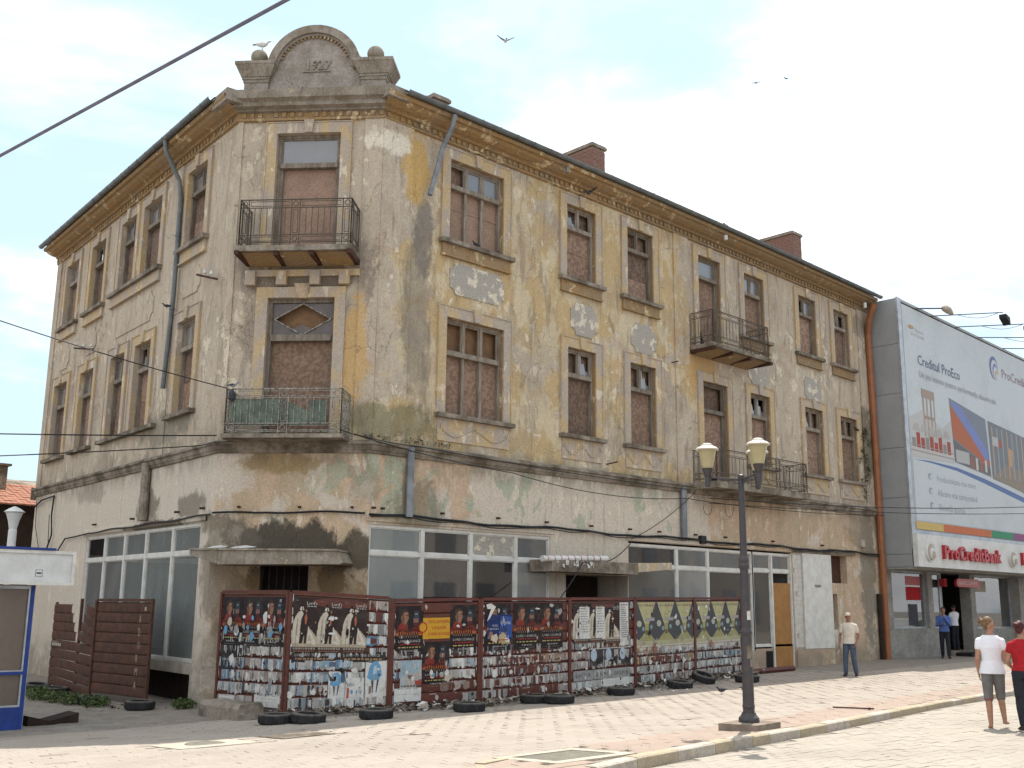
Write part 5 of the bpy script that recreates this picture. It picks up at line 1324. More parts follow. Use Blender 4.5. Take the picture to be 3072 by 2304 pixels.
p = Print(T, .1, .86, 1.1, .12, .036); p.bars(0, .7, .1, .5, 6, (.42, .38, .32)); p.bars(.0, .5, .7, .2, 6, (.3, .26, .2)); p.done(t)

# ------------------------------------------------------------------ tyres, block, rubble, beam
def tyre_proto(label, loc, tilt=(0, 0, 0)):
    t = thing('old_tyre', label, 'tyre', (0, 0, 0), 'old tyres weighing down the hoarding')
    mb = MB(); R0, wd = .31, .185
    prof = [(.20, .015), (.225, .0), (.28, .002), (.305, .02), (.312, .05), (.312, wd - .05), (.305, wd - .02), (.28, wd - .002), (.225, wd), (.20, wd - .015), (.215, wd - .05), (.215, .05), (.20, .015)]
    seg = 36; vs_ = []; fs = []
    for r, z in prof:
        for k in range(seg): a = 6.28318 * k / seg; vs_.append((r * math.cos(a), r * math.sin(a), z))
    for i in range(len(prof) - 1):
        for k in range(seg): fs.append((i * seg + k, i * seg + (k + 1) % seg, (i + 1) * seg + (k + 1) % seg, (i + 1) * seg + k))
    mb.mesh(vs_, fs); mb.build('carcass', 'black_rubber', t, smooth=True)
    mb = MB()
    for k in range(36):
        a = 6.28318 * k / 36; c_, s_ = math.cos(a), math.sin(a)
        for z0, z1, sh in ((.03, .088, .03), (.097, .155, -.03)):
            P_ = []
            for da in (-.035, .03):
                for r in (.309, .320):
                    for z in (z0, z1):
                        aa = a + da + (sh if z == z1 else 0); P_.append((r * math.cos(aa), r * math.sin(aa), z))
            mb.hexa(P_)
    mb.build('tread', 'black_rubber', t)
    t.location = loc; t.rotation_euler = tilt
    return t
def on(x, y, dz=0): return (x, y, gz(x, y) + dz)
ty = tyre_proto('tyre lying flat at the corner post of the hoarding', on(10.8, 17.75))
TY = [((12.4, 16.85), 'tyre flat under the joint of the suit bills and the yellow sign panel', 0, 0), ((14.4, 16.5), 'tyre flat below the post between the yellow sign and the three dark bills', .2, 0), ((16.8, 16.35), 'tyre flat in the sun edge below the three dark bills, front of a pair', .1, 0), ((16.65, 16.95), 'tyre half hidden behind another below the three dark bills', .3, .02),
      ((19.35, 16.85), 'tyre below the post right of the white notices', .5, 0), ((21.85, 17.1), 'tyre flat below the left yellow and black bills', .1, .10), ((23.4, 17.55), 'tyre leaning up below the right yellow and black bills', 0, .32), ((24.6, 17.0), 'tyre peeping out from behind the lamp post', .4, 0), ((11.2, 17.3), 'tyre in the dark right of the corner post of the hoarding', .4, .06),
      ((10.55, 29.0), 'far tyre among the weeds of the side street', .2, .12), ((10.5, 27.6), 'tyre among the weeds below the broken panel', .5, .05), ((10.25, 24.7), 'tyre at the left post of the scratched panel', .3, .04), ((10.55, 22.9), 'tyre at the right post of the scratched panel', .1, .03)]
for (x, y), lb, rz, tl_ in TY:
    o = dup(ty, on(x, y, .0 if tl_ < .2 else .09), rz, lb); o.rotation_euler = (tl_, 0, rz)
t = thing('stone_block', 'long grey concrete block lying before the corner panel of the hoarding', 'block', on(11.1, 20.0))
mb = MB(); n = 6
ax = Vector((11.05 - 11.2, 19.1 - 21.0, 0)); L_ = ax.length; ax.normalize(); nx = Vector((-ax.y, ax.x, 0))
def BT(u, d, z): 
    q = Vector((11.22, 21.0, 0)) + ax * u + nx * d; return (q.x, q.y, gz(q.x, q.y) + z)
sec = [(-.26, -.02), (-.27, .22), (-.22, .30), (.2, .31), (.26, .24), (.26, -.02)]
vs_ = []; fs = []
for i in range(n + 1):
    for d, z in sec: vs_.append(BT(L_ * i / n, d + R_.gauss(0, .008), z + R_.gauss(0, .008)))
for i in range(n):
    for k in range(5): fs.append((i * 6 + k, i * 6 + k + 1, i * 6 + 7 + k, i * 6 + 6 + k))
fs += [(5, 4, 3, 2, 1, 0), tuple(n * 6 + k for k in range(6))]
mb.mesh(vs_, fs); mb.build('block_body', 'concrete_trim', t)
t = tag(None or bpy.data.objects.new('red_beam', None), 'red painted beam lying along the foot of the wall by the orange board', 'beam'); col.objects.link(t); t.location = (28.4, 18.7, -.1); WORLD_OF[t.name] = (28.4, 18.7, -.1)
mb = MB(); mb.tube([(26.9, 18.72, gz(26.9, 18.7) + .08), (29.55, 18.7, gz(29.5, 18.7) + .08)], .085, 6); mb.build('beam_body', 'fence_red', t)
def rubble(name, label, centres, n, s0, mats, cat=None):
    """loose debris nobody could count"""
    mb = MB()
    for c, r in centres:
        for _ in range(n):
            x = c[0] + R_.gauss(0, r[0]); y = c[1] + R_.gauss(0, r[1]); z = gz(x, y) + R_.uniform(0, r[2]); s_ = s0 * R_.uniform(.4, 1.5)
            mb.m = R_.randrange(len(mats))
            P_ = [(x + s_ * R_.uniform(-1, 1), y + s_ * R_.uniform(-1, 1), z + s_ * R_.uniform(-.2, .7)) for _ in range(5)]
            mb.mesh(P_, [(0, 1, 2), (0, 2, 3), (0, 3, 4), (1, 2, 4), (0, 4, 1), (2, 3, 4)])
    o = mb.build(name, mats, None, (0, 0, 0), recalc=False); o['kind'] = 'stuff'; o['label'] = label; return o
rub = []
for a, b in zip(HP[1:], HP[2:]):
    for k in range(4): rub.append(((a[0] + (b[0] - a[0]) * (k + .5) / 4, a[1] + (b[1] - a[1]) * (k + .5) / 4 - .25), (.5, .2, .14)))
rubble('rubble', 'rubble and paper scraps strewn under the hoarding', rub, 46, .075, ['dirt', 'dark_brown', 'concrete_trim', 'paper_white', 'dirt', 'dark_brown'])
rubble('litter', 'litter blown against the side street panels', [((10.4, 23.2), (.5, .5, .06)), ((10.3, 25.5), (.3, 1.5, .06))], 20, .06, ['dirt', 'dark_brown', 'paper_white', 'dark_brown'])
rubble('street_litter', 'grit and small litter scattered on the paving', [((x_, y_, 0) , (1.6, .5, .004)) for x_, y_ in ((12, 14.5), (16, 14.8), (20, 14.6), (24, 15), (28, 14.5))] + [((x_, kerb_y(x_) + .5, 0), (1.2, .12, .004)) for x_ in (12, 15, 18, 22, 26)], 16, .014, ['dirt', 'dark_brown', 'paper_white', 'concrete_trim'])
rubble('paper_scraps', 'white paper scraps under the yellow and black bills', [((21.3, 16.9), (.5, .25, .02)), ((20.3, 17.0), (.4, .25, .02))], 26, .035, ['paper_white', 'dirt'])
wd = stuff_leaves('weeds', 'leaf', None, [((9.9 + R_.uniform(-.2, .3), y, gz(9.9, y) + .1), (.32, .45, .16)) for y in (24.2, 25, 25.8, 26.6, 27.4, 28.2, 29.0)] + [((11.3, 22.4, -.4), (.3, .2, .12))], 420, .036, (0, 0, 0)); wd['label'] = 'weeds round the tyres of the side street'
for k, (x, y, s_) in enumerate(((7.95, 21.6, .26), (8.35, 21.75, .33))):
    t = thing('broken_slab', ('small dark broken slab right beside the blue kiosk foot', 'larger dark broken slab just right of the first by the kiosk')[k], 'slab', on(x, y))
    mb = MB(); b0 = gz(x, y)
    mb.hexa([(x + sx * s_, y + sy * s_ * .8, b0 + (-.02 if zz == 0 else (.10 + .07 * sx * (1 if k else -1)))) for sx in (-1, 1) for sy in (-1, 1) for zz in (0, 1)]); mb.build('slab_body', 'dark_brown', t)
t = thing('iron_rod', 'thin rusty rod lying on the pavement near the kerb', 'rod', on(18.7, 10.6))
mb = MB(); mb.tube([on(18.66, 11.0, .02), on(18.72, 10.2, .02)], .014, 5); mb.tube([on(18.70, 10.3, .02), on(18.62, 10.22, .03)], .02, 5); mb.build('rod_body', 'rust', t)
t = thing('rolled_awning', 'rolled white awning with red stripes lying on the door canopy', 'awning', FR(5.4, .8, 2.9))
mb = MB(); a, b = FR(4.75, .75, 2.90), FR(7.2, .7, 2.99); mb.tube([a, b], [.075, .07], 12); mb.build('roll', 'white_paint', t)
for k in range(9):
    m2 = MB(); q = [a[i] + (b[i] - a[i]) * (.06 + .1 * k) for i in range(3)]; q2 = [a[i] + (b[i] - a[i]) * (.068 + .1 * k) for i in range(3)]; m2.tube([q, q2], .078, 12); m2.build('stripe', 'sign_red', t)
mb = MB()
for k in range(14):
    c = Vector(FR(5.2 + R_.uniform(0, 1.4), .82, 2.84 + R_.uniform(-.1, .06))); mb.face([c + Vector((R_.uniform(-.1, .1), R_.uniform(-.03, .02), R_.uniform(-.12, .08))) for _ in range(4)])
o = mb.build('torn_cloth', 'paper_white', t, recalc=False); o['kind'] = 'stuff'
t = thing('paper_litter', 'crumpled white paper lying on top of the corner canopy', 'paper', FC(.9, .7, 2.9))
mb = MB()
for u, w_ in ((.42, .22), (1.0, .28)):
    mb.face([FC(u - w_, .85, 2.91), FC(u + w_ * .5, .95, 2.915), FC(u + w_, .7, 2.95), FC(u, .6, 2.99)]); mb.face([FC(u - w_, .85, 2.91), FC(u, .6, 2.99), FC(u - w_ * .9, .5, 2.97)])
mb.build('paper_sheet', 'paper_white', t, recalc=False)

# ------------------------------------------------------------------ street lamp with three lanterns
lp = thing('street_lamp', 'tall dark street lamp with three conical lanterns on the pavement', 'street lamp', (14.2, 9.8, 0))
LZ = gz(14.2, 9.8)
mb = MB()
cs = [(13.69, 10.0), (13.87, 9.44), (14.62, 9.52), (14.50, 10.12)]
mb.hexa([(x, y, z) for (x, y) in (cs[0], cs[3]) for z in (LZ - .02, LZ + .10)] + [(x, y, z) for (x, y) in (cs[1], cs[2]) for z in (LZ - .02, LZ + .10)])
mb.build('base_plate', 'lamp_base', lp)
mb = MB(); c = (14.2, 9.8, LZ + .08)
mb.lathe(c, [(.155, 0), (.158, .06), (.15, .09), (.125, .115), (.11, .14), (.105, .16)], 24); mb.build('foot', 'lamp_metal', lp, smooth=False)
mb = MB()
mb.lathe(c, [(.088, .10), (.088, .22), (.096, .25), (.088, .28), (.082, .95), (.080, 1.30), (.092, 1.33), (.094, 1.36), (.086, 1.38), (.072, 1.42), (.064, 2.30), (.078, 2.33), (.085, 2.36), (.078, 2.39), (.07, 2.41), (.084, 2.44), (.078, 2.47), (.056, 2.52), (.046, 3.70), (.05, 3.72), (.05, 3.78), (.02, 3.80)], 20); mb.build('pole', 'lamp_metal', lp)
for q in ((.095, 9.9), ):
    mb = MB(); mb.tube([(14.2 - .09, 9.74, LZ + .35), (14.2 - .10, 9.73, LZ + .31)], .02, 6); mb.build('bolt', 'lamp_metal', lp)
for z0, hh, ang in ((1.62, .14, .6), (1.05, .2, .1), (.92, .12, 1.2)):     # remains of stickers
    mb = MB(); pts = []
    r = .0835 if z0 < 1.3 else .0755
    for k in range(5): a = math.radians(212 + 30 * ang + k * 16); pts.append((14.2 + r * math.cos(a), 9.8 + r * math.sin(a)))
    for (x0, y0), (x1, y1) in zip(pts, pts[1:]): mb.face([(x0, y0, LZ + z0 + R_.uniform(-.03, .0)), (x1, y1, LZ + z0), (x1, y1, LZ + z0 + hh), (x0, y0, LZ + z0 + hh * R_.uniform(.8, 1))])
    mb.build('sticker_remains', 'paper_white' if z0 > 1.5 else 'concrete_trim', lp, recalc=False)
rv, fv = Vector((.574, -.819, 0)), Vector((.819, .574, 0))
for off in (rv * -.52, rv * .27 - fv * .45, rv * .27 + fv * .45):
    hx, hy = 14.2 + off.x, 9.8 + off.y
    mb = MB(); mb.tube([(14.2, 9.8, LZ + 3.79), (hx, hy, LZ + 3.84)], .018, 6); mb.tube([(14.2, 9.8, LZ + 3.72), (14.2 + off.x * .5, 9.8 + off.y * .5, LZ + 3.81)], .012, 5)
    mb.build('arm', 'lamp_metal', lp)
    ln = part_empty('lantern', lp, (hx, hy, LZ + 3.7)); c = (hx, hy, LZ + 3.68)
    mb = MB(); mb.lathe(c, [(.03, .0), (.045, .02), (.045, .16), (.055, .18), (.085, .28), (.09, .30), (.02, .31)], 18); mb.build('socket', 'lamp_metal', ln)
    mb = MB(); mb.lathe(c, [(.078, .295), (.098, .38), (.140, .58), (.154, .60), (.02, .61)], 24); mb.build('lens', 'lamp_lens', ln, smooth=False)
    mb = MB(); mb.lathe(c, [(.14, .59), (.184, .595), (.184, .612), (.15, .64), (.09, .665), (.085, .685), (.06, .70), (.01, .705)], 24); mb.build('cap', 'lamp_cap', ln)
# pale lamp behind the kiosk
l2 = thing('park_lamp', 'white lamp with a conical shade behind the kiosk', 'street lamp', (7.92, 24.0, -.54))
mb = MB(); mb.lathe((7.92, 24, -.54), [(.09, 0), (.075, .3), (.07, 3.4), (.085, 3.42), (.085, 3.75), (.075, 3.8)], 16); mb.build('pole', 'white_paint', l2)
mb = MB(); mb.lathe((7.92, 24, -.54), [(.08, 3.8), (.11, 3.95), (.17, 4.13), (.02, 4.14)], 18); mb.build('lens', 'white_paint', l2)
mb = MB(); mb.lathe((7.92, 24, -.54), [(.18, 4.13), (.215, 4.15), (.12, 4.22), (.04, 4.26), (.01, 4.27)], 18); mb.build('cap', 'white_paint', l2)

# ------------------------------------------------------------------ kiosk
kk = thing('kiosk', 'white and blue kiosk with brown panes at the left edge', 'kiosk', (6.0, 21.0, -.54))
kz = -.56; X0 = 3.6; xr = 7.44
kb = lambda a0, a1, y0, y1, z0, z1, nm, mt: (lambda m_: (m_.box(W_, a0, a1, y0, y1, z0, z1), m_.build(nm, mt, kk)))(MB())
kb(X0, 8.03, 20.75, 22.5, 2.08, 2.66, 'fascia', 'white_paint')
kb(X0, 8.05, 20.72, 20.748, 2.62, 2.68, 'fascia_edge', 'white_frame'); kb(X0, 8.05, 20.72, 20.748, 2.045, 2.10, 'fascia_edge', 'white_frame'); kb(7.99, 8.05, 20.72, 20.748, 2.10, 2.62, 'fascia_edge', 'white_frame')
kb(X0, 7.66, 20.70, 22.4, 2.685, 2.73, 'roof_trim', 'blue_paint')
kb(X0, xr - .06, 21.02, 22.6, kz, 2.04, 'body', 'kiosk_pane'); kb(xr - .075, xr, 20.98, 21.06, kz, 2.04, 'corner_post', 'blue_paint'); kb(xr - .058, xr + .02, 21.07, 22.6, kz, 2.04, 'side_panel', 'kiosk_pane')
kb(X0, xr - .08, 20.97, 21.015, kz, -.16, 'base_panel', 'blue_paint'); kb(X0, xr - .08, 20.97, 21.01, .42, .47, 'mid_rail', 'blue_paint'); kb(X0, xr - .08, 20.975, 21.01, -.155, -.12, 'lower_rail', 'alu'); kb(X0, xr - .08, 20.975, 21.01, 1.97, 2.03, 'upper_rail', 'alu'); kb(X0, xr - .08, 20.975, 21.01, .475, .50, 'lower_rail', 'alu')
kb(xr - .11, xr - .08, 20.975, 21.01, -.12, .42, 'pane_edge', 'alu'); kb(xr - .11, xr - .08, 20.975, 21.01, .5, 1.97, 'pane_edge', 'alu'); kb(xr, xr + .012, 20.99, 21.06, kz, 2.04, 'post_edge', 'alu')
mb = MB()
for a, b, c, d in ((7.33, 7.46, 2.20, 2.205), (7.33, 7.46, 2.32, 2.325), (7.33, 7.335, 2.205, 2.32), (7.455, 7.46, 2.205, 2.32)): mb.box(W_, a, b, 20.744, 20.748, c, d)
mb.box(W_, 7.35, 7.44, 20.744, 20.748, 2.25, 2.275); mb.build('maker_mark', 'cable_black', kk)

# ------------------------------------------------------------------ neighbouring bank
BKO = (37.2, 18.4, 0)
bk_ = thing('bank_building', 'modern grey clad commercial building right of the derelict house', 'building', BKO)
def FB(x, d, z): return (x, 18.4 - d, z - .034 * max(x - 37.2, 0) * max(z - 5, 0) / 8)
def FS(y, d, z): return (37.2 - d, y, z)
XE = 64.0
sm_ = [3.26, 3.72, 5.78, 7.62, 9.66, 11.56, 13.34]
for a, b in zip(sm_, sm_[1:]):
    mb = MB(); mb.box(FS, 18.42, 20.4, -.02, .03, a + .008, b - .008); mb.build('cladding_panel', 'clad_grey', bk_)
mb = MB(); mb.box(FB, 37.22, XE, -8, -.02, 3.25, 13.3); mb.build('upper_block', 'clad_grey', bk_)
mb = MB(); mb.box(FB, 37.14, 37.42, -.018, .05, 3.9, 13.36); mb.build('corner_strip', 'alu', bk_)
mb = MB(); mb.box(FB, 37.42, XE, -.3, .06, 13.22, 13.32); mb.build('coping', 'clad_grey', bk_)
mb = MB(); mb.box(FB, 37.42, XE, -.018, .03, 4.46, 4.62); mb.build('band', 'alu', bk_)
mb = MB(); mb.box(FB, 37.1, XE, -1.6, -.02, 3.18, 3.25); mb.build('soffit', 'grey_wall', bk_)
FG = lambda x, d, z: (x, 19.6 - d, z)
mb = MB(); mb.box(FG, 37.4, 41.9, -.4, .0, -.1, 1.05); mb.box(FG, 40.6, 41.0, -.4, .03, 1.05, 3.2); mb.box(FG, 44.6, XE, -.4, 0, -.1, 1.0); mb.box(FG, 37.4, 37.75, -.4, .03, 1.05, 3.2); mb.box(FG, 44.3, 44.75, -.4, .05, -.1, 3.2); mb.box(FG, 48.6, 49.2, -.4, .3, -.1, 3.2); mb.build('ground_wall', 'grey_wall', bk_)
mb = MB(); mb.box(FG, 37.4, XE, -7, -3.2, -.2, 3.2); mb.build('interior_wall', 'dark_brown', bk_)
mb = MB(); mb.box(FG, 41.9, 44.3, -1.4, -.02, .0, .16); mb.build('entrance_step', 'concrete_trim', bk_)
mb = MB(); mb.box(FG, 41.9, 44.6, .35, 1.0, .0, .12); mb.build('dark_step', 'cable_black', bk_)
def wpane(x0, x1, z0, z1, mat='glass_shop'):
    w_ = part_empty('window', bk_, FG(x0, 0, z0))
    mb = MB(); mb.box(FG, x0, x1, -.14, -.13, z0, z1); mb.build('pane', mat, w_)
    mb = MB()
    for a, b, c, d in ((x0, x0 + .06, z0, z1), (x1 - .06, x1, z0, z1), (x0 + .06, x1 - .06, z0, z0 + .06), (x0 + .06, x1 - .06, z1 - .06, z1)): mb.box(FG, a, b, -.17, -.09, c, d)
    mb.build('frame', 'alu', w_)
wpane(37.75, 40.6, 1.05, 3.18, 'glass_bank'); wpane(41.0, 41.9, 1.05, 3.18, 'glass_bank'); wpane(44.75, 48.6, 1.0, 3.18, 'glass_bank'); wpane(49.2, 53, 1.0, 3.18, 'glass_bank'); wpane(53, 57, 1.0, 3.18, 'glass_bank')
kbk = lambda a0, a1, d0, d1, z0, z1, nm, mt: (lambda m_: (m_.box(FG, a0, a1, d0, d1, z0, z1), m_.build(nm, mt, bk_)))(MB())
kbk(39.1, 40.3, -.129, -.127, 2.66, 3.0, 'promo_sticker', 'sign_red'); kbk(39.1, 40.3, -.129, -.127, 2.10, 2.60, 'promo_sticker', 'cloth_red'); kbk(39.2, 39.95, -.129, -.127, 1.15, 1.95, 'promo_sticker', 'feather_dark'); kbk(38.0, 38.9, -.30, -.26, 1.1, 2.9, 'display_board', 'dark_hole'); kbk(45.0, 46.2, -.129, -.127, 2.5, 2.95, 'promo_sticker', 'kerb_white')
kbk(41.95, 42.05, -1.4, -.1, .1, 3.2, 'door_jamb', 'clad_grey'); kbk(42.05, 43.0, -1.4, -1.36, .16, 2.6, 'door_leaf', 'dark_hole'); kbk(43.05, 44.25, -1.4, -1.36, .16, 2.9, 'door_leaf', 'dark_brown'); kbk(45, 48.3, -.6, -.55, 1.2, 2.9, 'blind', 'kerb_white'); kbk(49.6, 52, -.6, -.55, 1.2, 2.9, 'blind', 'kerb_white')
bs = thing('atm_sign', 'rounded red sign reading BANCOMAT over the recessed entrance', 'sign', (42.9, 19.0, 2.8))
mb = MB(); pts = []
for cx, a0 in ((43.75, -90), (42.0, 90)):
    for k in range(7): a = math.radians(a0 + k * 30); pts.append((cx + .16 * math.cos(a), 2.80 + .16 * math.sin(a)))
f = [(x, 18.98, z) for x, z in pts] + [(x, 19.08, z) for x, z in pts]; n = len(pts)
mb.mesh(f, [tuple(range(n)), tuple(range(n, 2 * n))[::-1]] + [(k, (k + 1) % n, (k + 1) % n + n, k + n) for k in range(n)]); mb.build('plate', 'sign_red', bs)
mb = MB(); add_text(mb, lambda u, d, z: (u, 18.98 - d, z), 'BANCOMAT', 42.05, 2.73, .14, 1.65); mb.build('lettering', 'white_paint', bs, recalc=False)
kbk(41.55, 41.8, .05, .25, 2.65, 2.95, 'alarm_box', 'sign_red')
sg_ = thing('fascia_sign', 'long white fascia sign with raised red letters over the shop', 'sign', (37.2, 18.2, 3.9))
mb = MB(); mb.box(FB, 37.16, XE, .03, .22, 3.27, 4.44); mb.build('sign_box', 'white_paint', sg_)
for x0 in (39.0, 46.15, 53.4):
    for k, (ch, dx, w_) in enumerate(zip('ProCreditBank', (0, .52, .86, 1.26, 1.80, 2.14, 2.50, 2.90, 3.10, 3.36, 3.88, 4.24, 4.58), (.46, .28, .36, .50, .28, .33, .36, .16, .24, .48, .32, .30, .34))):
        if x0 + dx > 56: continue
        mb = MB(); add_text(mb, FB, ch, x0 + dx * 1.02, 3.62, .48, w_, d=.225, depth=.12, bold=.03); mb.build('letter', 'sign_red', sg_, recalc=False)
for x0 in (37.98, 45.25, 52.5):
    for k, (r, dd) in enumerate(((.38, .08), (.30, .11), (.22, .14), (.13, .17))):
        mb = MB(); c = (x0 + .03 * k, 3.86 - .05 * k); n = 24
        f = [FB(c[0] + r * .85 * math.cos(6.2832 * j / n), .22 + dd * (1 if q else 0), c[1] + r * math.sin(6.2832 * j / n)) for q in (0, 1) for j in range(n)]
        mb.mesh(f, [tuple(range(n)), tuple(range(n, 2 * n))[::-1]] + [(j, (j + 1) % n, (j + 1) % n + n, j + n) for j in range(n)]); mb.build('shell_ring', 'white_paint' if k % 2 == 0 else 'kerb_white', sg_)
bn = thing('advertising_banner', 'huge pale printed advertising banner stretched over the grey building front', 'banner', (37.4, 18.3, 8))
class BP(Print):
    def __init__(s): super().__init__(FB, 0, 0, 1, 1, .0575)
p = BP(); p.inc = .00015; W0 = (.47, .50, .52)
nx_, nz_ = 24, 10; mbb = MB(); mbb.col = W0
def bnp(i, j): 
    x = 37.44 + (XE - .2 - 37.44) * i / nx_; z = 4.63 + (13.16 - 4.63) * j / nz_
    return FB(x, .052 + .004 * math.sin(i * 1.7) * math.sin(j * .9), z)
mbb.mesh([bnp(i, j) for i in range(nx_ + 1) for j in range(nz_ + 1)], [(i * (nz_ + 1) + j, (i + 1) * (nz_ + 1) + j, (i + 1) * (nz_ + 1) + j + 1, i * (nz_ + 1) + j + 1) for i in range(nx_) for j in range(nz_)])
mbb.c = [W0] * len(mbb.f); mbb.build('banner_sheet', 'banner_print', bn, recalc=False, smooth=True)
# picture strip: engine and pipes, solar roof, machine hall
p.poly([(37.5, 7.28), (41.05, 7.42), (41.05, 9.2), (40.2, 8.7), (38.6, 9.2), (37.5, 8.8)], (.42, .41, .40))
for k in range(9): p.rect(37.6 + k * .36, 37.9 + k * .36, 7.66, 8.05 + .25 * math.sin(k * 1.3) ** 2, (.30, .055, .035) if k in (1, 2, 4, 5, 6, 8) else (.22, .21, .20))
for k in range(4): p.rect(37.5, 41.0, 7.44 + k * .11, 7.48 + k * .11, (.25, .22, .20) if k % 2 else (.45, .44, .42))
for x_, w_ in ((38.65, .12), (38.95, .10), (39.25, .14), (39.55, .08)): p.rect(x_, x_ + w_, 8.2, 10.02, (.33, .26, .22))
p.rect(38.6, 39.65, 9.72, 10.06, (.32, .24, .20)); p.rect(38.75, 39.5, 8.9, 9.02, (.3, .22, .18))
for k in range(5): p.poly([(37.7 + k * .62, 8.35), (37.85 + k * .62, 8.62), (38.15 + k * .62, 8.62), (38.3 + k * .62, 8.3)], (.36, .34, .32))
p.poly([(40.92, 10.06), (44.2, 9.66), (44.36, 7.2), (41.08, 7.48)], (.17, .19, .23))
p.poly([(40.94, 9.95), (41.9, 9.85), (44.1, 8.35), (44.25, 7.9), (43.9, 7.85)], (.16, .20, .42)); p.poly([(40.94, 9.8), (43.95, 7.85), (44.28, 7.9), (44.3, 7.6), (41.05, 8.45)], (.36, .11, .055))
p.poly([(41.05, 8.4), (44.3, 7.55), (44.33, 7.25), (41.08, 7.5)], (.13, .12, .12)); p.rect(41.2, 42.4, 7.5, 8.0, (.36, .36, .35))
for k in range(4): p.rect(42.55 + k * .42, 42.75 + k * .42, 7.35, 7.85, (.33, .10, .07) if k % 2 == 0 else (.45, .44, .42))
p.poly([(44.4, 9.64), (49.6, 9.3), (49.7, 6.3), (47.0, 6.9), (44.5, 7.15)], (.16, .17, .185)); p.poly([(44.5, 7.2), (47.5, 6.8), (49.6, 6.3), (49.6, 7.6), (46, 7.9)], (.23, .19, .15))
for k in range(10): x_ = 44.7 + k * .5; p.poly([(x_, 7.3), (x_ + .12, 7.3), (x_ + .10, 9.4), (x_, 9.45)], (.26, .28, .30) if k % 3 else (.36, .27, .2))
p.rect(44.7, 45.3, 8.6, 9.0, (.38, .38, .36)); p.ell(45.5, 8.75, .16, .2, (.36, .08, .06)); p.poly([(46.2, 7.9), (46.6, 7.8), (46.7, 8.6), (46.3, 8.7)], (.42, .26, .16))
# white swoosh under the pictures and its blue edge
cv = [(37.52, 7.22), (38.9, 7.30), (41.2, 7.28), (43.7, 7.07), (46.3, 6.76), (49.5, 6.35), (53, 6.1), (58, 6.0), (63.6, 6.0)]
p.poly([(37.52, 4.95)] + [(63.6, 4.95)] + cv[::-1], W0)
p.poly([(x, z - .02 - .0 * k) for k, (x, z) in enumerate(cv)] + [(x, z - min(.26, .02 + .035 * k * 2)) for k, (x, z) in list(enumerate(cv))[::-1]], (.10, .15, .30))
for x0, x1, c in ((37.48, 39.66, (.50, .36, .12)), (39.66, 43.9, (.46, .13, .055)), (43.9, 46.05, (.04, .22, .12)), (46.05, 50.2, (.22, .07, .17)), (50.2, 56, (.10, .15, .30)), (56, 63.6, (.5, .36, .12))): p.rect(x0, x1, 4.64, 4.92, c)
p.text('Creditul ProEco', 38.45, 10.98, .40, 3.62, (.11, .15, .22), 2); p.text('Un pas înainte pentru performanța afacerii tale', 38.5, 10.50, .25, 6.9, (.32, .34, .37), 2)
p.text('ProCredit Bank', 46.24, 11.88, .42, 4.1, (.30, .22, .24), 2)
for k, (r, c) in enumerate(((.52, (.12, .16, .30)), (.44, W0), (.36, (.2, .22, .33)), (.28, W0), (.20, (.42, .30, .14)), (.13, W0))): p.ell(45.5 + .05 * k, 12.18 - .07 * k, r * .78, r, c, 20)
p.ell(38.1, 12.38, .22, .07, (.42, .26, .12)); p.text('Banca', 38.45, 12.27, .14, .62, (.42, .42, .43)); p.text('ProCredit', 38.1, 12.06, .15, 1.05, (.42, .42, .43))
for k, s_ in enumerate(('Productivitate mai mare', 'Afacere mai competitivă', 'Eficiență sporită')):
    z = 6.54 - .55 * k; p.text(s_, 39.36, z, .24, (3.4, 3.45, 2.25)[k], (.26, .28, .31), 2); p.ell(38.82, z + .14, .16, .13, (.25, .28, .34)); p.ell(38.88, z + .12, .09, .08, W0)
p.mb.build('banner_lettering', 'banner_print', bn, recalc=False)
for k, (a, b, kind) in enumerate((((38.42, 18.35, 13.14), (40.1, 17.9, 13.40), 'street'), ((39.85, 18.35, 13.12), (44.3, 17.3, 13.95), 'flood'), ((42.0, 18.35, 13.08), (46.8, 17.3, 13.93), 'flood'), ((44.1, 18.35, 13.02), (49.2, 17.3, 13.75), 'flood'), ((46.6, 18.35, 12.98), (52, 17.3, 13.7), 'flood'))):
    lb = ('short pale cobra lamp on the parapet, nearest the derelict house', 'black floodlight on a long arm, left of the two whole ones', 'black floodlight on a long arm, right of the two whole ones', 'long floodlight arm cut off by the right edge, lowest of them', 'floodlight beyond the right edge')[k]
    t = thing('floodlight', lb, 'floodlight', a, 'floodlights on the parapet')
    mb = MB(); mb.tube([a, b], .022 if kind == 'flood' else .03, 6); mb.build('arm', 'lamp_metal', t)
    c = Vector(b)
    if kind == 'flood':
        mb = MB(); mb.hexa([(c.x + x, c.y + y, c.z + z - .05 - .25 * x) for x in (-.05, .34) for y in (-.15, .15) for z in (-.36 if x > 0 else -.2, -.05)]); mb.build('housing', 'cable_black', t)
        mb = MB(); q = [Vector(a).lerp(c, .35 + .6 * i / 8) for i in range(9)]; mb.tube([v + Vector((0, 0, -.18 * math.sin(math.pi * i / 8))) for i, v in enumerate(q)], .012, 4); mb.build('flex', 'cable_grey', t)
    else:
        mb = MB(); mb.loft([((c.x - .12, c.y, c.z), (0, .05, 0), (0, 0, .05)), ((c.x + .08, c.y, c.z + .02), (0, .14, 0), (0, 0, .14)), ((c.x + .38, c.y, c.z), (0, .15, 0), (0, 0, .15)), ((c.x + .72, c.y, c.z - .08), (0, .06, 0), (0, 0, .06))], 12); mb.build('housing', 'kerb_white', t, smooth=True)
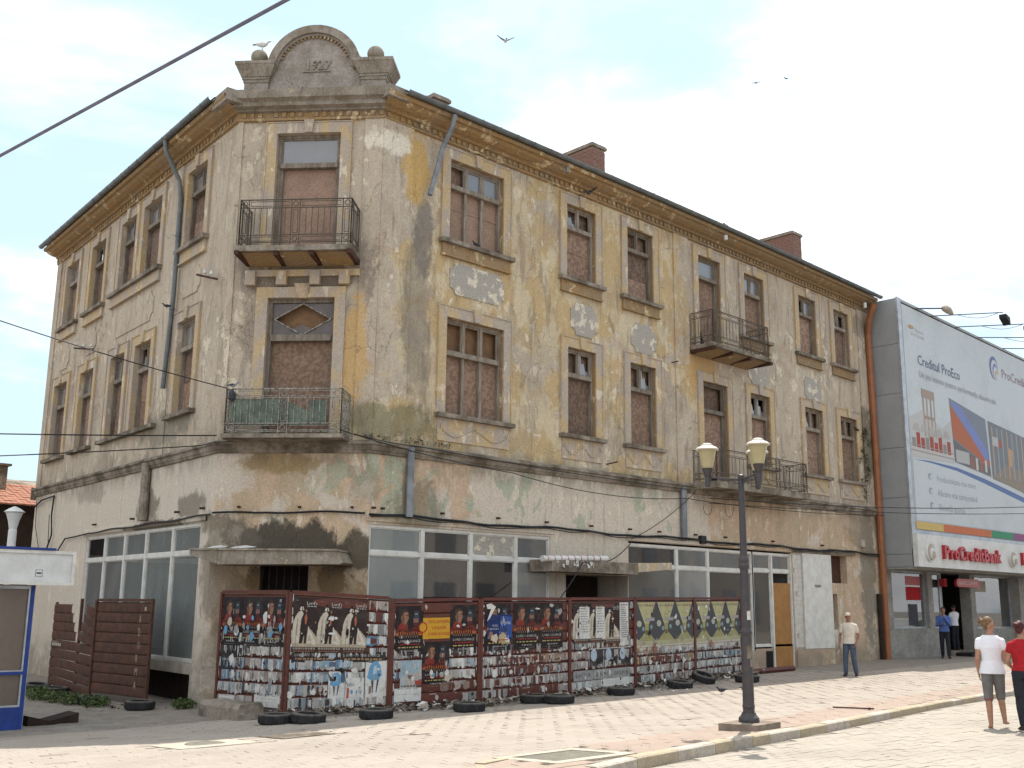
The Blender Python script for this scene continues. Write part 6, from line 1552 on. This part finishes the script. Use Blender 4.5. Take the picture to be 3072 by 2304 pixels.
# far corrugated roof right of the banner
t = thing('far_shed', 'shed with a pale corrugated roof seen over the banner', 'building', (63, 25, 0))
mb = MB(); mb.box(W_, 61.5, 90, 24.6, 36, -1, 16.0); mb.build('shed_wall', 'grey_wall', t)
mb = MB()
for k in range(60):
    x = 60.8 + k * .45; mb.hexa([(x + a, 24 + (b * 6), 16.0 + 2.6 * b + c) for a in (0, .3) for b in (0, 1) for c in (0, .1)])
mb.hexa([(a, 24.02 + b * 6, 15.95 + 2.6 * b + c) for a in (60.8, 90) for b in (0, 1) for c in (0, .06)])
o = mb.build('roof', 'concrete_trim', t)

# ------------------------------------------------------------------ tiled house in the left background
hs = thing('tiled_house', 'low house with a red tiled roof and dark wall behind the kiosk', 'building', (10, 40, -.6))
mb = MB(); mb.box(W_, 4, 15.5, 40.3, 48, -1, 5.1); mb.build('house_wall', 'dark_brown', hs)
mb = MB(); mb.box(W_, 4, 15.5, 40.1, 40.3, 3.2, 3.4); mb.build('ledge', 'concrete_trim', hs)
mb = MB()
for r in range(9):
    y0, z0 = 39.7 + r * .30, 5.06 + r * .105
    for i in range(60):
        x = 3.6 + i * .205; dz = R_.uniform(0, .02); mb.hexa([(x + a, y0 + b, z0 + c + (.105 if b else 0) + dz) for a in (0, .19) for b in (0, .34) for c in (0, .05)])
o = mb.build('roof_tiles', 'roof_tile', hs); o['kind'] = 'stuff'
mb = MB(); mb.face([(3.5, 39.75, 5.03), (16, 39.75, 5.03), (16, 44, 6.4), (3.5, 44, 6.4)]); mb.box(W_, 12.3, 13.3, 41.5, 42.4, 5.6, 6.62); mb.box(W_, 12.2, 13.4, 41.4, 42.5, 6.62, 6.7); mb.build('roof', 'concrete_trim', hs, recalc=False)

# parked car across the street (outside the picture; the bank window mirrors it)
car = thing('parked_car', 'pale parked car across the street mirrored in the window', 'car', (52.0, 13.2, -.12))
mb = MB(); prof = [(-2.1, .35), (-2.1, .75), (-1.9, .88), (-1.2, .95), (-.6, 1.38), (.7, 1.42), (1.25, 1.0), (1.9, .9), (2.1, .7), (2.1, .35)]
f = [(52 + x, 13.2 - .85, z - .12) for x, z in prof] + [(52 + x, 13.2 + .85, z - .12) for x, z in prof]; n = len(prof)
mb.mesh(f, [tuple(range(n)), tuple(range(n, 2 * n))[::-1]] + [(i, (i + 1) % n, (i + 1) % n + n, i + n) for i in range(n)]); mb.build('car_body', 'white_paint', car)
for sy in (-1, 1):
    mb = MB(); mb.mesh([(52 + x, 13.2 + sy * .86, z - .12) for x, z in ((-1.05, .98), (-.52, 1.32), (.62, 1.35), (1.08, 1.0))], [(0, 1, 2, 3)]); mb.build('side_glass', 'dark_hole', car, recalc=False)
    for x in (-1.3, 1.35):
        mb = MB(); mb.tube([(52 + x, 13.2 + sy * .70, .18), (52 + x, 13.2 + sy * .88, .18)], .31, 18); mb.build('wheel', 'black_rubber', car)

# ------------------------------------------------------------------ overhead and wall cables
def sag(a, b, s_, n=14):
    a, b = Vector(a), Vector(b); return [a.lerp(b, i / n) - Vector((0, 0, s_ * 4 * (i / n) * (1 - i / n))) for i in range(n + 1)]
def cable(label, pts, r, mat='cable_black', name='cable'):
    mb = MB(); mb.tube(pts, r, 5); o = mb.build(name, mat, None, tuple(pts[0])); tag(o, label, 'cable'); return o
cable('thick grey overhead cable crossing the sky at top left', sag((1.89, 15.7, 5.57), (4.63, -1.8, 6.11), .0), .015, 'cable_grey')
cable('thin wire slanting down to the left post of the lower corner balcony', sag((2.5, 18.6, 6.95), FC(.42, .8, 6.46), .12) , .012)
cable('level wire reaching the foot of the lower corner balcony from the left', sag((1.5, 19.0, 4.15), FC(.06, .3, 5.47), .05), .014)
cable('lowest wire rising from the left edge to the string course at the corner', sag((1.5, 19.0, 3.58), FL(.4, .25, 5.3), .06) + sag(FC(.0, .2, 5.33), FC(1.7, .5, 5.42), .02), .012)
cable('wire hanging along the string course of the long face', sag(FC(3.06, .82, 5.5), FR(4.2, .22, 5.02), .08) + sag(FR(4.4, .2, 5.0), FR(11.4, .25, 4.92), .22) + sag(FR(11.5, .2, 4.9), FR(23.0, .3, 5.15), .12), .011)
cable('second wire along the top of the string course', sag(FC(3.3, .6, 5.45), FR(1.2, .2, 5.36), .03) + sag(FR(1.4, .2, 5.36), FR(11.4, .22, 5.18), .06), .012)
cable('two wires running on from the house to the right edge', sag(FR(12.0, .5, 4.95), (52, 15.5, 6.6), .35), .014)
cable('lower of the wires running on to the right edge', sag(FR(12.0, .5, 4.8), (52, 15.0, 6.2), .30), .012)
pts = [FR(u, .07, 3.72 + .03 * math.sin(u * 1.3) - .012 * math.sin(u * 4.1)) for u in [-.02 + .4 * i for i in range(59)]]
cable('heavy black cable sagging along the long face over the shop windows', pts, .03)
cable('thin cable twisted along the heavy one over the shop windows', [(x, y - .05, z - .05 + .03 * math.sin(i * 1.1)) for i, (x, y, z) in enumerate(pts)], .014)
cable('black cable over the corner canopy', [FC(u, .07, 3.74 + .02 * math.sin(u * 3) + .02 * (u > 1)) for u in [.0 + .25 * i for i in range(15)]], .024)
cable('black cable along the side street shop lintel', [FL(u, .09, 3.70 - .006 * u + .02 * math.sin(u * 2.2)) for u in [.0 + .4 * i for i in range(22)]] + [FL(9.6, .08, 3.60), FL(10.5, .08, 3.58), FL(11.2, .08, 3.2), FL(12.2, .08, 2.75)], .022)
cable('loose cable hanging from the recessed door canopy to the hoarding', sag(FR(8.95, .1, 3.55), FR(6.2, .85, 2.86), .25) + sag(FR(6.1, .85, 2.83), FR(4.6, 1.3, 1.75), .06), .014)
cable('cable rising from the shop lintel to the lower street balcony', sag(FR(8.9, .1, 3.6), FR(11.6, .3, 5.1), .12), .011)
cable('cable tangle on the white wall of the side street', [FL(14.2, .06, 4.75), FL(13.3, .1, 4.92), FL(12.1, .06, 4.98), FL(12.05, .1, 4.4), FL(11.95, .07, 3.75), FL(12.1, .12, 3.4), FL(12.3, .1, 3.0), FL(12.4, .08, 2.7)], .026)
cable('thin loop of wire on the white wall of the side street', [FL(13.9, .08, 4.9), FL(13.7, .1, 4.1), FL(13.2, .08, 3.4), FL(12.6, .1, 3.0), FL(12.2, .08, 3.5), FL(12.35, .08, 4.4)], .012)
for k in range(2): cable(('curl of loose wire under the left end of the lower street balcony', 'curl of loose wire right of the other below the balcony')[k], [FR(12.2 + 1.1 * k + .22 * math.cos(a), .3, 4.75 + .28 * math.sin(a)) for a in [3.2 + .3 * i for i in range(12)]], .008)

# ------------------------------------------------------------------ people
def rm(o, vox, it=3, fac=.5):
    m = o.modifiers.new('remesh', 'REMESH'); m.mode = 'VOXEL'; m.voxel_size = vox; m.use_smooth_shade = True
    s_ = o.modifiers.new('smooth', 'SMOOTH'); s_.factor = fac; s_.iterations = it
    return o
def ball(mb, c, rx, ry=None, rz=None, seg=14, n=9):
    ry = ry or rx; rz = rz or rx
    rings = []
    for i in range(n + 1):
        a = -math.pi / 2 + math.pi * i / n; k = max(math.cos(a), .03)
        rings.append(((c[0], c[1], c[2] + rz * math.sin(a)), (rx * k, 0, 0), (0, ry * k, 0)))
    mb.loft(rings, seg)
def limb(mb, pts, rad, seg=12):
    P_ = [Vector(p) for p in pts]; fine = []; rr = []
    for i in range(len(P_) - 1):
        for k in range(4): t_ = k / 4; fine.append(P_[i].lerp(P_[i + 1], t_)); rr.append(rad[i] + (rad[i + 1] - rad[i]) * t_)
    fine.append(P_[-1]); rr.append(rad[-1])
    mb.tube(fine, rr, seg)
    for p, r in zip(P_, rad): ball(mb, p, r * .99, seg=12, n=8)
def torso_rings(f, grow, z0, z1, lean=(0, 0)):
    key = [(.86, .150, .105), (.93, .168, .112), (1.0, .160, .105), (1.08, .145, .098), (1.18, .155, .105), (1.28, .172, .115), (1.38, .178, .105), (1.44, .165, .090), (1.49, .110, .072), (1.52, .062, .060)]
    if f: key = [(.86, .165, .120), (.93, .180, .125), (1.0, .160, .110), (1.08, .135, .094), (1.18, .145, .104), (1.28, .158, .118), (1.36, .162, .102), (1.43, .150, .085), (1.48, .098, .066), (1.51, .055, .055)]
    out = []
    for z, rx, ry in key:
        if z0 - 1e-6 <= z <= z1 + 1e-6:
            t_ = (z - .9) / .6; out.append(((lean[0] * t_, lean[1] * t_, z), (rx + grow, 0, 0), (0, ry + grow, 0)))
    return out
def person(label, loc, rz, H, female, J, mats, hair, sleeves=True, hem=.93, trousers='long', head_turn=0.0, shoes=True, group='passers-by', extra=None, cap=False):
    """J: joints in metres for a figure 1.75 m tall facing +y: sh, el, wr, hi, kn, an for (left, right)"""
    s_ = H / 1.75
    t = thing('person', label, 'person', loc, group); t.rotation_euler = (0, 0, rz); t.scale = (s_, s_, s_)
    O_ = (0, 0, 0)
    mb = MB()
    mb.loft(torso_rings(female, -.012, .86, 1.52), 18)
    limb(mb, [(0, -.005, 1.47), (0, .0, 1.53), (0, .012, 1.60)], [.056, .050, .052])
    c, sn = math.cos(head_turn), math.sin(head_turn)
    def hd(x, y, z): return (x * c - y * sn, x * sn + y * c + .012, z)
    ball(mb, hd(0, .0, 1.665), .074, .092, .108, 16, 12); ball(mb, hd(0, .03, 1.60), .050, .055, .052)
    mb.loft([(hd(0, .085, 1.665), (.011 * c, .011 * sn, 0), (0, 0, .01)), (hd(0, .102, 1.645), (.014 * c, .014 * sn, 0), (0, 0, .012)), (hd(0, .108, 1.632), (.017 * c, .017 * sn, 0), (0, 0, .012)), (hd(0, .088, 1.625), (.015 * c, .015 * sn, 0), (0, 0, .01))], 8)
    for sx in (-1, 1): ball(mb, hd(.074 * sx, -.008, 1.652), .012, .022, .032, 8, 6)
    mb.loft([(hd(0, .083, 1.605), (.022 * c, .022 * sn, 0), (0, 0, .005)), (hd(0, .093, 1.604), (.020 * c, .020 * sn, 0), (0, 0, .006)), (hd(0, .084, 1.594), (.018 * c, .018 * sn, 0), (0, 0, .006))], 8)
    for k in (0, 1):
        sx = -1 if k == 0 else 1
        sh, el, wr = J['sh'][k], J['el'][k], J['wr'][k]
        limb(mb, [sh, Vector(sh).lerp(Vector(el), .35), el, Vector(el).lerp(Vector(wr), .3), wr], [.050, .048, .038, .040, .026])
        d = (Vector(wr) - Vector(el)).normalized(); side = d.orthogonal().normalized()
        pl = J.get('palm', (None, None))[k]; side = Vector(pl).normalized() if pl else Vector((0, 1, 0)) - d * d.y
        side.normalize(); nn = d.cross(side).normalized()
        pc = Vector(wr) + d * .05; 
        mb.loft([(Vector(wr), side * .026, nn * .018), (pc, side * .040, nn * .016), (Vector(wr) + d * .09, side * .040, nn * .013)], 12)
        for j, (o_, l) in enumerate(((-.030, .058), (-.010, .070), (.010, .076), (.030, .066))):
            b = Vector(wr) + d * .082 + side * o_; m1 = b + d * l * .55 + nn * .006; m2 = m1 + d * l * .40 + nn * .016
            limb(mb, [b, m1, m2], [.0095, .009, .0075], 8)
        b = Vector(wr) + d * .025 + side * .028; limb(mb, [b, b + d * .03 + side * .028, b + d * .065 + side * .030], [.012, .011, .009], 8)
        hi, kn, an = J['hi'][k], J['kn'][k], J['an'][k]
        calf = Vector(kn).lerp(Vector(an), .30) + Vector((0, -.012, 0))
        limb(mb, [hi, Vector(hi).lerp(Vector(kn), .5), kn, calf, an], [.088 if female else .082, .070, .050, .053, .034])
        td = Vector(J['toe'][k]); td.normalize(); a = Vector(an)
        mb.loft([(a + Vector((0, 0, -.02)) - td * .045, Vector((-td.y, td.x, 0)) * .028, Vector((0, 0, .03))), (a + Vector((0, 0, -.03)) + td * .03, Vector((-td.y, td.x, 0)) * .034, Vector((0, 0, .034))), (a + Vector((0, 0, -.045)) + td * .11, Vector((-td.y, td.x, 0)) * .042, Vector((0, 0, .022))), (a + Vector((0, 0, -.052)) + td * .17, Vector((-td.y, td.x, 0)) * .030, Vector((0, 0, .013)))], 12)
    body = mb.build('body', mats['skin'], t, O_); rm(body, .0065, 3)
    # eyes and brows
    mb = MB()
    for sx in (-1, 1): ball(mb, hd(.030 * sx, .080, 1.672), .009, .005, .0045, 8, 6)
    mb.build('eyes', 'hair_dark', t, O_)
    # shirt
    mb = MB()
    rg = torso_rings(female, .016, hem, 1.50 if not female else 1.48)
    if hem not in [r[0][2] for r in rg]: rg = [((0, 0, hem), (rg[0][1][0] + .008, 0, 0), (0, rg[0][2][1] + .008, 0))] + rg
    mb.loft(rg, 20)
    for k in (0, 1):
        sh, el, wr = (Vector(J[q][k]) for q in ('sh', 'el', 'wr'))
        inn = Vector((sh.x * .55, sh.y, sh.z + .01))
        if sleeves == 'long': limb(mb, [inn, sh, el, el.lerp(wr, .9)], [.062, .064, .052, .038])
        else: limb(mb, [inn, sh, sh.lerp(el, .55 if not female else .34)], [.060, .064, .064])
    rm(mb.build('shirt', mats['shirt'], t, O_), .010, 3)
    # trousers
    mb = MB(); mb.loft(torso_rings(female, .010, .86, 1.0), 20)
    for k in (0, 1):
        hi, kn, an = (Vector(J[q][k]) for q in ('hi', 'kn', 'an'))
        up = Vector((hi.x * .8, hi.y, .93))
        if trousers == 'long': limb(mb, [up, hi, hi.lerp(kn, .5), kn, kn.lerp(an, .5), an + Vector((0, 0, .02))], [.098, .100, .088, .076, .070, .060])
        elif trousers == 'tight': limb(mb, [up, hi, hi.lerp(kn, .5), kn, kn.lerp(an, .3), an + Vector((0, 0, .03))], [.102, .104, .090, .074, .074, .054])
        else: limb(mb, [up, hi, hi.lerp(kn, .5), kn.lerp(an, .06)], [.098, .100, .086, .070])
    rm(mb.build('trousers', mats['trousers'], t, O_), .010, 3)
    if shoes:
        for k in (0, 1):
            mb = MB(); a = Vector(J['an'][k]); td = Vector(J['toe'][k]).normalized(); sd = Vector((-td.y, td.x, 0))
            mb.loft([(a + Vector((0, 0, -.03)) - td * .06, sd * .036, Vector((0, 0, .045))), (a + Vector((0, 0, -.03)) + td * .03, sd * .042, Vector((0, 0, .048))), (a + Vector((0, 0, -.05)) + td * .12, sd * .050, Vector((0, 0, .032))), (a + Vector((0, 0, -.06)) + td * .20, sd * .036, Vector((0, 0, .02)))], 12)
            rm(mb.build('shoe', mats.get('shoes', 'leather'), t, O_), .008, 2)
    # hair
    mb = MB()
    if cap:
        ball(mb, hd(0, -.004, 1.715), .083, .100, .062, 16, 8); mb.loft([(hd(0, .06, 1.705), (.07 * c, .07 * sn, 0), (0, 0, .008)), (hd(0, .135, 1.695), (.055 * c, .055 * sn, 0), (0, 0, .006))], 14)
        rm(mb.build('cap', mats['hair'], t, O_), .007, 2)
        mb = MB(); ball(mb, hd(0, -.03, 1.66), .076, .072, .05, 14, 8); rm(mb.build('hair', 'hair_dark', t, O_), .008, 2)
    else:
        if hair == 'short': ball(mb, hd(0, -.014, 1.695), .080, .094, .088, 16, 10)
        else:
            ball(mb, hd(0, -.020, 1.690), .084, .094, .096, 16, 10); ball(mb, hd(0, -.05, 1.645), .070, .062, .075, 14, 8)
            bx = -.05 if hair == 'bunL' else 0.0
            for q in range(9): ball(mb, hd(bx + R_.gauss(0, .022), -.105 + R_.gauss(0, .02), 1.70 + R_.gauss(0, .022)), R_.uniform(.024, .042), seg=10, n=6)
            for q in range(6): limb(mb, [hd(R_.uniform(-.05, .05), -.08, 1.62), hd(R_.uniform(-.06, .06), -.085, 1.56)], [.012, .005], 6)
        rm(mb.build('hair', mats['hair'], t, O_), .008, 1)
    if extra: extra(t, J)
    return t
def pose(wl=0, **k):
    J = dict(sh=[(-.185, 0, 1.40), (.185, 0, 1.40)], el=[(-.235, -.02, 1.12), (.235, -.02, 1.12)], wr=[(-.245, .05, .88), (.245, .05, .88)], hi=[(-.085, 0, .90), (.085, 0, .90)],
             kn=[(-.095, .02, .50), (.095, .02, .50)], an=[(-.10, -.01, .085), (.10, -.01, .085)], toe=[(-.15, 1, 0), (.15, 1, 0)])
    J.update(k); return J
# man in pale shirt, facing the street, papers in his right hand (left in the picture), other hand in his pocket
def papers(t, J):
    mb = MB(); w_ = Vector(J['wr'][1])
    for k in range(3): mb.face([w_ + Vector((.0 + .012 * k, -.02, -.02)), w_ + Vector((.03 + .012 * k, .15, -.05)), w_ + Vector((.06 + .02 * k, .13, -.24)), w_ + Vector((.02 + .02 * k, -.05, -.20))])
    mb.build('paper', 'paper_white', t, (0, 0, 0), recalc=False)
mx, my = 28.4, 16.12
person('man in a pale cap, light shirt and blue jeans holding papers at the shadow edge', (mx, my, gz(mx, my)), math.radians(112), 1.74, False,
       pose(el=[(-.25, -.05, 1.12), (.25, -.03, 1.11)], wr=[(-.19, .06, .92), (.27, .04, .86)], kn=[(-.11, .05, .50), (.12, .04, .50)], an=[(-.15, -.02, .085), (.12, .10, .085)]),
       dict(skin='skin_tan', shirt='cloth_beige', trousers='cloth_jeans', hair='kerb_white', shoes='leather'), 'short', hem=.90, extra=papers, cap=True)
bx_, by_ = 39.35, 18.45
person('man in a blue shirt and dark trousers raising a hand by the shop window', (bx_, by_, 0.0), math.radians(115), 1.82, False,
       pose(el=[(-.20, .12, 1.16), (.23, .02, 1.13)], wr=[(-.03, .26, 1.42), (.05, .22, 1.18)], kn=[(-.10, .05, .50), (.10, -.02, .50)], an=[(-.11, .12, .085), (.10, -.12, .085)]),
       dict(skin='skin_tan', shirt='cloth_blue', trousers='cloth_dark', hair='hair_dark', shoes='leather'), 'short', sleeves='long', hem=.93)
person('man in a white shirt seen from behind in the recessed entrance', (43.5, 19.95, .16), math.radians(-20), 1.78, False, pose(el=[(-.25, .06, 1.14), (.24, .10, 1.14)], wr=[(-.14, .22, 1.10), (.12, .25, 1.12)]),
       dict(skin='skin_tan', shirt='cloth_white', trousers='cloth_dark', hair='hair_dark', shoes='leather'), 'short', hem=.95)
# two women walking away arm in arm
aw = math.atan2(7.9, 18.4)
def trim_hem(t, J):
    mb = MB(); k = Vector(J['kn'][0]).lerp(Vector(J['an'][0]), .07)
    mb.lathe(tuple(k), [(.072, -.006), (.074, .0), (.072, .008)], 16); mb.build('hem_band', 'sign_red', t, (0, 0, 0))
person('woman in a white t-shirt and grey knee shorts walking away', (18.28, 7.80, -.143), aw - math.pi / 2 + math.radians(4), 1.78, True,
       pose(sh=[(-.165, 0, 1.38), (.165, 0, 1.38)], el=[(-.215, -.03, 1.10), (.20, -.02, 1.10)], wr=[(-.20, .07, .88), (.29, .12, .98)], kn=[(-.09, -.01, .50), (.10, .09, .51)], an=[(-.085, -.06, .085), (.13, .03, .14)], toe=[(-.02, 1, 0), (.35, 1, 0)]),
       dict(skin='skin', shirt='cloth_white', trousers='cloth_grey', hair='hair_blond'), 'bunL', hem=.87, trousers='short', head_turn=math.radians(-72), shoes=False, group='two women arm in arm', extra=trim_hem)
person('woman in a red t-shirt and black trousers walking away at the right edge', (18.08, 7.22, -.12), aw - math.pi / 2 + math.radians(6), 1.70, True,
       pose(sh=[(-.165, 0, 1.38), (.165, 0, 1.38)], el=[(-.225, .02, 1.12), (.21, -.02, 1.12)], wr=[(-.16, .17, 1.02), (.24, .08, .90)], kn=[(-.085, .0, .50), (.085, .10, .52)], an=[(-.08, -.09, .10), (.09, .10, .085)]),
       dict(skin='skin', shirt='cloth_red', trousers='cloth_dark', hair='hair_red', shoes='leather'), 'bun', hem=.97, trousers='tight', head_turn=math.radians(-25), group='two women arm in arm')

# ------------------------------------------------------------------ birds
def bird(name, label, cat, loc, rz, L_, body, back, legs=True, wings='folded', stretch=0.0, head='', group=None):
    """perched bird of length L_, facing +x before turning"""
    t = thing(name, label, cat, loc, group); t.rotation_euler = (0, 0, rz); t.scale = (L_, L_, L_); O_ = (0, 0, 0)
    lg = .16 if legs else .0
    mb = MB(); r = []
    for x, z, a, b in ((-.36, .13, .02, .015), (-.28, .12, .05, .045), (-.12, .10, .10, .10), (.06, .10, .115, .12), (.20, .14, .085, .095), (.28, .22, .055, .065), (.33, .28, .06, .062), (.38, .295, .052, .055), (.43, .29, .02, .025)):
        r.append(((x, 0, lg + z), (0, a, 0), (-.3 * b if .18 < x < .3 else 0, 0, b)))
    mb.loft(r, 12); mb.build('body', body, t, O_, smooth=True)
    mb = MB(); mb.loft([((.42, 0, lg + .285), (0, .016, 0), (0, 0, .016)), ((.50, 0, lg + .272), (0, .010, 0), (0, 0, .011)), ((.53, 0, lg + .255), (0, .003, 0), (0, 0, .003))], 8); mb.build('beak', 'kerb_yellow' if cat == 'gull' else 'feather_dark', t, O_)
    if wings == 'folded':
        for sy in (-1, 1):
            mb = MB(); mb.loft([((.17, sy * .085, lg + .15), (0, .012, 0), (0, 0, .05)), ((.0, sy * .105, lg + .15), (0, .022, 0), (0, 0, .085)), ((-.2, sy * .075, lg + .145), (0, .018, 0), (0, 0, .06)), ((-.48, sy * .02, lg + .16), (0, .006, 0), (0, 0, .012))], 10); mb.build('wing', back, t, O_, smooth=True)
    else:
        for sy in (-1, 1):
            mb = MB(); u = wings
            mb.mesh([(.16, sy * .07, lg + .15), (-.12, sy * .07, lg + .15), (.24, sy * .38, lg + .15 + u * .25), (-.02, sy * .42, lg + .15 + u * .25), (.02, sy * .85, lg + .15 + u * .5), (-.06, sy * .80, lg + .15 + u * .48), (.16, sy * .07, lg + .17), (-.12, sy * .07, lg + .17), (.24, sy * .38, lg + .165 + u * .25), (-.02, sy * .42, lg + .165 + u * .25)],
                    [(0, 2, 3, 1), (2, 4, 5, 3), (6, 7, 9, 8), (8, 9, 5, 4), (0, 6, 8, 2), (1, 3, 9, 7), (0, 1, 7, 6)]); mb.build('wing', back, t, O_)
    mb = MB(); mb.mesh([(-.30, -.05, lg + .12), (-.30, .05, lg + .12), (-.52, .055, lg + .12), (-.52, -.055, lg + .12), (-.30, -.04, lg + .14), (-.30, .04, lg + .14), (-.52, .05, lg + .13), (-.52, -.05, lg + .13)], [(3, 2, 1, 0), (4, 5, 6, 7), (0, 1, 5, 4), (2, 3, 7, 6), (0, 4, 7, 3), (1, 2, 6, 5)]); mb.build('tail', back if cat != 'gull' else 'feather_dark', t, O_)
    if legs:
        for sy in (-1, 1):
            mb = MB(); mb.tube([(.02, sy * .04, .13), (.0, sy * .045, .02), (.0, sy * .045, .005)], .011, 6); mb.tube([(-.02, sy * .045, .006), (.07, sy * .045, .006)], .010, 5); mb.build('leg', 'kerb_yellow' if cat == 'gull' else 'rust', t, O_)
    return t
ay = math.atan2(eC[1], eC[0])
p = FC(.36, -.25, 15.34); bird('gull', 'white gull standing on the left stone ball', 'gull', p, ay, .48, 'feather_white', 'feather_white')
p = FC(1.55, -.1, 15.70); bird('gull', 'grey backed gull sitting on top of the round pediment', 'gull', p, ay, .55, 'feather_white', 'feather_grey', legs=False)
bird('gull', 'gull flying in the white sky right of the pediment', 'gull', (20.2, 22, 18.68), math.radians(60), .34, 'feather_white', 'feather_grey', legs=False, wings=.9)
bird('swift', 'tiny dark bird far off in the bright sky, left of two', 'bird', (46.1, 30, 29.7), .4, .30, 'feather_dark', 'feather_dark', legs=False, wings=.3)
bird('swift', 'tiny dark bird far off in the bright sky, right of two', 'bird', (49.2, 30, 31.1), 1.4, .26, 'feather_dark', 'feather_dark', legs=False, wings=.3)
bird('pigeon', 'dark pigeon flying up to the cornice over the second window', 'pigeon', FR(6.75, .5, 13.12), math.radians(10), .38, 'feather_dark', 'feather_dark', legs=False, wings=.5)
bird('pigeon', 'dark pigeon on the middle of the widest top sill', 'pigeon', FR(3.0, .06, 10.70), math.radians(190), .33, 'feather_dark', 'feather_dark')
bird('pigeon', 'dark pigeon at the right end of the widest top sill', 'pigeon', FR(3.88, .02, 10.66), math.radians(200), .30, 'feather_dark', 'feather_dark')
bird('pigeon', 'pigeon perched on the left downpipe', 'pigeon', FL(3.2, .25, 9.18), math.radians(150), .30, 'feather_dark', 'feather_dark')
bird('pigeon', 'dark pigeon walking on the sunlit paving before the tyres', 'pigeon', (20.7, 15.0, gz(20.7, 15.0)), math.radians(165), .36, 'feather_dark', 'feather_dark')
bird('pigeon', 'dark pigeon half hidden behind the lamp post', 'pigeon', (21.0, 14.55, gz(21, 14.5)), math.radians(150), .34, 'feather_dark', 'feather_dark')
bird('pigeon', 'pigeon perched on the left end of the green panelled balcony rail', 'pigeon', FC(.55, .8, 6.44), math.radians(-60), .32, 'feather_grey', 'feather_dark')
t = thing('black_bag', 'dark bag tied to the left end of the green panelled balcony rail', 'bag', FC(.55, .82, 6.3))
mb = MB(); c = FC(.56, .86, 6.30); mb.loft([((c[0], c[1], c[2] - .13), (.05, 0, 0), (0, .04, 0)), ((c[0] + .01, c[1], c[2] - .08), (.10, .02, 0), (0, .06, 0)), ((c[0], c[1], c[2] + .03), (.08, 0, 0), (0, .06, 0)), ((c[0], c[1], c[2] + .12), (.03, 0, 0), (0, .03, 0))], 10); mb.build('bag_body', 'feather_dark', t)

# ------------------------------------------------------------------ what the shop windows reflect: trees and houses across the street
def tree(label, x, y, H, R, group='trees across the side street'):
    t = thing('street_tree', label, 'tree', (x, y, gz(x, y)), group); b = gz(x, y)
    mb = MB(); mb.tube([(x, y, b), (x + .05, y, b + 1.2), (x - .05, y + .1, b + 2.6), (x, y, b + H * .6)], [.22, .17, .14, .07], 10)
    for k in range(7):
        a = k * .9; mb.tube([(x, y, b + 2.2 + .25 * k), (x + R * .35 * math.cos(a), y + R * .35 * math.sin(a), b + 3.2 + .3 * k), (x + R * .7 * math.cos(a), y + R * .7 * math.sin(a), b + 4.0 + .35 * k)], [.08, .05, .02], 6)
    mb.build('trunk', 'bark', t)
    cl = []
    for k in range(46):
        v = Vector((R_.gauss(0, 1), R_.gauss(0, 1), R_.gauss(0, .8))).normalized() * R * R_.uniform(.35, 1.0)
        cl.append(((x + v.x, y + v.y, b + H * .64 + v.z * .85), (.75, .75, .55)))
    stuff_leaves('crown', 'leaf', t, cl, 60, .16)
    return t
tr = tree('leafy street tree opposite the side street windows', -1.0, 40, 8.5, 3.0)
for x, y, lbl in ((-6, 48, 'second street tree from the corner, set back from the kerb'), (-3, 58, 'third street tree up the side street'), (-12, 39, 'street tree furthest from the side street windows'), (-10, 66, 'last street tree far up the side street')): dup(tr, (x, y, gz(x, y)), None, lbl)
op = thing('opposite_house', 'cream house across the street behind the viewer', 'building', (45, -9, 0))
mb = MB(); mb.box(W_, 22, 80, -20, -9, -.3, 8.5); mb.build('house_wall', 'kerb_white', op)
mb = MB(); mb.box(W_, 21.6, 80.4, -20.4, -8.4, 8.5, 8.9); mb.build('eaves', 'roof_dark', op)
for i in range(18):
    for z in (.6, 4.6):
        mb = MB(); mb.box(W_, 24 + i * 3.1, 25.5 + i * 3.1, -9.02, -8.96, z, z + 2.4); mb.build('window', 'glass_upper', op)
